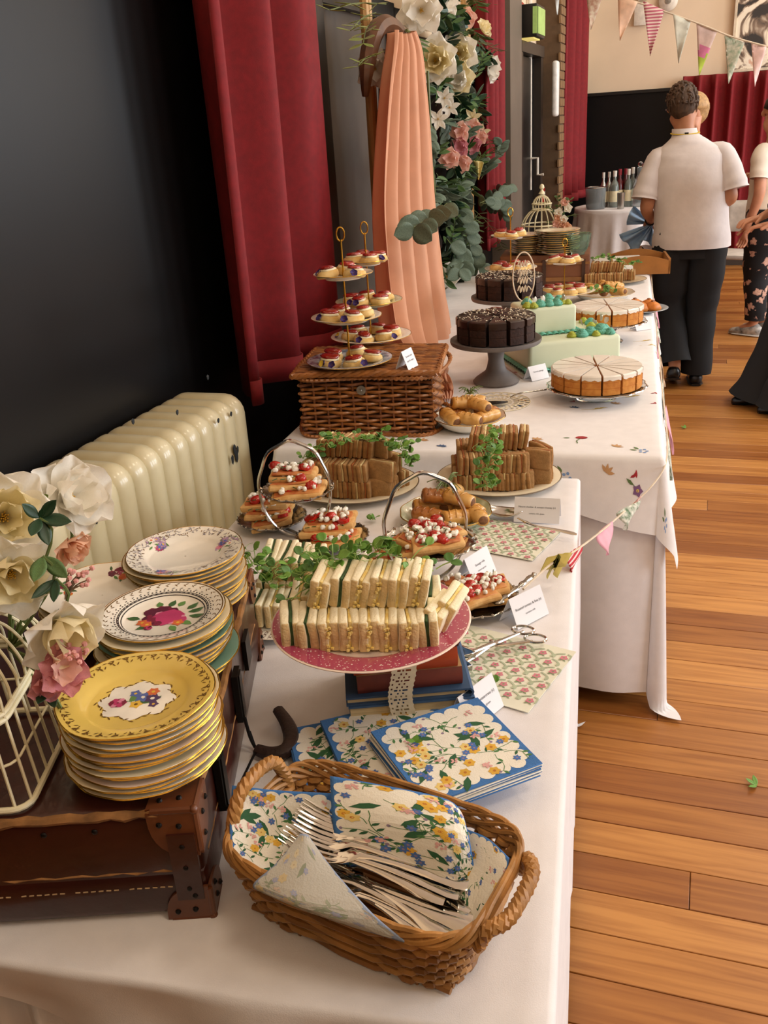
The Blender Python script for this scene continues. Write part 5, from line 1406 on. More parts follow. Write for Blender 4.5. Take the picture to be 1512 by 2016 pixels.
def rosemary(label, c, n=26, L_=.05, group='herb sprigs'):
    o = thing('rosemary_sprig', label, 'garnish', c, None, group); m = MB()
    for i in range(n):
        a = rnd(0, 6.3); e = V((cos(a)*L_*rnd(.3, 1), sin(a)*L_*rnd(.3, 1), rnd(.0, .025))); m.tube(smooth_path([V((0, 0, 0)), e*.5+V((0, 0, .012)), e], 3), .0011, 4)
    m.build('needles', rosm, o); MB().tube([V((-.01, 0, .002)), V((.012, .004, .004))], .002, 5).build('stem', peast, o)
    return o
rosemary('rosemary sprig on the sausage rolls behind the middle stand', sd+V((.0, .02, .078)))
sb = P(925, 842, TZ+.003); bowl(sb, .102, 'white gilt edged bowl of sausage rolls beside the hamper', chinaw, .036)
G = 'sausage rolls in the bowl beside the hamper'
for x, y, z, a in ((-.05, .0, .04, .6), (-.02, .05, .04, 1.4), (.04, .04, .04, -.5), (.055, -.01, .04, .9), (.01, -.045, .04, -.2), (-.045, -.04, .042, -.8), (-.02, .015, .068, .5), (.03, .0, .068, -.6), (.0, .045, .066, .1)):
    roll(sb+V((x, y, z)), (rnd(-.4, .4), rnd(-.1, .2), a), '%s golden sausage roll%s in the bowl beside the hamper' % (dirword((x, y), (0, 0)), ' on top' if z > .05 else ''), G, 1.2)
rosemary('rosemary sprig on the sausage rolls beside the hamper', sb+V((-.005, .03, .09)), 22, .045)
# ------------------------------------------------------------------ printed mats, cards, servers
mc = [M('mat_cream', 'e7e6d2', .85, var=.03), M('mat_sage', 'b3bda0', .85), M('mat_pink', 'cf7f8c', .85), M('mat_green', '86966f', .85)]
def mat_(label, c, ang, w_, d_):
    o = thing('paper_mat', label, 'paper mat', c, rz(ang), 'trellis patterned paper mats')
    MB().box((0, 0, .0006), (w_, d_, .0012)).build('sheet', mc[0], o, smooth=False)
    pr = Print(lambda x, y, k: V((x, y, .0013+k)), .0001)
    s_ = .036; nx, ny = int(w_/s_)+2, int(d_/s_)+2
    for i in range(-nx, nx+1):
        for j in range(-ny, ny+1):
            x, y = (i+.5*(j % 2))*s_, j*s_*.62
            if abs(x) > w_/2-.008 or abs(y) > d_/2-.007: continue
            pr.flower(x, y, .0075, 5, 2, 3); pr.leaf(x, y-.005, -.6, .008, .003, 3); pr.leaf(x, y-.005, PI+.6, .008, .003, 3)
            for sg in (-1, 1):
                q = [(x+sg*.016, y-.004), (x+sg*.019, y), (x+sg*.016, y+.005), (x+sg*.009, y+.010), (x+sg*.002, y+.0125)]
                q = [(max(-w_/2, min(w_/2, a)), max(-d_/2, min(d_/2, b))) for a, b in q]
                pr.stem(q, .003, 1)
                if abs(x+sg*.016) < w_/2-.01: pr.leaf(x+sg*.016, y-.006, PI/2, .012, .005, 1)
    pr.build('trellis_print', mc[1:2]*0+mc, o)
    return o
# mat near tongs: corners (880,1240) (1112,1300) (975,1393) (760,1330)
mat_('trellis patterned paper mat under the scissor tongs', P(975, 1310, TZ+.0008), rad(-14), .20, .19)
mat_('trellis patterned paper mat under the serving spoon', P(985, 1058, TZ+.0008), rad(-13), .21, .155)
def text_mesh(s_, size, mat):
    cu = bpy.data.curves.new('t', 'FONT'); cu.body = s_; cu.size = size; cu.align_x = 'CENTER'; cu.align_y = 'CENTER'
    ob = bpy.data.objects.new('t', cu); COL.objects.link(ob); bpy.context.view_layer.update()
    me = bpy.data.meshes.new_from_object(ob); bpy.data.objects.remove(ob); bpy.data.curves.remove(cu)
    me.materials.clear(); me.materials.append(mat); return me
cardm = M('card_white', 'eae9ec', .8, var=.01); ink = M('card_ink', '26262c', .8, var=0)
def card(label, c, ang, lines, w_=.085, h=.048, spread=.022, blank=False):
    # tent card: ridge along local x, printed face towards local -y
    o = thing('tent_card', label, 'card', c, rz(ang), 'folded menu cards'); m = MB()
    sl = math.hypot(h, spread)
    for sg in (-1, 1):
        m.sheet(lambda u, v: V(((u-.5)*w_, sg*spread*(1-v), h*v+.0004)), 1, 4, thick=.0006*(1 if sg > 0 else -1))
    m.build('card', cardm, o, smooth=False)
    th = math.atan2(h, spread)
    for s_, sz_, k in lines:
        me = text_mesh(s_, sz_, ink)
        put('lettering', me, o, V((0, -spread*(1-k)-.0012*sin(th), h*k+.0004+.0012*cos(th))), (th, 0, 0))
    return o
card('tent card about egg sandwiches behind the top napkins', V((P(922, 1342, .79).x+.012, P(922, 1342, .79).y-.01, TZ+.0006)), rad(66), (('Egg mayo & watercress (v)', .0062, .58), ('contains egg, gluten', .0046, .36)), .082, .05)
card('tent card standing beside the tongs and the low silver dish', V((P(1032, 1168, .79).x, P(1032, 1168, .79).y, TZ+.0006)), rad(58), (('Roasted tomato & feta (v)', .0062, .58), ('contains milk', .0046, .36)), .08, .05)
card('tent card beside the serving spoon reading mature cheddar', P(1058, 1022, TZ+.0006), rad(3), (('Mature cheddar & tomato chutney (v)', .0052, .62), ('contains milk, gluten', .004, .36)), .098, .05)
card('tent card half hidden behind the middle silver stand', V((P(936, 1088, .79).x, P(936, 1088, .79).y, TZ+.0006)), rad(68), (('Sausage rolls', .006, .58), ('contains gluten', .0045, .36)), .075, .048)
# scissor tongs
def PT(px, py, z): return P(px, py, TZ+z)
tb = PT(968, 1268, .02)
o = thing('scissor_tongs', 'silver scissor handled serving tongs lying on the trellis mat', 'tongs', tb)
for nm, pts in (('arm', [PT(1030, 1243, .022), PT(985, 1262, .024), PT(968, 1268, .024), PT(930, 1283, .026), PT(905, 1290, .028)]), ('arm', [PT(1048, 1262, .014), PT(990, 1270, .018), PT(968, 1270, .018), PT(935, 1292, .014), PT(915, 1305, .012)])):
    MB().tube(smooth_path([p-tb for p in pts], 4), [.0028+.002*(1-abs(i-8)/8) for i in range(17)], 8, flat=.7).build(nm, silverm, o)
for (cx, cy, z) in ((1030, 1240, .022), (1054, 1257, .014)):
    c = PT(cx, cy, z); MB().tube([c-tb+V((cos(q)*.018, sin(q)*.013, 0)) for q in (2*PI*i/24 for i in range(24))], .0024, 8, True).build('finger_ring', silverm, o)
for (cx, cy, z, tl) in ((885, 1290, .03, .2), (878, 1312, .012, -.1)):
    c = PT(cx, cy, z)-tb
    MB().sheet(lambda u, v: c+V(((u-.5)*.085, (v-.5)*.05*sin(PI*min(1, max(.12, u*.9+.1))), .010*(2*v-1)**2+tl*.02*(u-.5))), 10, 8, thick=.0012).build('blade', silverm, o, ang=0)
MB().lathe([(0, .004), (.004, .003), (.005, 0)], 12).build('pivot', silverm, o, (0, 0, .004))
pea_garnish('stray pea shoot lying on the trellis mat by the tongs', [PT(958, 1335, .004), PT(970, 1350, .004)], 4, .008, .014, group='stray pea shoots', hgt=.005)
pea_garnish('stray pea leaf on the cloth right of the radiator stand', [PT(735, 1022, .004), PT(742, 1020, .004)], 2, .006, .016, group='stray pea shoots', hgt=.005)
# serving spoon
sb2 = PT(1000, 1010, .01)
o = thing('serving_spoon', 'silver serving spoon with ornate handle pointing to the floor', 'spoon', sb2)
MB().sheet(lambda u, v: PT(995, 1015, .006)-sb2+V(((u-.5)*.085, (v-.5)*.055*sin(PI*min(1, u*.9+.08))**.7, .016*((2*v-1)**2+(2*u-1)**2)*.6)), 12, 10, thick=.0014).build('bowl', silverm, o, ang=0)
MB().tube(smooth_path([PT(1020, 1020, .018)-sb2, PT(1050, 1034, .020)-sb2, PT(1090, 1042, .018)-sb2, PT(1135, 1052, .014)-sb2], 5), [.003, .003, .0035, .005, .0035, .003, .003, .003, .003, .0035, .004, .0045, .005, .0055, .005, .003], 8, flat=.6).build('handle', silverm, o)
# ------------------------------------------------------------------ hamper
T2 = F2.z+.0045
def ZAT(x, y, py):
    lo, hi = 0.0, 4.0
    for _ in range(40):
        z = (lo+hi)/2; v = V((x, y, z))-_C; q = 1008-FPX*v.dot(_Y)/v.dot(_F)
        if q > py: lo = z
        else: hi = z
    return z
hamw = M('hamper_willow', '9a5f2a', .42, var=.3, scale=30, bump=.2, bscale=150, coat=.15); hamw2 = M('hamper_willow_dark', '7a4620', .45, var=.3, scale=30, bump=.2, bscale=150)
HA = rad(10.5); H0 = V((-1.062, 2.312, T2)); HW, HD, HH = .378, .30, .168
t = thing('wicker_hamper', 'closed brown wicker hamper carrying the scone stands', 'hamper', H0, rz(HA))
MB().box((HW/2, HD/2, HH/2), (HW-.022, HD-.022, HH-.004)).build('lining', M('hamper_inside', '3a2110', .9), t, smooth=False)
def face_pt(f, s_, off):
    if f == 0: return V((s_, off, 0))
    if f == 1: return V((HW-off, s_, 0))
    if f == 2: return V((s_, HD-off, 0))
    return V((off, s_, 0))
pit = .0118; nrow = 13
for f in range(4):
    Ls = HW if f % 2 == 0 else HD; ns = round(Ls/.036); dx = Ls/ns
    for i in range(ns+1):
        p = face_pt(f, min(Ls-.004, max(.004, i*dx)), .004); MB().tube([p+V((0, 0, .004)), p+V((0, 0, HH))], .0032, 6).build('stake', hamw2, t)
    for r_ in range(nrow):
        pts = []; n = ns*4
        for i in range(n+1):
            s_ = Ls*i/n; pts.append(face_pt(f, s_, .003-.0055*cos(PI*(s_/dx)+r_*PI))+V((0, 0, .008+r_*pit+.0012*sin(s_*40+r_))))
        MB().tube(pts, .0052, 6, flat=.85).build('weaver', hamw if (r_+f) % 4 else hamw2, t)
m = MB()
for z in (.004, HH): rope(m, [(0, 0, z), (HW*.5, -.002, z), (HW, 0, z), (HW, HD, z), (0, HD, z)], .006, 2, 34, .0046, 6, True, m=14)
m.build('border_braid', hamw, t)
lid = put('lid', MB().box((HW/2, HD/2, HH+.010), (HW-.004, HD-.004, .006)).mesh('lid', hamw2, smooth=False), t)
for i in range(25):
    y = -.010+i*(HD+.02)/24
    MB().tube([(x_, y+.0015*sin(x_*40+i), HH+.015+.0028*cos(PI*x_/.045+i*PI)+.004*sin(PI*x_/HW)) for x_ in ((HW+.024)*k/36-.012 for k in range(37))], .0056, 6, flat=.8).build('lid_rod', hamw if i % 3 else hamw2, lid)
m = MB()
for y in (-.016, HD+.014): rope(m, [(-.016, y, HH+.012), (HW*.3, y, HH+.015), (HW*.7, y, HH+.015), (HW+.016, y, HH+.012)], .0075, 3, 6, .006, 6, m=12)
for x in (-.016, HW+.016): rope(m, [(x, -.016, HH+.012), (x, HD*.5, HH+.014), (x, HD+.014, HH+.012)], .0072, 3, 5, .0056, 6, m=12)
m.build('lid_braid', hamw, lid)
q = MB().lathe([(0, .002), (.013, .002), (.0135, 0), (0, 0)], 24).build('catch_plate', M('pewter', '9a9790', .35, .9), t, (HW*.47, -.0085, HH*.80), (rad(90), 0, 0))
MB().blob((0, 0, .003), .0038, 0, 0, 10).build('stud', M('pewter', '9a9790', .35, .9), q)

# ------------------------------------------------------------------ scones
sconem = M('scone_crumb', 'd6a95c', .8, var=.2, scale=50, h2='e8c98a', bump=.35, bscale=120); cream = M('clotted_cream', 'efe2bd', .6, var=.05); jam = M('strawberry_jam', '9c1d10', .15, var=.35, scale=60, coat=.6)
def scone_mesh(sd):
    rs = random.Random(sd)
    w1 = [rs.uniform(0, 6) for _ in range(3)]
    b = MB().lathe([(.001, 0), (.024, 0), (.0275, .003), (.0285, .009), (.027, .015), (.024, .0175), (.001, .018)], 18, rmod=lambda a, i: 1+.05*sin(2*a+w1[0])+.03*sin(5*a+w1[1]+i)).mesh('scone', sconem, ang=0)
    c_ = MB().lathe([(.001, .017), (.0215, .0170), (.0232, .0190), (.020, .0225), (.012, .024), (.001, .0245)], 16, rmod=lambda a, i: 1+.09*sin(3*a+w1[1])+.05*sin(7*a+i)).mesh('cream', cream, ang=0)
    j_ = MB().lathe([(.0195, .0225), (.0215, .0250), (.017, .0285), (.009, .030), (.0005, .030)], 14, rmod=lambda a, i: 1+.16*sin(2*a+w1[2])+.08*sin(5*a+i)).mesh('jam', jam, ang=0)
    return b, c_, j_
SCN = [scone_mesh(i) for i in range(3)]
def scone(loc, rot, label, group, sc_=1):
    o = thing('scone', label, 'scone', loc, rot, group, sc_); b, c_, j_ = random.choice(SCN)
    put('scone_base', b, o); put('cream', c_, o); put('jam', j_, o); return o
vp = M('viola_purple', '3a2168', .6, var=.2); vy_ = M('viola_yellow', 'd9b93a', .6)
vpm = petal_mesh(vp, .2, .05, 1.1); vym = petal_mesh(vy_, .2, .05, 1.1)
def viola(loc, nrm, label, col=0, R=.012):
    o = thing('viola_flower', label, 'flower', loc, orient(nrm, rnd(0, 6)), 'edible violas on the scones')
    for i in range(5): put('petal', (vpm if (col == 0 or (col == 2 and i < 2)) else vym), o, (0, 0, 0), (.2, 0, 2*PI*i/5), R)
    put('stamens', stm, o, (0, 0, -.001), None, R*.9)
    return o
def tier_stand(label, base, tiers, top, grp, sc_=1.0, where='', mats=None, vio=True, slope=0):
    o = thing('tiered_stand', label, 'cake stand', base)
    zs = [z for z, R, n in tiers]
    MB().tube([(0, 0, .004), (0, 0, top-base[2]-.03)], .0028, 8).build('rod', gold, o)
    c = top-base[2]-.016
    MB().tube([(.011*cos(a), 0, c+.018*sin(a)) for a in (2*PI*i/24 for i in range(24))], .0022, 8, True).build('ring_handle', gold, o, rot=rz(HEAD))
    for k, (z, R, n) in enumerate(tiers):
        mt = mats[k] if mats else chinaw
        p = put('plate', plate_mesh(round(R, 3), mt, 12, .004)[0], o, (0, 0, z-base[2])); put('gilt_rim', plate_mesh(round(R, 3), mt, 12, .004)[1], p)
        rr = R*.52; a0 = rnd(0, 6)
        for i in range(n):
            a = a0+2*PI*i/n
            scone((base[0]+rr*cos(a), base[1]+rr*sin(a), z+.0055), (rnd(-.15, .15), rnd(-.15, .15), rnd(0, 6)), '%s scone on the %s tier, %s' % (dirword((cos(a), sin(a)), (0, 0)), ('bottom', 'middle', 'top')[k], where), grp, sc_*rnd(.95, 1.05))
        if vio:
            for i in range(2 if k else 3):
                a = -PI/2+HEAD*0+rnd(-1.1, 1.3); viola((base[0]+R*.82*cos(a), base[1]+R*.82*sin(a), z+.02), (cos(a)*.6, sin(a)*.8, .6), '%s viola on the %s tier, %s' % (ORD[i] if i else 'first', ('bottom', 'middle', 'top')[k], where), (0, 0, 2)[i])
    return o
blue_rim = M('china_blue_rim', '3a4a66', .16, coat=.5, h2='c9cfd6', scale=60)
HT = T2+HH+.022
s1 = P(689, 716, HT); z2 = ZAT(s1.x, s1.y, 632); z3 = ZAT(s1.x, s1.y, 548); zt = ZAT(s1.x, s1.y, 449)
tier_stand('three tier scone stand at the front of the wicker hamper', s1, [(HT, .123, 5), (z2, .100, 4), (z3, .083, 3)], zt, 'scones on the front stand on the hamper', 1.12, 'front stand on the hamper', [blue_rim, chinaw, chinaw])
s2 = P(731, 668, HT); z2 = ZAT(s2.x, s2.y, 600); z3 = ZAT(s2.x, s2.y, 521); zt = ZAT(s2.x, s2.y, 438)
tier_stand('three tier scone stand at the back of the wicker hamper', s2, [(HT, .128, 6), (z2, .105, 5), (z3, .070, 4)], zt, 'scones on the back stand on the hamper', 1.12, 'back stand on the hamper', [chinaw, M('china_green_rim', 'b9c4a8', .16, coat=.5), chinaw])
hc = V((P(800, 702, HT+.03).x, P(800, 702, HT+.03).y, HT-.001)); card('tent card on the wicker hamper lid', hc, rad(80), (('Scones with', .0075, .66), ('jam & cream', .0075, .42)), .06, .05, .02)
# ------------------------------------------------------------------ cakes
def stand_prof(R, h): return [(.001, 0), (R*.50, 0), (R*.52, .006), (R*.46, .016), (R*.24, .040), (R*.20, .055), (R*.17, h*.55), (R*.19, h*.72), (R*.23, h*.84), (R*.20, h*.9), (R*.34, h-.012), (R*.98, h-.010), (R*1.0, h-.004), (R*1.0, h+.004), (R*.97, h+.004), (R*.94, h), (.001, h)]
grey = M('stone_grey_wood', '6e6764', .6, var=.12, scale=12, bump=.1)
choc = M('chocolate_icing', '2b1710', .35, var=.2, scale=25, bump=.2, bscale=40, coat=.25); chocs = M('chocolate_sponge', '30190f', .85, var=.3, scale=80, bump=.5, bscale=120)
shav = M('white_chocolate_shaving', 'e9dcc0', .6)
def wedge(R, a0, a1, h, n=5, r0=.006, bev=.006, gapd=.0014):
    am = (a0+a1)/2; off = V((cos(am), sin(am), 0))*gapd
    inner = [(r0*cos(a0), r0*sin(a0)), (r0*cos(a1), r0*sin(a1))]
    def ring(k, z): 
        pts = [V((r0*cos(am), r0*sin(am), z))]
        for i in range(n+1):
            a = a0+(a1-a0)*i/n; pts.append(V((R*k*cos(a), R*k*sin(a), z)))
        return [p+off for p in pts]
    m = MB(); lv = [(1, 0), (1, h*.32), (.99, h*.34), (.99, h*.36), (1, h*.38), (1, h*.66), (.99, h*.68), (.99, h*.7), (1, h*.72), (1, h-bev), (1-bev/R, h)]
    vs = []
    for k, z in lv: vs += ring(k, z)
    w_ = n+2; fs = [(i*w_+j, i*w_+(j+1) % w_, (i+1)*w_+(j+1) % w_, (i+1)*w_+j) for i in range(len(lv)-1) for j in range(w_)]
    fs += [tuple(range(w_-1, -1, -1)), tuple((len(lv)-1)*w_+j for j in range(w_))]
    return m.add(vs, fs)
def cake_on_stand(label, slabel, base, R, h, standR, standh, nsl, side, top, kind):
    st = thing('cake_stand', slabel, 'cake stand', base)
    if kind == 'choc': MB().lathe(stand_prof(standR, standh), 48).build('pedestal', grey, st, ang=50)
    else:
        MB().lathe([(.001, 0), (standR*.42, 0), (standR*.43, .004), (standR*.34, .012), (standR*.26, .020), (standR*.24, standh*.5), (standR*.3, standh*.8), (standR*.95, standh-.004), (standR, standh), (standR*.99, standh+.003), (standR*.9, standh), (.001, standh)], 56, rmod=lambda a, i: 1+(.02*cos(16*a) if i in (7, 8, 9, 10) else 0)).build('glass_pedestal', M('clear_glass', 'f4f6f4', .04, trans=1, ior=1.45, var=0), st, ang=50)
        MB().tube([(standR*(1+.02*cos(16*a))*cos(a), standR*(1+.02*cos(16*a))*sin(a), standh+.001) for a in (2*PI*i/64 for i in range(64))], .0022, 6, True).build('rim', M('clear_glass', 'f4f6f4', .04, trans=1, ior=1.45, var=0), st)
    c = thing('sliced_cake', label, 'cake', (base[0], base[1], base[2]+standh+.0035))
    for i in range(nsl):
        a0 = 2*PI*i/nsl; a1 = 2*PI*(i+1)/nsl; g = rnd(.03, .06) if kind == 'choc' else rnd(.015, .03)
        s_ = wedge(R*rnd(.985, 1.0), a0+g, a1-g, h*rnd(.98, 1.02)).build('slice', side, c, rot=(0, 0, 0), ang=35)
        am = (a0+a1)/2
        m = MB(); vs = []; n = 6
        for k, z in ((1.006, h*(.88 if kind == 'lemon' else .80)), (1.006, h+.0005), (.97, h+.004)):
            pts = [V((.010*cos(am), .010*sin(am), z if z > h else h-.002))]
            for j in range(n+1):
                a = a0+g+(a1-a0-2*g)*j/n; zz = z-(abs(sin(a*17+i))*h*.10 if z < h else 0); pts.append(V((R*k*cos(a), R*k*sin(a), zz)))
            vs += [p+V((cos(am), sin(am), 0))*.0014 for p in pts]
        w_ = n+2; m.add(vs, [(q*w_+j, q*w_+(j+1) % w_, (q+1)*w_+(j+1) % w_, (q+1)*w_+j) for q in range(2) for j in range(w_)]+[tuple(2*w_+j for j in range(w_))])
        m.build('icing', top, s_, ang=35)
    if kind == 'choc':
        m = MB()
        for i in range(170):
            a = rnd(0, 2*PI); r_ = R*math.sqrt(rnd(.02, .93)); p = V((r_*cos(a), r_*sin(a), h+.0065)); l = rnd(.003, .008); b_ = rnd(0, 6.3)
            m.box(p, (l, .0022, .0014), Euler((rnd(-.5, .5), rnd(-.5, .5), b_)).to_matrix())
        x = m.build('white_shavings', shav, c, smooth=False); x['kind'] = 'stuff'
    return c
B1 = P(977, 752, T2); hh = ZAT(B1.x, B1.y, 668)-T2
cake_on_stand('sliced chocolate cake with white shavings on the front grey stand', 'grey wooden cake stand under the front chocolate cake', B1, .128, .072, .150, hh, 12, chocs, choc, 'choc')
B2 = P(1008, 660, T2); B2 = V((-.72, 3.62, T2)); h2_ = ZAT(B2.x, B2.y, 583)-T2
cake_on_stand('sliced chocolate cake with a wire topper on the rear grey stand', 'grey wooden cake stand under the rear chocolate cake', B2, .130, .075, .150, h2_, 12, chocs, choc, 'choc')
sponge = M('lemon_sponge', 'b8702a', .85, var=.25, scale=50, h2='d08d3e', bump=.4, bscale=100); glaz = M('white_glaze', 'ece6da', .3, var=.06, scale=20, coat=.3)
B3 = P(1173, 782, T2); h3 = ZAT(B3.x, B3.y, 758)-T2
cake_on_stand('white glazed lemon cake in slices on the front glass stand', 'glass cake stand under the front lemon cake', B3, .136, .055, .150, max(.035, h3), 14, sponge, glaz, 'lemon')
B4 = V((-.335, 3.58, T2)); h4 = ZAT(B4.x, B4.y, 632)-T2
cake_on_stand('white glazed lemon cake in slices on the rear glass stand', 'glass cake stand under the rear lemon cake', B4, .132, .055, .145, h4, 14, sponge, glaz, 'lemon')
card('tent card beside the glass stand of the front lemon cake', P(1056, 745, T2), rad(50), (('Victoria sponge', .007, .58),), .075, .045)
card('tent card beside the glass stand of the rear lemon cake', P(1262, 648, T2), rad(40), (('Lemon drizzle', .007, .58),), .075, .045)
# wire topper on the rear chocolate cake
tw = M('topper_wood', 'e6d4ba', .6)
tp = PY(1031, 545, 3.41)
o = thing('cake_topper', 'oval pale wooden cut-out topper on the rear chocolate cake', 'topper', tp)
MB().tube([(.040*cos(a)*1.0, 0, .088*sin(a)) for a in (2*PI*i/40 for i in range(40))], .0024, 6, True).build('hoop', tw, o, rot=rz(HEAD))
m = MB()
for i in range(4):
    z = .045-i*.030
    m.tube(smooth_path([(-.022, 0, z-.004), (-.015, 0, z+.014), (-.012, 0, z-.012), (-.005, 0, z+.010), (.0, 0, z-.010), (.006, 0, z+.014), (.010, 0, z-.010), (.016, 0, z+.010), (.028, 0, z-.004)], 4), .0022, 5)
m.build('script_lettering', tw, o, rot=rz(HEAD))
MB().tube([(0, 0, -.088), (0, 0, -.125)], .0022, 5).tube([(-.010, 0, -.086), (-.010, 0, -.125)], .0022, 5).build('pick', tw, o)
# mint green two tier cake
mint = M('mint_icing', 'd3dcbf', .5, var=.03, scale=10); teal = M('teal_icing', '62b09a', .5, var=.08); lime = M('lime_icing', 'a9b23c', .5, var=.1); silv = M('cake_board_silver', 'c9c9c6', .25, .8)
MA = rad(30); M0 = V((-.470, 3.26, T2))
ux2, vy2 = V((cos(MA), sin(MA), 0)), V((-sin(MA), cos(MA), 0))
t = thing('tiered_mint_cake', 'two tier square mint green cake with piped teal borders', 'cake', M0, rz(MA))
LW, LD, LH = .335, .30, .098; UW, UD, UH = .19, .165, .095; UO = V((-.045, .045, 0))
MB().box((0, 0, .005), (LW+.07, LD+.07, .010)).build('cake_board', silv, t, smooth=False)
MB().rbox((0, 0, .010+LH/2), (LW, LD, LH), .014, seg=4).build('lower_tier', mint, t)
MB().rbox((UO.x, UO.y, .010+LH+UH/2), (UW, UD, UH), .012, seg=4).build('upper_tier', mint, t)
def rosette(mat, R, n=9, h=1.0):
    m = MB()
    for k in range(3):
        rr = R*(1-.33*k); z = R*.38*k*h
        rope(m, [(rr*.62*cos(a), rr*.62*sin(a), z+R*.25) for a in (2*PI*i/8 for i in range(8))], R*.30, 4, 6, R*.17, 5, True, m=4)
    m.blob((0, 0, R*1.15*h), R*.28, 0, 0, 8)
    return m.mesh('piped_rosette', mat, ang=0)
rt, rl = rosette(teal, .023, h=.62), rosette(lime, .019, h=.62)
shell = MB()
for k in range(5): shell.tube(smooth_path([(-.010, (k-2)*.0032, .002), (-.002, (k-2)*.0046, .010-abs(k-2)*.0018), (.008, (k-2)*.003, .006), (.013, (k-2)*.0008, .001)], 3), .0028, 5)
shell = shell.mesh('piped_shell', teal, ang=0)
def shells(w_, d_, off, z):
    for (a, b, ang) in (((-w_/2, -d_/2), (w_/2, -d_/2), 0), ((w_/2, -d_/2), (w_/2, d_/2), PI/2), ((w_/2, d_/2), (-w_/2, d_/2), PI), ((-w_/2, d_/2), (-w_/2, -d_/2), -PI/2)):
        l = math.hypot(b[0]-a[0], b[1]-a[1]); n = int(l/.021)
        for i in range(n+1):
            put('piped_shell', shell, t, (a[0]+(b[0]-a[0])*i/n+off.x, a[1]+(b[1]-a[1])*i/n+off.y, z), rz(ang), 1.0)
shells(LW+.012, LD+.012, V((0, 0, 0)), .010); shells(UW+.012, UD+.012, UO, .010+LH)
zt_ = .010+LH
for x, y, k, s_ in ((.0, -.115, 1, 1), (.035, -.12, 0, 1.1), (.072, -.105, 0, 1.2), (.082, -.13, 1, .9), (.112, -.10, 0, 1.4), (.135, -.125, 0, .9), (.14, -.07, 0, 1.0), (.135, -.03, 1, .9), (.105, -.055, 1, 1), (.09, -.075, 1, .9), (.14, .01, 1, .9), (.14, .05, 0, 1), (.12, .0, 1, 1), (.13, .09, 1, 1)):
    put('piped_rosette', (rt, rl)[k], t, (x, y, zt_), rz(rnd(0, 6)), s_)
zt_ += UH
for x, y, k, s_ in ((-.08, -.06, 1, 1.1), (-.06, -.07, 1, 1), (-.03, -.055, 0, 1.1), (.0, -.06, 0, 1), (.03, -.06, 0, 1), (.05, -.05, 1, 1.1), (.07, -.06, 1, .9), (-.06, .0, 0, 1), (.06, 0, 0, 1), (-.04, .05, 1, 1), (.04, .05, 0, 1)):
    put('piped_rosette', (rt, rl)[k], t, (UO.x+x, UO.y+y, zt_), rz(rnd(0, 6)), s_*.95)
sf = M('sugar_flower_pink', 'd9a6a6', .6)
bfm = petal_mesh(M('sugar_petal', 'd6d2c4', .6), .6, .04, .9)
for x, y, z in ((-.07, -.05, zt_), (-.05, -.06, zt_), (-.02, -.06, zt_), (.05, -.055, zt_), (.04, -.115, .03+LH), (.09, -.10, .03+LH), (.115, -.09, .035+LH), (.125, -.11, .03+LH)):
    e = put('sugar_butterfly', None, t, V((x, y, z+.022))+(UO if z == zt_ else V((0, 0, 0))))
    bpy.data.objects.remove(e)
    put('sugar_butterfly', bfm, t, V((x, y, z+.016))+(UO if z == zt_ else V((0, 0, 0))), (rnd(0, 1), rnd(-.5, .5), rnd(0, 6)), .02)
# cake slice server and lace doily in front of the chocolate cake
dl = P(975, 792, T2+.0005)
o = thing('lace_doily', 'white lace doily beside the silver cake server', 'doily', dl, rz(rad(10)))
m = MB()
for r_ in range(5):
    n = 26
    for i in range(n):
        a = 2*PI*i/n+.1*r_; R1, R2 = .022+r_*.018, .036+r_*.018
        m.sheet(lambda u, v: V(((R1+(R2-R1)*v)*cos(a+.12*u*(1 if v < .5 else .6)), (R1+(R2-R1)*v)*sin(a+.12*u), .0008)), 1, 2)
m.lathe([(.001, .001), (.024, .001)], 24)
for R1 in (.038, .075, .108): m.tube([(R1*cos(a), R1*sin(a), .001) for a in (2*PI*i/40 for i in range(40))], .0014, 4, True)
m.build('lace', lace, o, smooth=False)
sv = P(985, 788, T2+.012)
o = thing('cake_server', 'tarnished silver cake server lying below the chocolate cake', 'cake server', sv)
MB().sheet(lambda u, v: P(962, 792, T2+.010)-sv+V(((u-.5)*.11, (v-.5)*.045*sin(PI*min(1, u*.8+.12)), .004*(u-.5))), 10, 4, thick=.0015).build('blade', tarn, o, rot=rz(rad(14)))
MB().tube(smooth_path([P(1005, 782, T2+.014)-sv, P(1020, 775, T2+.026)-sv, P(1045, 771, T2+.022)-sv, P(1075, 767, T2+.016)-sv], 5), [.0025]*6+[.0035]*6+[.0045]*4, 8, flat=.6).build('handle', tarn, o)
# ------------------------------------------------------------------ wooden arch with peach drape and flower garland
pale = M('pale_pine', 'b98f56', .55, var=.25, scale=6, stretch=(20, 20, 1.2)); brownw = M('brown_arch_wood', '5a3820', .45, var=.25, scale=8, stretch=(3, 3, 3))
t = thing('wooden_arch', 'wooden flower arch behind the cake table with a pale fluted post', 'arch', (-1.2, 4.3, 0))
A0 = t.location
pr_ = PX(930, 640, -1.36); 
m = MB()
for dx in (-.022, 0, .022): m.tube([(0, dx*1.4, .0), (0, dx*1.4, 2.6)], .019, 8)
m.box((.0, 0, 1.3), (.02, .095, 2.6)); m.build('post', pale, t, V((pr_.x, pr_.y, 0))-V((A0.x, A0.y, 0)))
pl_ = PX(737, 300, -1.28); m = MB()
for dx in (-.018, .018): m.tube([(0, dx, 0), (0, dx, 2.05)], .018, 8)
m.build('post', pale, t, V((pl_.x, pl_.y, 0))-V((A0.x, A0.y, 0)))
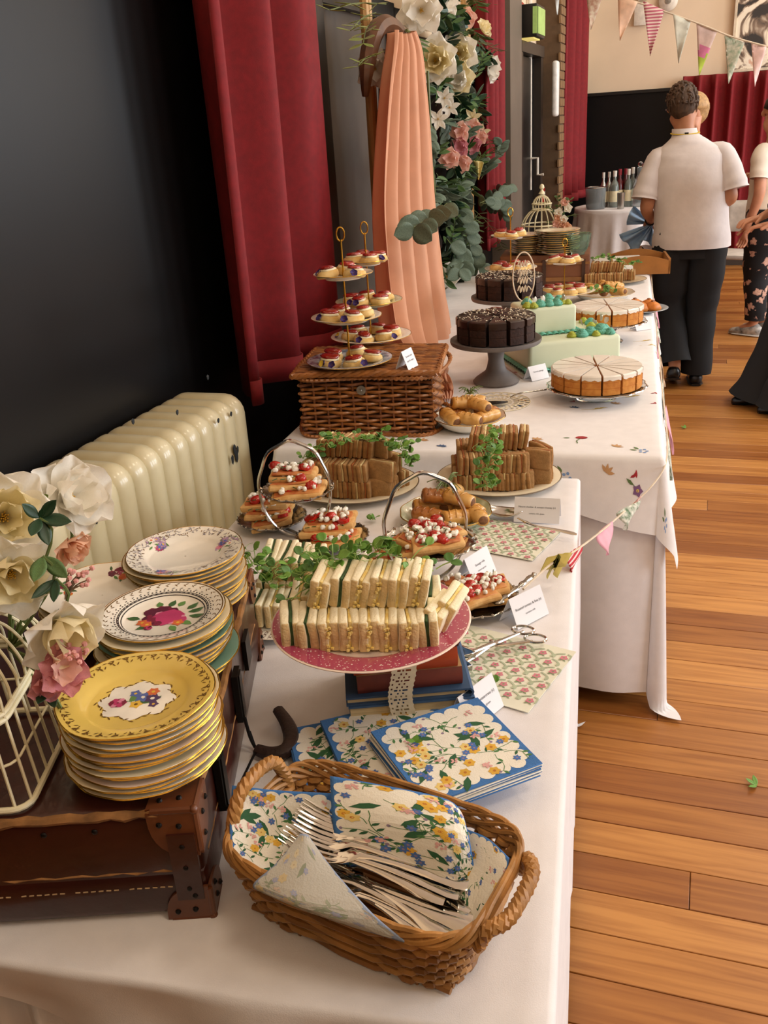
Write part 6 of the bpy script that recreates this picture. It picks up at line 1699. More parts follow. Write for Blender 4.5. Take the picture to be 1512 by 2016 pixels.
path = [PX(719, 190, -1.23), PX(721, 150, -1.22), PX(727, 100, -1.22), PX(742, 58, -1.21), PX(762, 48, -1.20), PX(782, 66, -1.19), PX(792, 110, -1.18), PX(794, 200, -1.18), PX(794, 330, -1.18)]
MB().tube(smooth_path([p-A0 for p in path], 6), [.012+.022*min(1, i/10) if i < 32 else .024 for i in range(49)], 8, flat=1).build('curved_head', brownw, t)
pb = [PX(757, 100, -1.24), PX(757, 200, -1.24), PX(752, 330, -1.25)]
MB().tube(smooth_path([p-A0 for p in pb], 4), .026, 8).build('inner_rail', brownw, t)
# peach drape
peach = M('peach_chiffon', 'e0a683', .7, var=.06, scale=12, bump=.05, bscale=300, transl=.25)
rows = [(60, 772, 812, -1.14), (95, 768, 824, -1.13), (160, 758, 832, -1.12), (260, 748, 842, -1.12), (400, 740, 852, -1.11), (520, 745, 866, -1.08), (600, 752, 876, -1.05), (660, 762, 884, -1.01), (710, 790, 880, -.95)]
L_ = []; 
for k, (py, x0, x1, xx) in enumerate(rows):
    n = 40; r_ = []
    for i in range(n+1):
        u = i/n; p = PX(x0+(x1-x0)*u, py+(8*sin(u*3) if k < 2 else 0), xx)
        wv = .040*sin(u*2*PI*4.6+.4*k*.3)+.018*sin(u*2*PI*9.3+1+.2*k)
        p.x += wv*(.6+.06*k); r_.append(p)
    L_.append(r_)
for py, x0, x1, z in ((745, 826, 884, .80), (775, 846, 893, .757), (792, 862, 890, .752)):
    r_ = []
    for i in range(41):
        u = i/40; p = P(x0+(x1-x0)*u, py, z); p.z += .012*abs(sin(u*2*PI*3.2)); r_.append(p)
    L_.append(r_)
base = V((-1.1, 3.6, .75)); dr = thing('peach_drape', 'long peach chiffon drape hanging from the arch onto the table', 'drape', base)
fn = bilerp([[p-base for p in r_] for r_ in L_])
MB().sheet(fn, 170, 60, thick=.002).build('fabric', peach, dr, ang=0)
# second loose fold at the right edge of the drape
L2 = [[PX(x, py, xx) for x in (x0, (x0+x1)/2, x1)] for py, x0, x1, xx in ((560, 866, 872, -1.06), (620, 866, 884, -1.03), (670, 868, 890, -1.0), (705, 872, 886, -.98))]
MB().sheet(bilerp([[p-base for p in r_] for r_ in L2]), 12, 24, thick=.002).build('loose_fold', peach, dr, ang=0)
# ------------------------------------------------------------------ garland
def AX(px, py, xx=-1.06): return PX(px, py, max(-1.36, -1.16-.14*(px-800)/130+(xx+1.06)))
GR = 'silk flowers on the arch garland'
tcv = lambda p: (_C-p).normalized()
def arose(px, py, R, mat, label, nrm=None, xx=-1.04, **k):
    q = AX(px, py, xx); n_ = tcv(q) if nrm is None else V(nrm)
    return rose(q, n_+V((rnd(-.1, .1), 0, rnd(-.1, .1))), R*1.62, mat, label, GR, **k)
arose(858, 120, .072, petw, 'white silk rose, left of the pair on the arch', layers=(7, 6, 4), mats2=petc)
arose(903, 106, .070, petw, 'white silk rose, upper right of the pair on the arch', layers=(7, 6, 5), mats2=petc)
arose(902, 158, .058, petc, 'closed cream silk rose below the pair on the arch', layers=(6, 6, 5), stamens=False, mats2=petw)
arose(829, 20, .066, petw, 'white open silk poppy with yellow centre at the top of the arch', layers=(6, 4))
arose(960, 135, .060, petw, 'white silk rose seen side-on against the red curtain', nrm=(.9, -.1, -.1), layers=(6, 4))
arose(870, 8, .05, petw, 'white silk rose half cut by the top edge beside the poppy', nrm=(.5, -.2, .3), layers=(5, 4))
arose(948, 58, .04, petc, 'small cream silk bud beside the red curtain', nrm=(.8, -.2, .4), layers=(5, 4), stamens=False)
arose(920, 35, .034, petl, 'small pale pink silk bud near the top of the arch', layers=(5, 4), stamens=False)
arose(738, 135, .05, petw, 'white silk flower behind the curved arch head', xx=-1.2, layers=(5, 4))
arose(880, 545, .05, petw, 'white silk flower low on the arch behind the drape', layers=(5, 4), xx=-1.08)
arose(890, 590, .045, petw, 'white silk flower lowest on the arch beside the pale radiator', layers=(5, 3), xx=-1.1)
for px, py, lab in ((875, 193, 'small white star flower below the closed rose'), (885, 212, 'small white star flower in the middle of the garland'), (862, 235, 'small white star flower at the left of the garland'), (930, 232, 'small cream star flower beside the pink blooms'), (948, 262, 'tiny cream star flower right of the pink blooms')):
    arose(px, py, .034, petw if 'white' in lab else petc, lab, layers=(6,), xx=-1.0, pset=[petal_mesh(petw if 'white' in lab else petc, .2, .03, .42)]*3)
for px, py, R, mt, lab in ((905, 260, .035, petl, 'upper left pink bloom of the cluster'), (930, 255, .036, petl, 'upper right pink bloom of the cluster'), (905, 290, .034, petk, 'middle pink bloom of the cluster'), (930, 285, .036, petk, 'right pink bloom of the cluster'), (885, 312, .036, petl, 'lower left pink bloom of the cluster'), (908, 320, .036, petl, 'lowest pink bloom of the cluster'), (945, 270, .03, petl, 'rightmost pale pink bloom of the cluster')):
    arose(px, py, R, mt, lab+' on the arch', layers=(6, 5), stamens=False, xx=-.99)
q = AX(938, 335, -1.0); o = thing('calla_lily', 'pale yellow calla lily under the pink blooms on the arch', 'flower', q, None, GR)
MB().sheet(lambda u, v: V((.012+.03*v*cos(2*PI*u*.8), .03*v*sin(2*PI*u*.8), -.055+.09*v+.015*sin(2*PI*u*.4)*v)), 14, 8, thick=.002).build('spathe', M('calla_cream', 'd9c684', .5, var=.1), o, ang=0)
MB().tube([(.01, 0, -.05), (.012, 0, .01)], .004, 6).build('spadix', stam, o)
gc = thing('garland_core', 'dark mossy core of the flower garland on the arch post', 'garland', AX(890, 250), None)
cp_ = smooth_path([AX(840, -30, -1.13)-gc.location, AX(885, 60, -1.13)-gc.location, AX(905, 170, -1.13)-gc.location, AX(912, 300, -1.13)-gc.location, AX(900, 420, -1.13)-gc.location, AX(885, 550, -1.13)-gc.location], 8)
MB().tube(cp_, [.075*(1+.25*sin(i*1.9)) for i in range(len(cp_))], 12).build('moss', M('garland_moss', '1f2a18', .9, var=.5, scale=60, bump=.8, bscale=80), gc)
# garland backing foliage: many leaf sprays, each a sprig of its own
rg = random.Random(5)
k = 0
for i in range(84):
    py = rg.uniform(-30, 545); cx = 880+22*sin(py/140); px = cx+rg.gauss(0, 1)*36*(1 if py < 330 else .75); px = max(818, min(968, px))
    b = AX(px, py, -1.10+rg.uniform(-.02, .03)); a = rg.uniform(0, 6.3); ln = rg.uniform(.10, .17)
    v = V((rg.uniform(.0, .5), cos(a), sin(a)-.25)).normalized()*ln
    mt, wd, rd_ = ((lfm, .45, False), (lfe, .7, True), (lfd, .5, False), (lfm, .3, False))[i % 4]
    spray_leaves('garland_sprig', ('mid green', 'grey green', 'dark green', 'narrow leaved')[i % 4]+' foliage sprig at the %s of the arch garland' % (('top', 'upper part', 'middle', 'lower part', 'foot')[max(0, min(4, int(py//110)))]+(' left' if px < 880 else ' right')), 'leaves', b, [b, b+v*.5+V((.01, 0, .01)), b+v], mt, .075, wd, 'foliage sprigs of the arch garland', round_=rd_, every=2)
for x0, y0, x1, y1, x2, y2, lab in ((880, 400, 850, 425, 815, 448, 'grey green eucalyptus branch reaching left over the drape'), (895, 395, 915, 455, 930, 500, 'grey green eucalyptus branch hanging down the arch post'), (905, 470, 935, 520, 965, 560, 'lowest eucalyptus branch reaching towards the rear chocolate cake'), (945, 400, 975, 385, 1000, 370, 'eucalyptus branch reaching right towards the far scone stand'), (880, 470, 900, 500, 905, 530, 'short eucalyptus branch low on the arch'), (950, 400, 978, 405, 990, 420, 'small eucalyptus branch beside the ring of the far scone stand')):
    o_ = .14 if x2 < 830 else .03
    pts = [AX(x0, y0, -1.05+o_), AX(x1, y1, -1.0+o_), AX(x2, y2, -.97+o_)]
    spray_leaves('eucalyptus_branch', lab, 'leaves', pts[0], pts, lfe, .088, .82, 'eucalyptus branches on the arch', round_=True, every=2, sr=.002, face=True)
fern = M('fern_green', '56663f', .6, var=.2)
for x0, y0, x1, y1, lab in ((930, 410, 990, 490, 'fern frond drooping in front of the red curtain'), (925, 250, 975, 300, 'small fern frond right of the pink blooms'), (930, 85, 978, 100, 'grey fern frond beside the upper roses'), (935, 420, 935, 480, 'fern frond hanging against the pale post')):
    pts = [AX(x0, y0, -1.02), AX((x0+x1)/2+4, (y0+y1)/2-6, -.99), AX(x1, y1, -.97)]
    spray_leaves('fern_frond', lab, 'leaves', pts[0], pts, fern, .06, .22, 'fern fronds on the arch', every=1, sr=.0012)
for x0, y0, x1, y1, lab in ((760, 8, 650, 20, 'thin twig with small green leaves at the top left of the arch'), (740, 25, 690, 60, 'drooping leafy twig under the top left twig'), (725, 50, 715, 85, 'short leafy twig beside the curved arch head'), (740, 110, 705, 130, 'thin leafy twig left of the arch head'), (900, 18, 965, 8, 'bright green leafy twig at the top right of the arch')):
    pts = [AX(x0, y0, -1.15), AX((x0+x1)/2, (y0+y1)/2-8, -1.12), AX(x1, y1, -1.10)]
    spray_leaves('leafy_twig', lab, 'leaves', pts[0], pts, lfl if x0 < 800 else lfm, .055, .5, 'leafy twigs on the arch', every=2, sr=.0018)
o = thing('vine_stem', 'long green vine stem running down beside the peach drape', 'stem', AX(845, 180))
MB().tube(smooth_path([AX(842, 140, -1.05)-o.location, AX(848, 260, -1.04)-o.location, AX(855, 370, -1.04)-o.location, AX(860, 400, -1.03)-o.location], 5), .006, 6).build('stem', M('vine_green', '5e6634', .5), o)
MB().tube(smooth_path([AX(800, 60, -1.05)-o.location, AX(822, 75, -1.04)-o.location, AX(834, 110, -1.04)-o.location], 5), .006, 6).build('tendril', M('vine_green', '5e6634', .5), o)
# ------------------------------------------------------------------ far end of the cake table
f1 = V((-.80, 4.06, T2)); za, zb_, zc_ = T2, ZAT(f1.x, f1.y, 533), ZAT(f1.x, f1.y, 469)
tier_stand('three tier scone stand behind the rear chocolate cake', f1, [(T2, .13, 5), (zb_, .115, 6), (zc_, .085, 3)], ZAT(f1.x, f1.y, 410), 'scones on the stand behind the rear chocolate cake', 1.15, 'stand behind the rear chocolate cake', vio=False)
f2 = V((-.60, 4.30, T2)); za, zb_ = ZAT(f2.x, f2.y, 578), ZAT(f2.x, f2.y, 519)
o = tier_stand('two tier scone stand right of the far scone stand', f2, [(za, .142, 8), (zb_, .086, 4)], ZAT(f2.x, f2.y, 470), 'scones on the two tier far stand', 1.15, 'two tier far stand', vio=False)
MB().lathe([(.001, 0), (.05, 0), (.045, .008), (.012, .02), (.012, za-T2)], 20).build('foot', chinaw, o)
bx = M('brown_trunk', '6b3d1f', .45, var=.25, scale=8, bump=.1)
b0 = V((-.80, 5.02, T2)); bz = ZAT(b0.x, b0.y-.15, 503)
t = thing('wooden_chest', 'brown wooden chest carrying the far plate stacks', 'chest', b0, rz(rad(6)))
h_ = bz-T2
MB().rbox((0, 0, h_/2), (.46, .30, h_), .008).build('body', bx, t)
MB().box((0, -.152, h_*.72), (.46, .006, .012)).box((0, -.152, h_*.2), (.46, .006, .02)).build('moulding', M('trunk_tan', '8a5a2c', .5), t, smooth=False)
m = MB()
for x in (-.2, 0, .2): m.box((x, -.154, h_*.45), (.018, .006, h_*.8))
m.build('batten', M('trunk_dark', '3f2412', .5), t, smooth=False)
sx = P(1036, 500, bz); stack(sx.x, sx.y+.02, bz, 9, .088, kc, 'the smaller far stack on the wooden chest', 'plates in the smaller far stack', pitch=.0105)['label'] = 'rose printed plate topmost of the smaller far stack'
sx2 = P(1096, 500, bz); stack(sx2.x, sx2.y+.03, bz, 11, .115, kc, 'the larger far stack on the wooden chest', 'plates in the larger far stack', pitch=.0105)['label'] = 'cream plate topmost of the larger far stack'
# far birdcage
cg = P(1062, 462, bz+.09); cg = V((-.84, 5.12, bz+.001)); cz = ZAT(cg.x, cg.y, 466); ct = ZAT(cg.x, cg.y, 378)
t = thing('birdcage', 'domed cream birdcage on the wooden chest behind the far plates', 'birdcage', (cg.x, cg.y, bz))
H_ = ct-bz; Rc = .105
prof = [(1.0, 0), (1.0, .22), (1.0, .44), (.86, .56), (.62, .66), (.46, .70), (.46, .80), (.30, .90), (.08, .95), (.06, 1.0)]
for i in range(18):
    a = 2*PI*i/18; MB().tube(smooth_path([(Rc*r_*cos(a), Rc*r_*sin(a), H_*z) for r_, z in prof], 3), .0024, 5).build('wire', cw, t)
for r_, z in ((1.02, 0), (1.02, .22), (1.02, .44), (.48, .70), (.48, .80)): MB().tube([(Rc*r_*cos(a), Rc*r_*sin(a), H_*z) for a in (2*PI*i/24 for i in range(24))], .004, 6, True).build('hoop', cw, t)
MB().lathe([(0, .05), (.01, .045), (.014, .03), (.006, .02), (.018, .0)], 10).build('finial', cw, t, (0, 0, H_*.97))
GRP = 'silk flowers by the far birdcage'
for i, (px, py) in enumerate(((1112, 398), (1118, 410), (1098, 428), (1095, 440), (1110, 432), (1116, 446), (1104, 448), (1100, 418), (1108, 440))):
    q = PY(px, py, 5.05); rose(q, tcv(q), .026, (petl, petw, petp)[i % 3], ('topmost pale pink', 'upper white', 'left peach', 'lower left pink', 'middle white', 'lower right peach', 'low pink', 'small white', 'central peach')[i]+' silk flower beside the far birdcage', GRP, (5, 4), False)
for i in range(7):
    a = i*.9; b = PY(1105, 430, 5.07); spray_leaves('garland_sprig', 'green sprig among the flowers beside the far birdcage', 'leaves', b, [b, b+V((.03*cos(a), 0, .04*sin(a)+.01)), b+V((.07*cos(a), -.02, .09*sin(a)+.02))], lfm, .03, .45, 'sprigs by the far birdcage', every=2)
# green glass goblet
g_ = PY(1138, 497, 4.9); g_.z = bz
o = thing('glass_bowl', 'pale green glass bowl at the end of the far plate stacks', 'glass', (g_.x, g_.y, bz))
MB().lathe([(.001, 0), (.035, .0), (.034, .006), (.05, .03), (.062, .075), (.064, .10), (.061, .10), (.058, .07), (.045, .03), (.001, .01)], 28).build('bowl', M('green_glass', 'bcdccb', .05, trans=.9, ior=1.45, var=0), o, ang=50)
MB().lathe([(.062, .099), (.066, .101), (.066, .104), (.061, .103)], 28).build('rim', M('green_glass', 'bcdccb', .05, trans=.9, ior=1.45, var=0), o)
# far sandwiches, sausage rolls and plates on the right
pc = P(1198, 556, T2); platter(pc, .19, 'oval cream platter of brown sandwiches at the far table end', .8, rad(10))
G = 'brown sandwiches on the far platter'
srow((pc.x-.02, pc.y-.04), rad(4), 8, .024, T2+.03, ['chut', 'cheese'], 'brown sandwich in the front row of the far platter', G, sc_=1.1)
srow((pc.x+.02, pc.y+.05), rad(4), 9, .024, T2+.03, ['cheese', 'chut'], 'brown sandwich in the back row of the far platter', G, sc_=1.1)
srow((pc.x-.01, pc.y+.02), rad(4), 7, .024, T2+.078, ['cheese', 'chut'], 'brown sandwich in the upper tier of the far platter', G, tilt=.15, sc_=1.1)
pea_garnish('pea shoots on the brown sandwiches of the far platter', [pc+V((-.08, .02, .11)), pc+V((0, .05, .12)), pc+V((.1, .02, .08))], 26, .025, .022)
p2 = P(1188, 590, T2); bowl(p2, .14, 'white bowl of sausage rolls behind the rear lemon cake', chinaw, .035)
for i in range(9):
    a = i*2.4; r_ = .04+.045*(i % 2); roll(p2+V((r_*cos(a), r_*sin(a), .045+.02*(i > 5))), (rnd(-.4, .4), rnd(-.2, .2), a), '%s golden sausage roll%s in the bowl behind the rear lemon cake' % (dirword((cos(a), sin(a)), (0, 0)), ' on top' if i > 5 else ''), 'sausage rolls behind the rear lemon cake', 1.25)
pea_garnish('pea shoots in front of the sausage rolls behind the rear lemon cake', [p2+V((-.12, -.10, .06)), p2+V((-.02, -.13, .06)), p2+V((.06, -.12, .06))], 26, .03, .024)
p3 = P(1262, 612, T2); t = thing('blue_rim_plate', 'grey blue rimmed plate of orange fruit tarts at the table edge', 'plate', p3)
MB().lathe(plate_prof(.115), 48).build('dish', M('china_slate', '8f9aa0', .2, coat=.4), t, ang=50)
orm = M('orange_peel', 'c9772a', .5, var=.2, scale=60)
for i, (x, y) in enumerate(((.03, .02), (-.03, .03), (.05, -.03), (.0, -.05))):
    o = thing('pastry_parcel', '%s orange glazed pastry parcel on the grey blue rimmed plate' % dirword((x, y), (0, 0)), 'pastry', p3+V((x, y, .006)), rz(rnd(0, 6)), 'pastry parcels on the blue rimmed plate')
    MB().lathe([(.001, 0), (.03, .002), (.036, .014), (.028, .03), (.012, .04), (.001, .042)], 16, rmod=lambda a, i_: 1+.12*cos(6*a)).build('pastry', orm, o, ang=0)
    MB().lathe([(.009, .039), (.008, .045), (.001, .047)], 8).build('tip', pas3, o)
# papers and wooden tray at the far end
wt = P(1245, 535, T2); t = thing('wooden_tray', 'shallow wooden tray with sloping sides at the far table end', 'tray', P(1250, 545, T2)+V((0, .22, 0)), rz(rad(8)))
wtm = M('tray_wood', 'a06a30', .5, var=.2, scale=10)
MB().box((0, 0, .006), (.30, .3, .012)).build('base', wtm, t, smooth=False)
for x, rr in ((-.15, 0), (.15, 0)): MB().box((x, 0, .04), (.012, .3, .08)).build('side', wtm, t, smooth=False)
for y in (-.15, .15): MB().sheet(lambda u, v: V(((u-.5)*.31, y, .012+v*(.055+.03*sin(PI*u)))), 12, 2, thick=.012).build('end', wtm, t)
np_ = thing('paper_napkin', 'folded blue flowered napkin in the wooden tray', 'napkin', t.location+V((.02, .0, .024)), rz(rad(30)))
MB().rbox((0, 0, 0), (.16, .16, .02), .004).build('sheet', nw, np_)
pr = Print(lambda x, y, k: V((x, y, .0105+k)))
for i in range(20): pr.flower(rnd(-.07, .07), rnd(-.07, .07), .012, 5, 0, 1)
pr.build('floral_print', [nk[3], nk[2]], np_)
for i, (px, py) in enumerate(((1190, 528), (1212, 522))):
    q = P(px, py, T2+.05); o = tag(MB().rbox((0, 0, 0), (.26, .18, .05+.02*i), .004).build('card_box', M('box_white2', 'dfdcd4', .7), None, V((q.x, q.y+.1, T2+.028+.01*i)), rz(rad(12))), ('low white card box beside the far scone stand', 'low white card box nearest the wooden tray')[i], 'box')
# ------------------------------------------------------------------ drinks table
rc = P(1238, 404, .745); rc = V((rc.x, rc.y, 0)); RR = .50
t = thing('round_table', 'round drinks table with white legs by the back wall', 'table', rc)
MB().lathe([(.001, .70), (RR-.01, .70), (RR-.01, .735), (.001, .735)], 40).build('tabletop', topm, t, ang=50)
lg = MB().tube([(0, 0, 0), (0, 0, .70)], .018, 8).mesh('leg', M('leg_white', 'd9d4cc', .5))
for i in range(4): put('leg', lg, t, (.28*cos(i*PI/2+.5), .28*sin(i*PI/2+.5), 0))
m = MB(); vs = []; n = 120; lv = [0, .3, .7, .97, 1.0]
def rim(a, k):
    sq = .80/max(abs(cos(a-.35)), abs(sin(a-.35))); drop = max(.12, sq-RR)
    f_ = .022*sin(17*a)+.012*sin(29*a+1)
    return V(((RR+.004+(.03+f_)*k+.05*k*(drop-.2))*cos(a), (RR+.004+(.03+f_)*k+.05*k*(drop-.2))*sin(a), .742-drop*k))
for k in lv[:4]: vs += [V((RR*k*cos(2*PI*i/n), RR*k*sin(2*PI*i/n), .742)) for i in range(n)]
for k in (0, .06, .2, .4, .6, .8, 1.0): vs += [rim(2*PI*i/n, k)-V((0, 0, .004 if k else 0)) for i in range(n)]
R_ = len(vs)//n
m.add(vs, [(j*n+i, j*n+(i+1) % n, (j+1)*n+(i+1) % n, (j+1)*n+i) for j in range(R_-1) for i in range(n)])
tag(m.build('tablecloth', white, None, rc, ang=0), 'white cloth with pointed corners over the round drinks table', 'tablecloth')
DZ = .744
glass = M('clear_glass', 'f4f6f4', .04, trans=1, ior=1.45, var=0)
q = PY(1172, 408, rc.y-.25); q.z = DZ
o = thing('ice_bucket', 'clear glass ice bucket at the left of the drinks table', 'bucket', q)
MB().lathe([(.001, 0), (.085, 0), (.095, .19), (.092, .19), (.082, .006), (.001, .006)], 28).build('vessel', M('smoke_glass', 'b9c0c2', .08, trans=.75, ior=1.4, var=0), o, ang=50)
MB().tube([(.094*cos(a), .094*sin(a), .19) for a in (2*PI*i/28 for i in range(28))], .004, 6, True).build('rim', silverm, o)
def bottle(px, label, col, cap, h=.29, r_=.037, dy=0.0):
    q = PY(px, 395, rc.y-.12+dy); o = thing('drink_bottle', label, 'bottle', (q.x, q.y, DZ), None, 'bottles on the drinks table')
    MB().lathe([(.001, 0), (r_, 0), (r_, h*.55), (r_*.8, h*.66), (r_*.38, h*.75), (r_*.36, h*.9), (.001, h*.9)], 18).build('glass_body', col, o, ang=50)
    MB().lathe([(r_*.42, h*.84), (r_*.44, h), (.001, h)], 12).build('cap', cap, o, ang=50)
    MB().lathe([(r_*1.02, h*.15), (r_*1.02, h*.45)], 18).build('paper_label', M('label_cream', 'd9cba6', .7), o)
    return o
gb = M('bottle_clear_grey', '9aa39a', .1, trans=.6, ior=1.45, var=0); gr_ = M('bottle_red', '6a1f22', .15, trans=.3, var=0); wcap = M('cap_white', 'dcd8cf', .4); rcap = M('cap_red', '8d2430', .4)
bottle(1187, 'tall slim bottle with pale cap right of the ice bucket', M('bottle_steel', 'a7a49c', .2, .8), wcap, .31, .03)
bottle(1198, 'second slim steel bottle right of the ice bucket', M('bottle_steel', 'a7a49c', .2, .8), wcap, .31, .03, .06)
bottle(1209, 'clear bottle with white cap and cream label', gb, wcap, .32, .042)
bottle(1219, 'bottle with dark red neck on the drinks table', gr_, rcap, .33, .036, .05)
bottle(1230, 'dark pink bottle with red cap on the drinks table', gr_, rcap, .33, .036, .1)
bottle(1236, 'clear bottle with silver cap behind the dark pink bottle', gb, wcap, .33, .036, .02)
bottle(1244, 'rightmost clear bottle with white cap', gb, wcap, .34, .036, .06)
q = PY(1222, 402, rc.y-.32); tag(MB().lathe([(.001, 0), (.03, 0), (.036, .14), (.034, .14), (.028, .004), (.001, .004)], 18).build('steel_tumbler', M('bottle_steel', 'a7a49c', .2, .8), None, (q.x, q.y, DZ), ang=50), 'steel tumbler in front of the bottles', 'tumbler')
q = PY(1258, 395, rc.y-.1); o = thing('glass_decanter', 'clear glass decanter half hidden behind the man', 'decanter', (q.x, q.y, DZ))
MB().lathe([(.001, 0), (.07, 0), (.08, .12), (.05, .22), (.025, .28), (.03, .34), (.027, .34), (.02, .28), (.001, .1)], 20).build('vessel', M('smoke_glass', 'b9c0c2', .08, trans=.75, ior=1.4, var=0), o, ang=50)
MB().blob((0, 0, .365), .026, 0, 0, 10).build('stopper', glass, o)

# ------------------------------------------------------------------ people
skin = M('skin', 'b9805f', .55, var=.08, scale=20, sss=.1); skin2 = M('skin_fair', 'c98f70', .55, var=.08, scale=20, sss=.1)
def body_skin(parent, J, E, mat, name='body'):
    nm = list(J); me = bpy.data.meshes.new(name)
    me.from_pydata([J[k][0] for k in nm], [(nm.index(a), nm.index(b)) for a, b in E], []); me.materials.append(mat)
    o = put(name, me, parent); md = o.modifiers.new('Skin', 'SKIN'); md.use_smooth_shade = True; md.branch_smoothing = .6
    sv = o.data.skin_vertices[0].data
    for i, k in enumerate(nm):
        r_ = J[k][1]; sv[i].radius = r_ if isinstance(r_, tuple) else (r_, r_); sv[i].use_root = (k == 'pelvis')
    s_ = o.modifiers.new('Sub', 'SUBSURF'); s_.levels = 2; s_.render_levels = 2
    return o
def fingers(J, E, side, w_, d, up, s_=1):
    d = V(d).normalized(); up = V(up).normalized(); sd = d.cross(up).normalized(); w_ = V(w_)
    J[side+'palm'] = (w_+d*.055*s_, (.030*s_, .018*s_)); E.append((side+'wrist', side+'palm'))
    for i, (off, ln) in enumerate(((-.028, .062), (-.010, .072), (.009, .068), (.026, .054))):
        b = w_+d*.085*s_+sd*off*s_; k1 = b+d*ln*.5*s_-up*.006; k2 = b+d*ln*.8*s_-up*.03*s_
        for j, p in enumerate((b, k1, k2)): J['%sf%d%d' % (side, i, j)] = (p, (.0095-.0012*j)*s_)
        E += [(side+'palm', '%sf%d0' % (side, i)), ('%sf%d0' % (side, i), '%sf%d1' % (side, i)), ('%sf%d1' % (side, i), '%sf%d2' % (side, i))]
    b = w_+d*.035*s_-sd*.035*s_; e = b+d*.035*s_-sd*.018*s_-up*.015*s_
    J[side+'t0'] = (b, .011*s_); J[side+'t1'] = (e, .009*s_); E += [(side+'wrist', side+'t0'), (side+'t0', side+'t1')]
def ell(m, c, ax, n=16, k=10, amp=0, f=None):
    c = V(c); vs = []
    for i in range(k+1):
        t_ = PI*i/k
        for j in range(n):
            a = 2*PI*j/n; d = V((sin(t_)*cos(a), sin(t_)*sin(a), -cos(t_))); q = 1+(f(d) if f else 0)
            vs.append(c+V((d.x*ax[0], d.y*ax[1], d.z*ax[2]))*q)
    m.add(vs, [(i*n+j, i*n+(j+1) % n, (i+1)*n+(j+1) % n, (i+1)*n+j) for i in range(k) for j in range(n)])
    return m
def garment(parent, name, rings, mat, n=28, wr=.02, sd=0, cap=False, th=None):
    rg = [(V(c), V(a), V(b)) for c, a, b in rings]
    out = []
    for i in range(len(rg)-1):
        for q in range(4):
            f_ = q/4; out.append(tuple(rg[i][k].lerp(rg[i+1][k], f_) for k in range(3)))
    out.append(rg[-1])
    def wob(t_, i): return 1+wr*(noise.noise(V((cos(t_)*1.6, sin(t_)*1.6, i*.22+sd)))+.5*sin(3*t_+i*.35+sd)*noise.noise(V((i*.3, sd, 1))))
    return MB().loft(out, n, cap=cap, wob=wob).build(name, mat, parent, ang=0)
def tube_garment(parent, name, pts, rs, mat, n=18, wr=.03, sd=0):
    p = smooth_path(pts, 5); r_ = []
    k = len(pts)-1
    for i in range(len(p)):
        x = i/5; a = min(int(x), k-1); f_ = x-a; q = rs[a]+(rs[a+1]-rs[a])*f_; r_.append(q*(1+wr*sin(i*1.3+sd)))
    return MB().tube(p, r_, n, cap=False).build(name, mat, parent, ang=0)
shirtm = M('white_shirt', 'dcd4d2', .85, var=.04, scale=20, bump=.25, bscale=40); blk = M('black_trousers', '0e0e10', .85, var=.1); hairm = M('brown_hair', '4a3524', .7, var=.35, scale=60, bump=.6, bscale=90, stretch=(1, 1, .35)); shoem = M('black_shoe', '0c0c0c', .35)
# ---- man in the white shirt, seen from behind
root = thing('person', 'person in white short sleeved shirt and black trousers walking away holding a blue cloth', 'person', (-.085, 5.75, 0), rz(rad(8)))
J = {'pelvis': (V((0, 0, .90)), (.14, .10)), 'spine': (V((-.01, .01, 1.08)), (.125, .09)), 'chest': (V((-.03, .02, 1.25)), (.14, .09)), 'neck0': (V((-.05, .03, 1.38)), .062), 'neck': (V((-.062, .05, 1.45)), .058), 'head0': (V((-.075, .075, 1.52)), (.064, .075)), 'head1': (V((-.082, .085, 1.585)), (.074, .088)), 'head2': (V((-.086, .085, 1.645)), (.05, .06)),
     'chin': (V((-.105, .15, 1.49)), .032), 'nose': (V((-.125, .175, 1.545)), .014),
     'Lsh': (V((-.185, .02, 1.315)), .044), 'Lelb': (V((-.258, -.02, 1.04)), .042), 'Lwrist': (V((-.205, .18, .95)), .027),
     'Rsh': (V((.135, .02, 1.325)), .044), 'Relb': (V((.205, -.05, 1.07)), .042), 'Rwrist': (V((.13, .16, 1.02)), .027),
     'Lhip': (V((-.09, 0, .86)), .085), 'Lknee': (V((-.085, .05, .47)), .055), 'Lank': (V((-.05, -.10, .13)), .038), 'Ltoe': (V((-.06, .03, .04)), .032),
     'Rhip': (V((.09, 0, .86)), .085), 'Rknee': (V((.095, .03, .46)), .055), 'Rank': (V((.085, 0, .08)), .038), 'Rtoe': (V((.085, .13, .03)), .032),
     'Lear': (V((-.158, .06, 1.545)), .013), 'Rear': (V((-.004, .085, 1.545)), .013)}
E = [('pelvis', 'spine'), ('spine', 'chest'), ('chest', 'neck0'), ('neck0', 'neck'), ('neck', 'head0'), ('head0', 'head1'), ('head1', 'head2'), ('head0', 'chin'), ('head1', 'nose'), ('head1', 'Lear'), ('head1', 'Rear'), ('chest', 'Lsh'), ('Lsh', 'Lelb'), ('Lelb', 'Lwrist'), ('chest', 'Rsh'), ('Rsh', 'Relb'), ('Relb', 'Rwrist'), ('pelvis', 'Lhip'), ('Lhip', 'Lknee'), ('Lknee', 'Lank'), ('Lank', 'Ltoe'), ('pelvis', 'Rhip'), ('Rhip', 'Rknee'), ('Rknee', 'Rank'), ('Rank', 'Rtoe')]
fingers(J, E, 'L', J['Lwrist'][0], (.2, .9, -.25), (0, .2, 1)); fingers(J, E, 'R', J['Rwrist'][0], (-.5, .8, -.1), (0, 0, 1))
body_skin(root, J, E, skin)
X1, Y1 = V((1, 0, 0)), V((0, 1, 0))
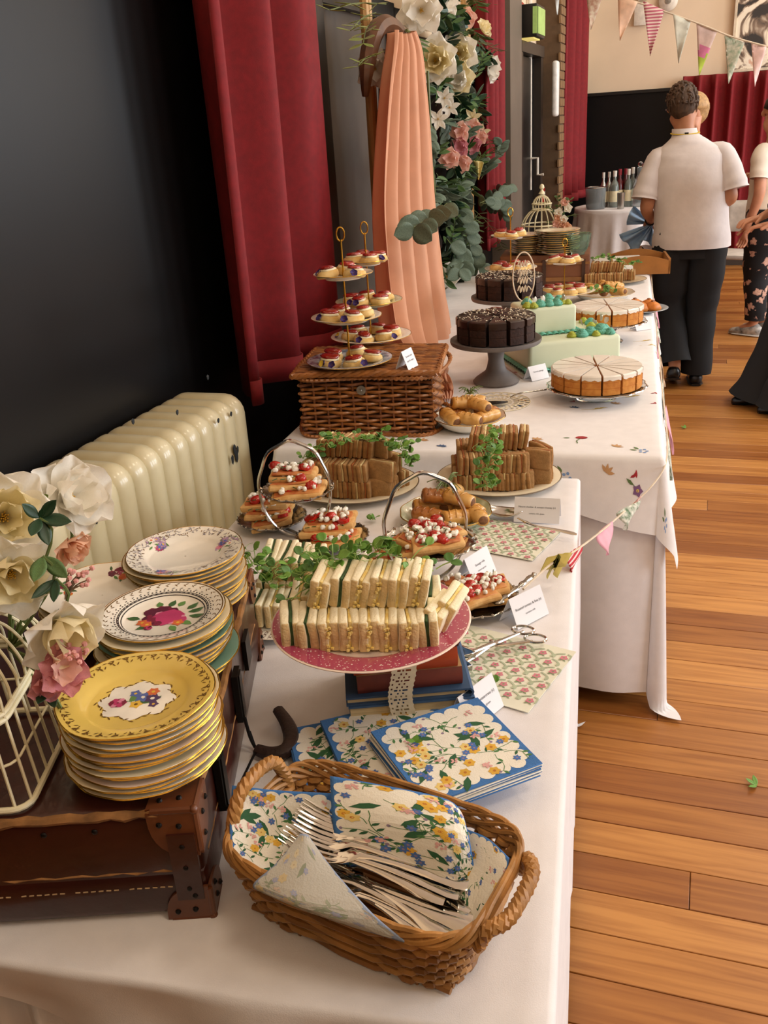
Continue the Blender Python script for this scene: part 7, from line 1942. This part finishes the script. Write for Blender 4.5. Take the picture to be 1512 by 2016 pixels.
garment(root, 'shirt', [((.01, .0, .815), X1*.218, Y1*.150), ((.005, 0, .90), X1*.212, Y1*.148), ((-.01, .01, 1.04), X1*.205, Y1*.142), ((-.02, .01, 1.16), X1*.205, Y1*.138), ((-.03, .015, 1.25), X1*.203, Y1*.128), ((-.032, .018, 1.31), X1*.198, Y1*.110), ((-.038, .022, 1.352), X1*.165, Y1*.095), ((-.045, .025, 1.382), X1*.118, Y1*.085), ((-.052, .03, 1.405), X1*.085, Y1*.08), ((-.058, .035, 1.425), X1*.068, Y1*.068)], shirtm, 32, .05, 2)
tube_garment(root, 'sleeve', [(-.09, .02, 1.325), (-.195, .015, 1.305), (-.24, .0, 1.20), (-.262, -.01, 1.12), (-.268, -.015, 1.09)], [.03, .058, .066, .071, .074], shirtm, sd=1)
tube_garment(root, 'sleeve', [(.04, .02, 1.335), (.145, .015, 1.315), (.19, -.01, 1.22), (.212, -.03, 1.15), (.218, -.035, 1.125)], [.03, .058, .066, .071, .074], shirtm, sd=2)
garment(root, 'collar', [((-.058, .035, 1.405), X1*.074, Y1*.074), ((-.062, .042, 1.43), X1*.07, Y1*.07), ((-.066, .048, 1.452), X1*.066, Y1*.066)], shirtm, 20, .01, 1)
tube_garment(root, 'trouser_leg', [(-.085, 0, .90), (-.095, .0, .78), (-.092, .03, .60), (-.085, .05, .46), (-.07, -.02, .30), (-.05, -.085, .15)], [.115, .118, .104, .090, .088, .092], blk, sd=1)
tube_garment(root, 'trouser_leg', [(.085, 0, .90), (.095, .0, .78), (.098, .02, .60), (.095, .03, .46), (.09, .01, .28), (.085, .0, .07)], [.115, .118, .104, .090, .086, .092], blk, sd=3)
garment(root, 'trouser_seat', [((.0, 0, .76), X1*.195, Y1*.125), ((0, 0, .86), X1*.20, Y1*.135), ((0, 0, .95), X1*.19, Y1*.13)], blk, 24, .01, 4)
def shoe(parent, p, d, mat, sole=None, s_=1):
    p = V(p); d = V(d).normalized(); sd = d.cross(V((0, 0, 1))).normalized(); rg = []
    for k, w_, h, zz in ((-.06, .028, .03, .035), (-.03, .04, .045, .045), (.02, .041, .042, .042), (.08, .042, .032, .033), (.13, .043, .026, .027), (.17, .034, .02, .022), (.185, .015, .012, .018)):
        rg.append((p+d*k*s_+V((0, 0, zz*s_)), sd*w_*s_, V((0, 0, h*s_))))
    sh = MB().loft(rg, 14).build('shoe', mat, parent, ang=0)
    MB().loft([(p+d*k*s_+V((0, 0, .008)), sd*w_*s_, V((0, 0, .009))) for k, w_ in ((-.065, .03), (-.03, .044), (.05, .044), (.13, .046), (.185, .02))], 12).build('sole', sole or mat, sh)
shoe(root, (.085, .0, 0), (.05, 1, 0), shoem); shoe(root, (-.055, -.085, .045), (.1, 1, -.25), shoem)
def hairf(d): return .06*noise.noise(d*4.5)+.04*noise.noise(d*11)
m = MB(); ell(m, (-.084, .066, 1.592), (.084, .096, .098), 24, 14, f=lambda d: hairf(d) if d.z > -.35 or d.y < -.1 else -.35)
rs = random.Random(4)
for i in range(160):
    a = rs.uniform(0, 6.3); t_ = rs.uniform(0, 1.75); d = V((sin(t_)*cos(a), sin(t_)*sin(a), cos(t_)))
    if d.y > .5 and d.z < .3: continue
    p = V((-.084, .066, 1.592))+V((d.x*.080, d.y*.092, d.z*.094)); tg = d.cross(V((rs.uniform(-1, 1), rs.uniform(-1, 1), rs.uniform(-1, 1)))).normalized()
    m.tube([p, p+d*.006+tg*.012, p+d*.003+tg*.030-V((0, 0, .012))], [.008, .0065, .001], 5)
m.build('hair', hairm, root, ang=0)
MB().tube([(-.06+.072*cos(a), .042+.072*sin(a), 1.428+.006*sin(a)) for a in (2*PI*i/28 for i in range(28))], .009, 6, True, flat=.4).build('lanyard', M('lanyard_yellow', 'c9ab2a', .6), root)
MB().box((-.06, -.032, 1.424), (.02, .008, .016)).build('lanyard_clip', shoem, root, smooth=False)
MB().tube([(-.16, .06, 1.553), (-.165, .11, 1.553), (-.15, .17, 1.55)], .004, 6).build('spectacles', M('spectacle_black', '171412', .3), root)
MB().tube([(-.212+.03*cos(a), .165, .957+.03*sin(a)) for a in (2*PI*i/16 for i in range(16))], .005, 6, True).build('wrist_band', shoem, root)
bl = M('blue_cloth', '9cc0e6', .8, var=.08, bump=.1)
hb = root.matrix_basis @ V((-.195, .25, .93))
o = thing('blue_cloth', 'pale blue crumpled cloth held in the left hand of the walking person', 'cloth', hb)
m = MB()
for k, (a0, ln, w_) in enumerate(((2.75, .15, .9), (3.85, .20, .8), (4.5, .13, .8))):
    m.sheet(lambda u, v: V((cos(a0+w_*(u-.5))*ln*v, .022*sin(9*u+k)*v+.012*sin(17*u+4*v)-.02*v, sin(a0+w_*(u-.5))*ln*v*(.9+.12*sin(7*u+k)))), 18, 10, thick=.002)
m.build('cloth', bl, o, ang=0)
# ---- woman in white top and floral trousers
root = thing('person', 'person in white top and black floral trousers at the right edge', 'person', (.42, 7.2, 0), rz(rad(60)))
teem = M('cream_tee', 'e6dccb', .85, var=.04, bump=.15, bscale=30)
flo = bpy.data.materials.new('floral_trousers'); flo.use_nodes = True; N = flo.node_tree.nodes; L = flo.node_tree.links; b = N['Principled BSDF']
tc = N.new('ShaderNodeTexCoord'); vo = N.new('ShaderNodeTexVoronoi'); vo.inputs['Scale'].default_value = 15; nz = N.new('ShaderNodeTexNoise'); nz.inputs['Scale'].default_value = 30
mx0 = N.new('ShaderNodeMix'); mx0.data_type = 'VECTOR'; mx0.inputs[0].default_value = .06; L.new(tc.outputs['Object'], nz.inputs[0]); L.new(tc.outputs['Object'], mx0.inputs[4]); L.new(nz.outputs['Color'], mx0.inputs[5]); L.new(mx0.outputs[1], vo.inputs[0])
cr = N.new('ShaderNodeValToRGB'); e = cr.color_ramp.elements; e[0].position = 0; e[0].color = (*lin('a5705f'), 1); e[1].position = .42; e[1].color = (*lin('0d0d12'), 1); x = e.new(.12); x.color = (*lin('d9b39c'), 1); x = e.new(.34); x.color = (*lin('b98f80'), 1); x = e.new(.38); x.color = (*lin('15161a'), 1)
L.new(vo.outputs['Distance'], cr.inputs[0]); L.new(cr.outputs[0], b.inputs['Base Color']); b.inputs['Roughness'].default_value = .85
J = {'pelvis': (V((0, 0, .86)), (.15, .11)), 'spine': (V((0, .01, 1.0)), (.13, .1)), 'chest': (V((0, .02, 1.17)), (.14, .1)), 'neck0': (V((0, .02, 1.30)), .05), 'neck': (V((0, .03, 1.36)), .045), 'head0': (V((0, .045, 1.44)), (.06, .07)), 'head1': (V((0, .045, 1.51)), (.07, .085)), 'head2': (V((0, .04, 1.57)), (.05, .06)), 'nose': (V((0, .14, 1.485)), .013), 'chin': (V((0, .10, 1.40)), .028),
     'Lsh': (V((-.17, .02, 1.255)), .05), 'Lelb': (V((-.225, -.02, .99)), .04), 'Lwrist': (V((-.215, .05, .77)), .026), 'Rsh': (V((.17, .02, 1.255)), .05), 'Relb': (V((.22, .0, 1.0)), .04), 'Rwrist': (V((.12, .16, 1.06)), .026),
     'Lhip': (V((-.09, 0, .82)), .09), 'Lknee': (V((-.09, .02, .45)), .055), 'Lank': (V((-.09, 0, .08)), .036), 'Ltoe': (V((-.09, .12, .03)), .03), 'Rhip': (V((.09, 0, .82)), .09), 'Rknee': (V((.09, .02, .45)), .055), 'Rank': (V((.09, 0, .08)), .036), 'Rtoe': (V((.09, .12, .03)), .03)}
E = [('pelvis', 'spine'), ('spine', 'chest'), ('chest', 'neck0'), ('neck0', 'neck'), ('neck', 'head0'), ('head0', 'head1'), ('head1', 'head2'), ('head0', 'chin'), ('head1', 'nose'), ('chest', 'Lsh'), ('Lsh', 'Lelb'), ('Lelb', 'Lwrist'), ('chest', 'Rsh'), ('Rsh', 'Relb'), ('Relb', 'Rwrist'), ('pelvis', 'Lhip'), ('Lhip', 'Lknee'), ('Lknee', 'Lank'), ('Lank', 'Ltoe'), ('pelvis', 'Rhip'), ('Rhip', 'Rknee'), ('Rknee', 'Rank'), ('Rank', 'Rtoe')]
fingers(J, E, 'L', J['Lwrist'][0], (0, .25, -1), (1, 0, 0)); fingers(J, E, 'R', J['Rwrist'][0], (-.6, .3, .3), (0, -.2, 1))
body_skin(root, J, E, skin2)
garment(root, 'top', [((0, 0, .80), X1*.20, Y1*.150), ((0, 0, .88), X1*.205, Y1*.152), ((0, .01, .98), X1*.18, Y1*.138), ((0, .01, 1.08), X1*.185, Y1*.142), ((0, .02, 1.18), X1*.185, Y1*.135), ((0, .02, 1.25), X1*.165, Y1*.11), ((0, .02, 1.29), X1*.10, Y1*.085)], teem, 28, .05, 7)
for sg in (-1, 1): tube_garment(root, 'sleeve', [(sg*.12, .02, 1.25), (sg*.17, .02, 1.225), (sg*.198, .01, 1.15), (sg*.212, .005, 1.09)], [.068, .066, .06, .06], teem, sd=sg)
for sg in (-1, 1): tube_garment(root, 'trouser_leg', [(sg*.085, 0, .88), (sg*.095, 0, .74), (sg*.095, .015, .55), (sg*.09, .02, .40), (sg*.09, .0, .22), (sg*.09, 0, .12)], [.122, .12, .10, .082, .075, .07], flo, sd=sg)
garment(root, 'trouser_seat', [((0, 0, .72), X1*.19, Y1*.13), ((0, 0, .82), X1*.205, Y1*.145), ((0, 0, .90), X1*.19, Y1*.138)], flo, 24, .01, 5)
wsh = M('shoe_white', 'e0dcd4', .6)
for sg in (-1, 1): shoe(root, (sg*.09, 0, 0), (0, 1, 0), M('shoe_pattern', '2b2826', .6, h2='d9d4cc', scale=18), wsh)
m = MB(); ell(m, (0, .02, 1.525), (.085, .098, .095), 20, 12, f=lambda d: .04*noise.noise(d*6) if d.z > -.2 or d.y < 0 else -.35); m.tube([(0, -.06, 1.52), (0, -.11, 1.50), (0, -.12, 1.38), (0, -.10, 1.26)], [.05, .045, .035, .012], 10); m.build('hair', M('dark_hair', '2b1a12', .6, var=.3, scale=60), root, ang=0)
# ---- person in flared black trousers cut by the right edge
root = thing('person', 'person in flared black trousers cut off by the right edge', 'person', (.50, 5.3, 0), rz(rad(100)))
J = {'pelvis': (V((0, 0, .95)), (.14, .1)), 'spine': (V((0, .0, 1.1)), (.12, .09)), 'chest': (V((0, 0, 1.3)), (.14, .09)), 'neck0': (V((0, 0, 1.42)), .05), 'neck': (V((0, .01, 1.48)), .045), 'head0': (V((0, .03, 1.55)), (.06, .07)), 'head1': (V((0, .03, 1.62)), (.07, .085)), 'head2': (V((0, .03, 1.68)), (.05, .06)), 'nose': (V((0, .13, 1.6)), .013), 'chin': (V((0, .09, 1.51)), .028),
     'Lsh': (V((-.18, 0, 1.37)), .05), 'Lelb': (V((-.2, .02, 1.1)), .04), 'Lwrist': (V((-.16, .2, 1.0)), .026), 'Rsh': (V((.18, 0, 1.37)), .05), 'Relb': (V((.2, .02, 1.1)), .04), 'Rwrist': (V((.16, .2, 1.0)), .026),
     'Lhip': (V((-.09, 0, .9)), .09), 'Lknee': (V((-.09, .02, .5)), .055), 'Lank': (V((-.09, 0, .08)), .036), 'Ltoe': (V((-.09, .12, .03)), .03), 'Rhip': (V((.09, 0, .9)), .09), 'Rknee': (V((.09, .02, .5)), .055), 'Rank': (V((.09, .12, .08)), .036), 'Rtoe': (V((.09, .24, .03)), .03)}
fingers(J, E2 := [e for e in E if 'palm' not in e[0]+e[1] and not any(c.isdigit() and ('f' in e[0] or 't' in e[0][1:2]) for c in e[1][2:])], 'L', J['Lwrist'][0], (.3, .8, -.1), (0, 0, 1)) if 0 else None
E2 = [('pelvis', 'spine'), ('spine', 'chest'), ('chest', 'neck0'), ('neck0', 'neck'), ('neck', 'head0'), ('head0', 'head1'), ('head1', 'head2'), ('head0', 'chin'), ('head1', 'nose'), ('chest', 'Lsh'), ('Lsh', 'Lelb'), ('Lelb', 'Lwrist'), ('chest', 'Rsh'), ('Rsh', 'Relb'), ('Relb', 'Rwrist'), ('pelvis', 'Lhip'), ('Lhip', 'Lknee'), ('Lknee', 'Lank'), ('Lank', 'Ltoe'), ('pelvis', 'Rhip'), ('Rhip', 'Rknee'), ('Rknee', 'Rank'), ('Rank', 'Rtoe')]
fingers(J, E2, 'L', J['Lwrist'][0], (.3, .8, -.1), (0, 0, 1)); fingers(J, E2, 'R', J['Rwrist'][0], (-.3, .8, -.1), (0, 0, 1))
body_skin(root, J, E2, skin2)
for sg, dy in ((-1, .0), (1, .1)): tube_garment(root, 'trouser_leg', [(sg*.08, 0, .96), (sg*.09, 0, .8), (sg*.09, .02, .55), (sg*.09, .02+dy*.3, .42), (sg*.09, dy*.8, .2), (sg*.09, dy+.02, .025)], [.115, .115, .10, .105, .14, .185], blk, sd=sg)
garment(root, 'top', [((0, 0, .88), X1*.20, Y1*.14), ((0, 0, 1.05), X1*.18, Y1*.13), ((0, 0, 1.25), X1*.19, Y1*.13), ((0, 0, 1.37), X1*.17, Y1*.11), ((0, 0, 1.42), X1*.09, Y1*.08)], blk, 24, .03, 3)
for sg in (-1, 1): tube_garment(root, 'sleeve', [(sg*.13, 0, 1.36), (sg*.185, 0, 1.33), (sg*.2, .01, 1.2), (sg*.2, .02, 1.1), (sg*.17, .15, 1.03)], [.07, .068, .058, .052, .046], blk, sd=sg)
for sg, y in ((-1, 0), (1, .1)): shoe(root, (sg*.09, y, 0), (0, 1, 0), shoem)
m = MB(); ell(m, (0, .01, 1.635), (.085, .098, .095), 20, 12, f=lambda d: .04*noise.noise(d*6) if d.z > -.2 or d.y < 0 else -.35); m.build('hair', M('dark_hair', '2b1a12', .6, var=.3, scale=60), root, ang=0)
# ---- person half hidden behind the man's head
q = PY(1378, 215, 6.4)
root = thing('person', 'fair haired person hidden behind the man in the white shirt', 'person', (q.x-.03, 6.45, 0), rz(rad(170)))
s_ = (PY(1378, 185, 6.4).z)/1.72
J2 = {k: (V(v[0])*s_, v[1]) for k, v in J.items()}
body_skin(root, J2, E2, skin2)
garment(root, 'top', [((0, 0, .8*s_), X1*.19, Y1*.13), ((0, 0, 1.05*s_), X1*.17, Y1*.12), ((0, 0, 1.25*s_), X1*.18, Y1*.12), ((0, 0, 1.37*s_), X1*.16, Y1*.11), ((0, 0, 1.42*s_), X1*.08, Y1*.08)], M('red_jumper', '7a1c1c', .85), 24, .03, 3)
for sg, dy in ((-1, .0), (1, .1)): tube_garment(root, 'trouser_leg', [(sg*.08, 0, .9*s_), (sg*.09, 0, .7*s_), (sg*.09, .02, .4*s_), (sg*.09, dy, .06)], [.115, .11, .09, .085], blk, sd=sg)
for sg, y in ((-1, 0), (1, .1)): shoe(root, (sg*.09, y, 0), (0, 1, 0), shoem)
m = MB(); ell(m, (0, .01, 1.635*s_), (.088, .10, .10), 20, 12, f=lambda d: .04*noise.noise(d*6) if d.z > -.2 or d.y < 0 else -.35); m.build('hair', M('fair_hair', 'b08a5a', .6, var=.3, scale=60), root, ang=0)
# ------------------------------------------------------------------ chair behind the people
cp = PY(1455, 560, 8.0); cp = V((.24, 8.1, 0))
t = thing('stacking_chair', 'black framed chair with pale seat behind the floral trousers', 'chair', cp, rz(rad(-20)))
fr = M('chair_frame_black', '121212', .4, .5)
MB().rbox((0, 0, .45), (.40, .40, .035), .012).build('seat', M('seat_pale', 'c9c0b6', .7), t)
MB().sheet(lambda u, v: V(((u-.5)*.38, .19+.03*(1-(2*u-1)**2)+.05*v, .60+.24*v)), 8, 4, thick=.012).build('backrest', M('seat_pale', 'c9c0b6', .7), t, ang=0)
lgm = MB().tube([(0, 0, .005), (0, 0, .44)], .011, 8).mesh('leg', fr)
for x in (-.18, .18):
    for y in (-.18, .18): put('leg', lgm, t, (x, y, 0))
for x in (-.18, .18): MB().tube([(x, .18, .44), (x, .20, .6), (x, .25, .84)], .011, 8).build('back_upright', fr, t)
# green sprig dropped on the floor
for px, py, lab in ((1425, 1547, 'small green leaf sprig dropped on the near floorboards'), (1350, 843, 'thin green sprig on the floor by the tablecloth corner')):
    q = P(px, py, .004); o = thing('dropped_leaf', lab, 'leaf', P(1490 if py > 1000 else px, py, .003), None, 'leaves dropped on the floor')
    for a in (0.3, 1.2, 2.4): put('leaf', leaf_mesh(pea[1], .4), o, (0, 0, .001), (.2, 0, a), .03)
    MB().tube([(0, 0, .002), (-.02, -.01, .002)], .0012, 5).build('stem', peast, o)
bpy.context.view_layer.update()
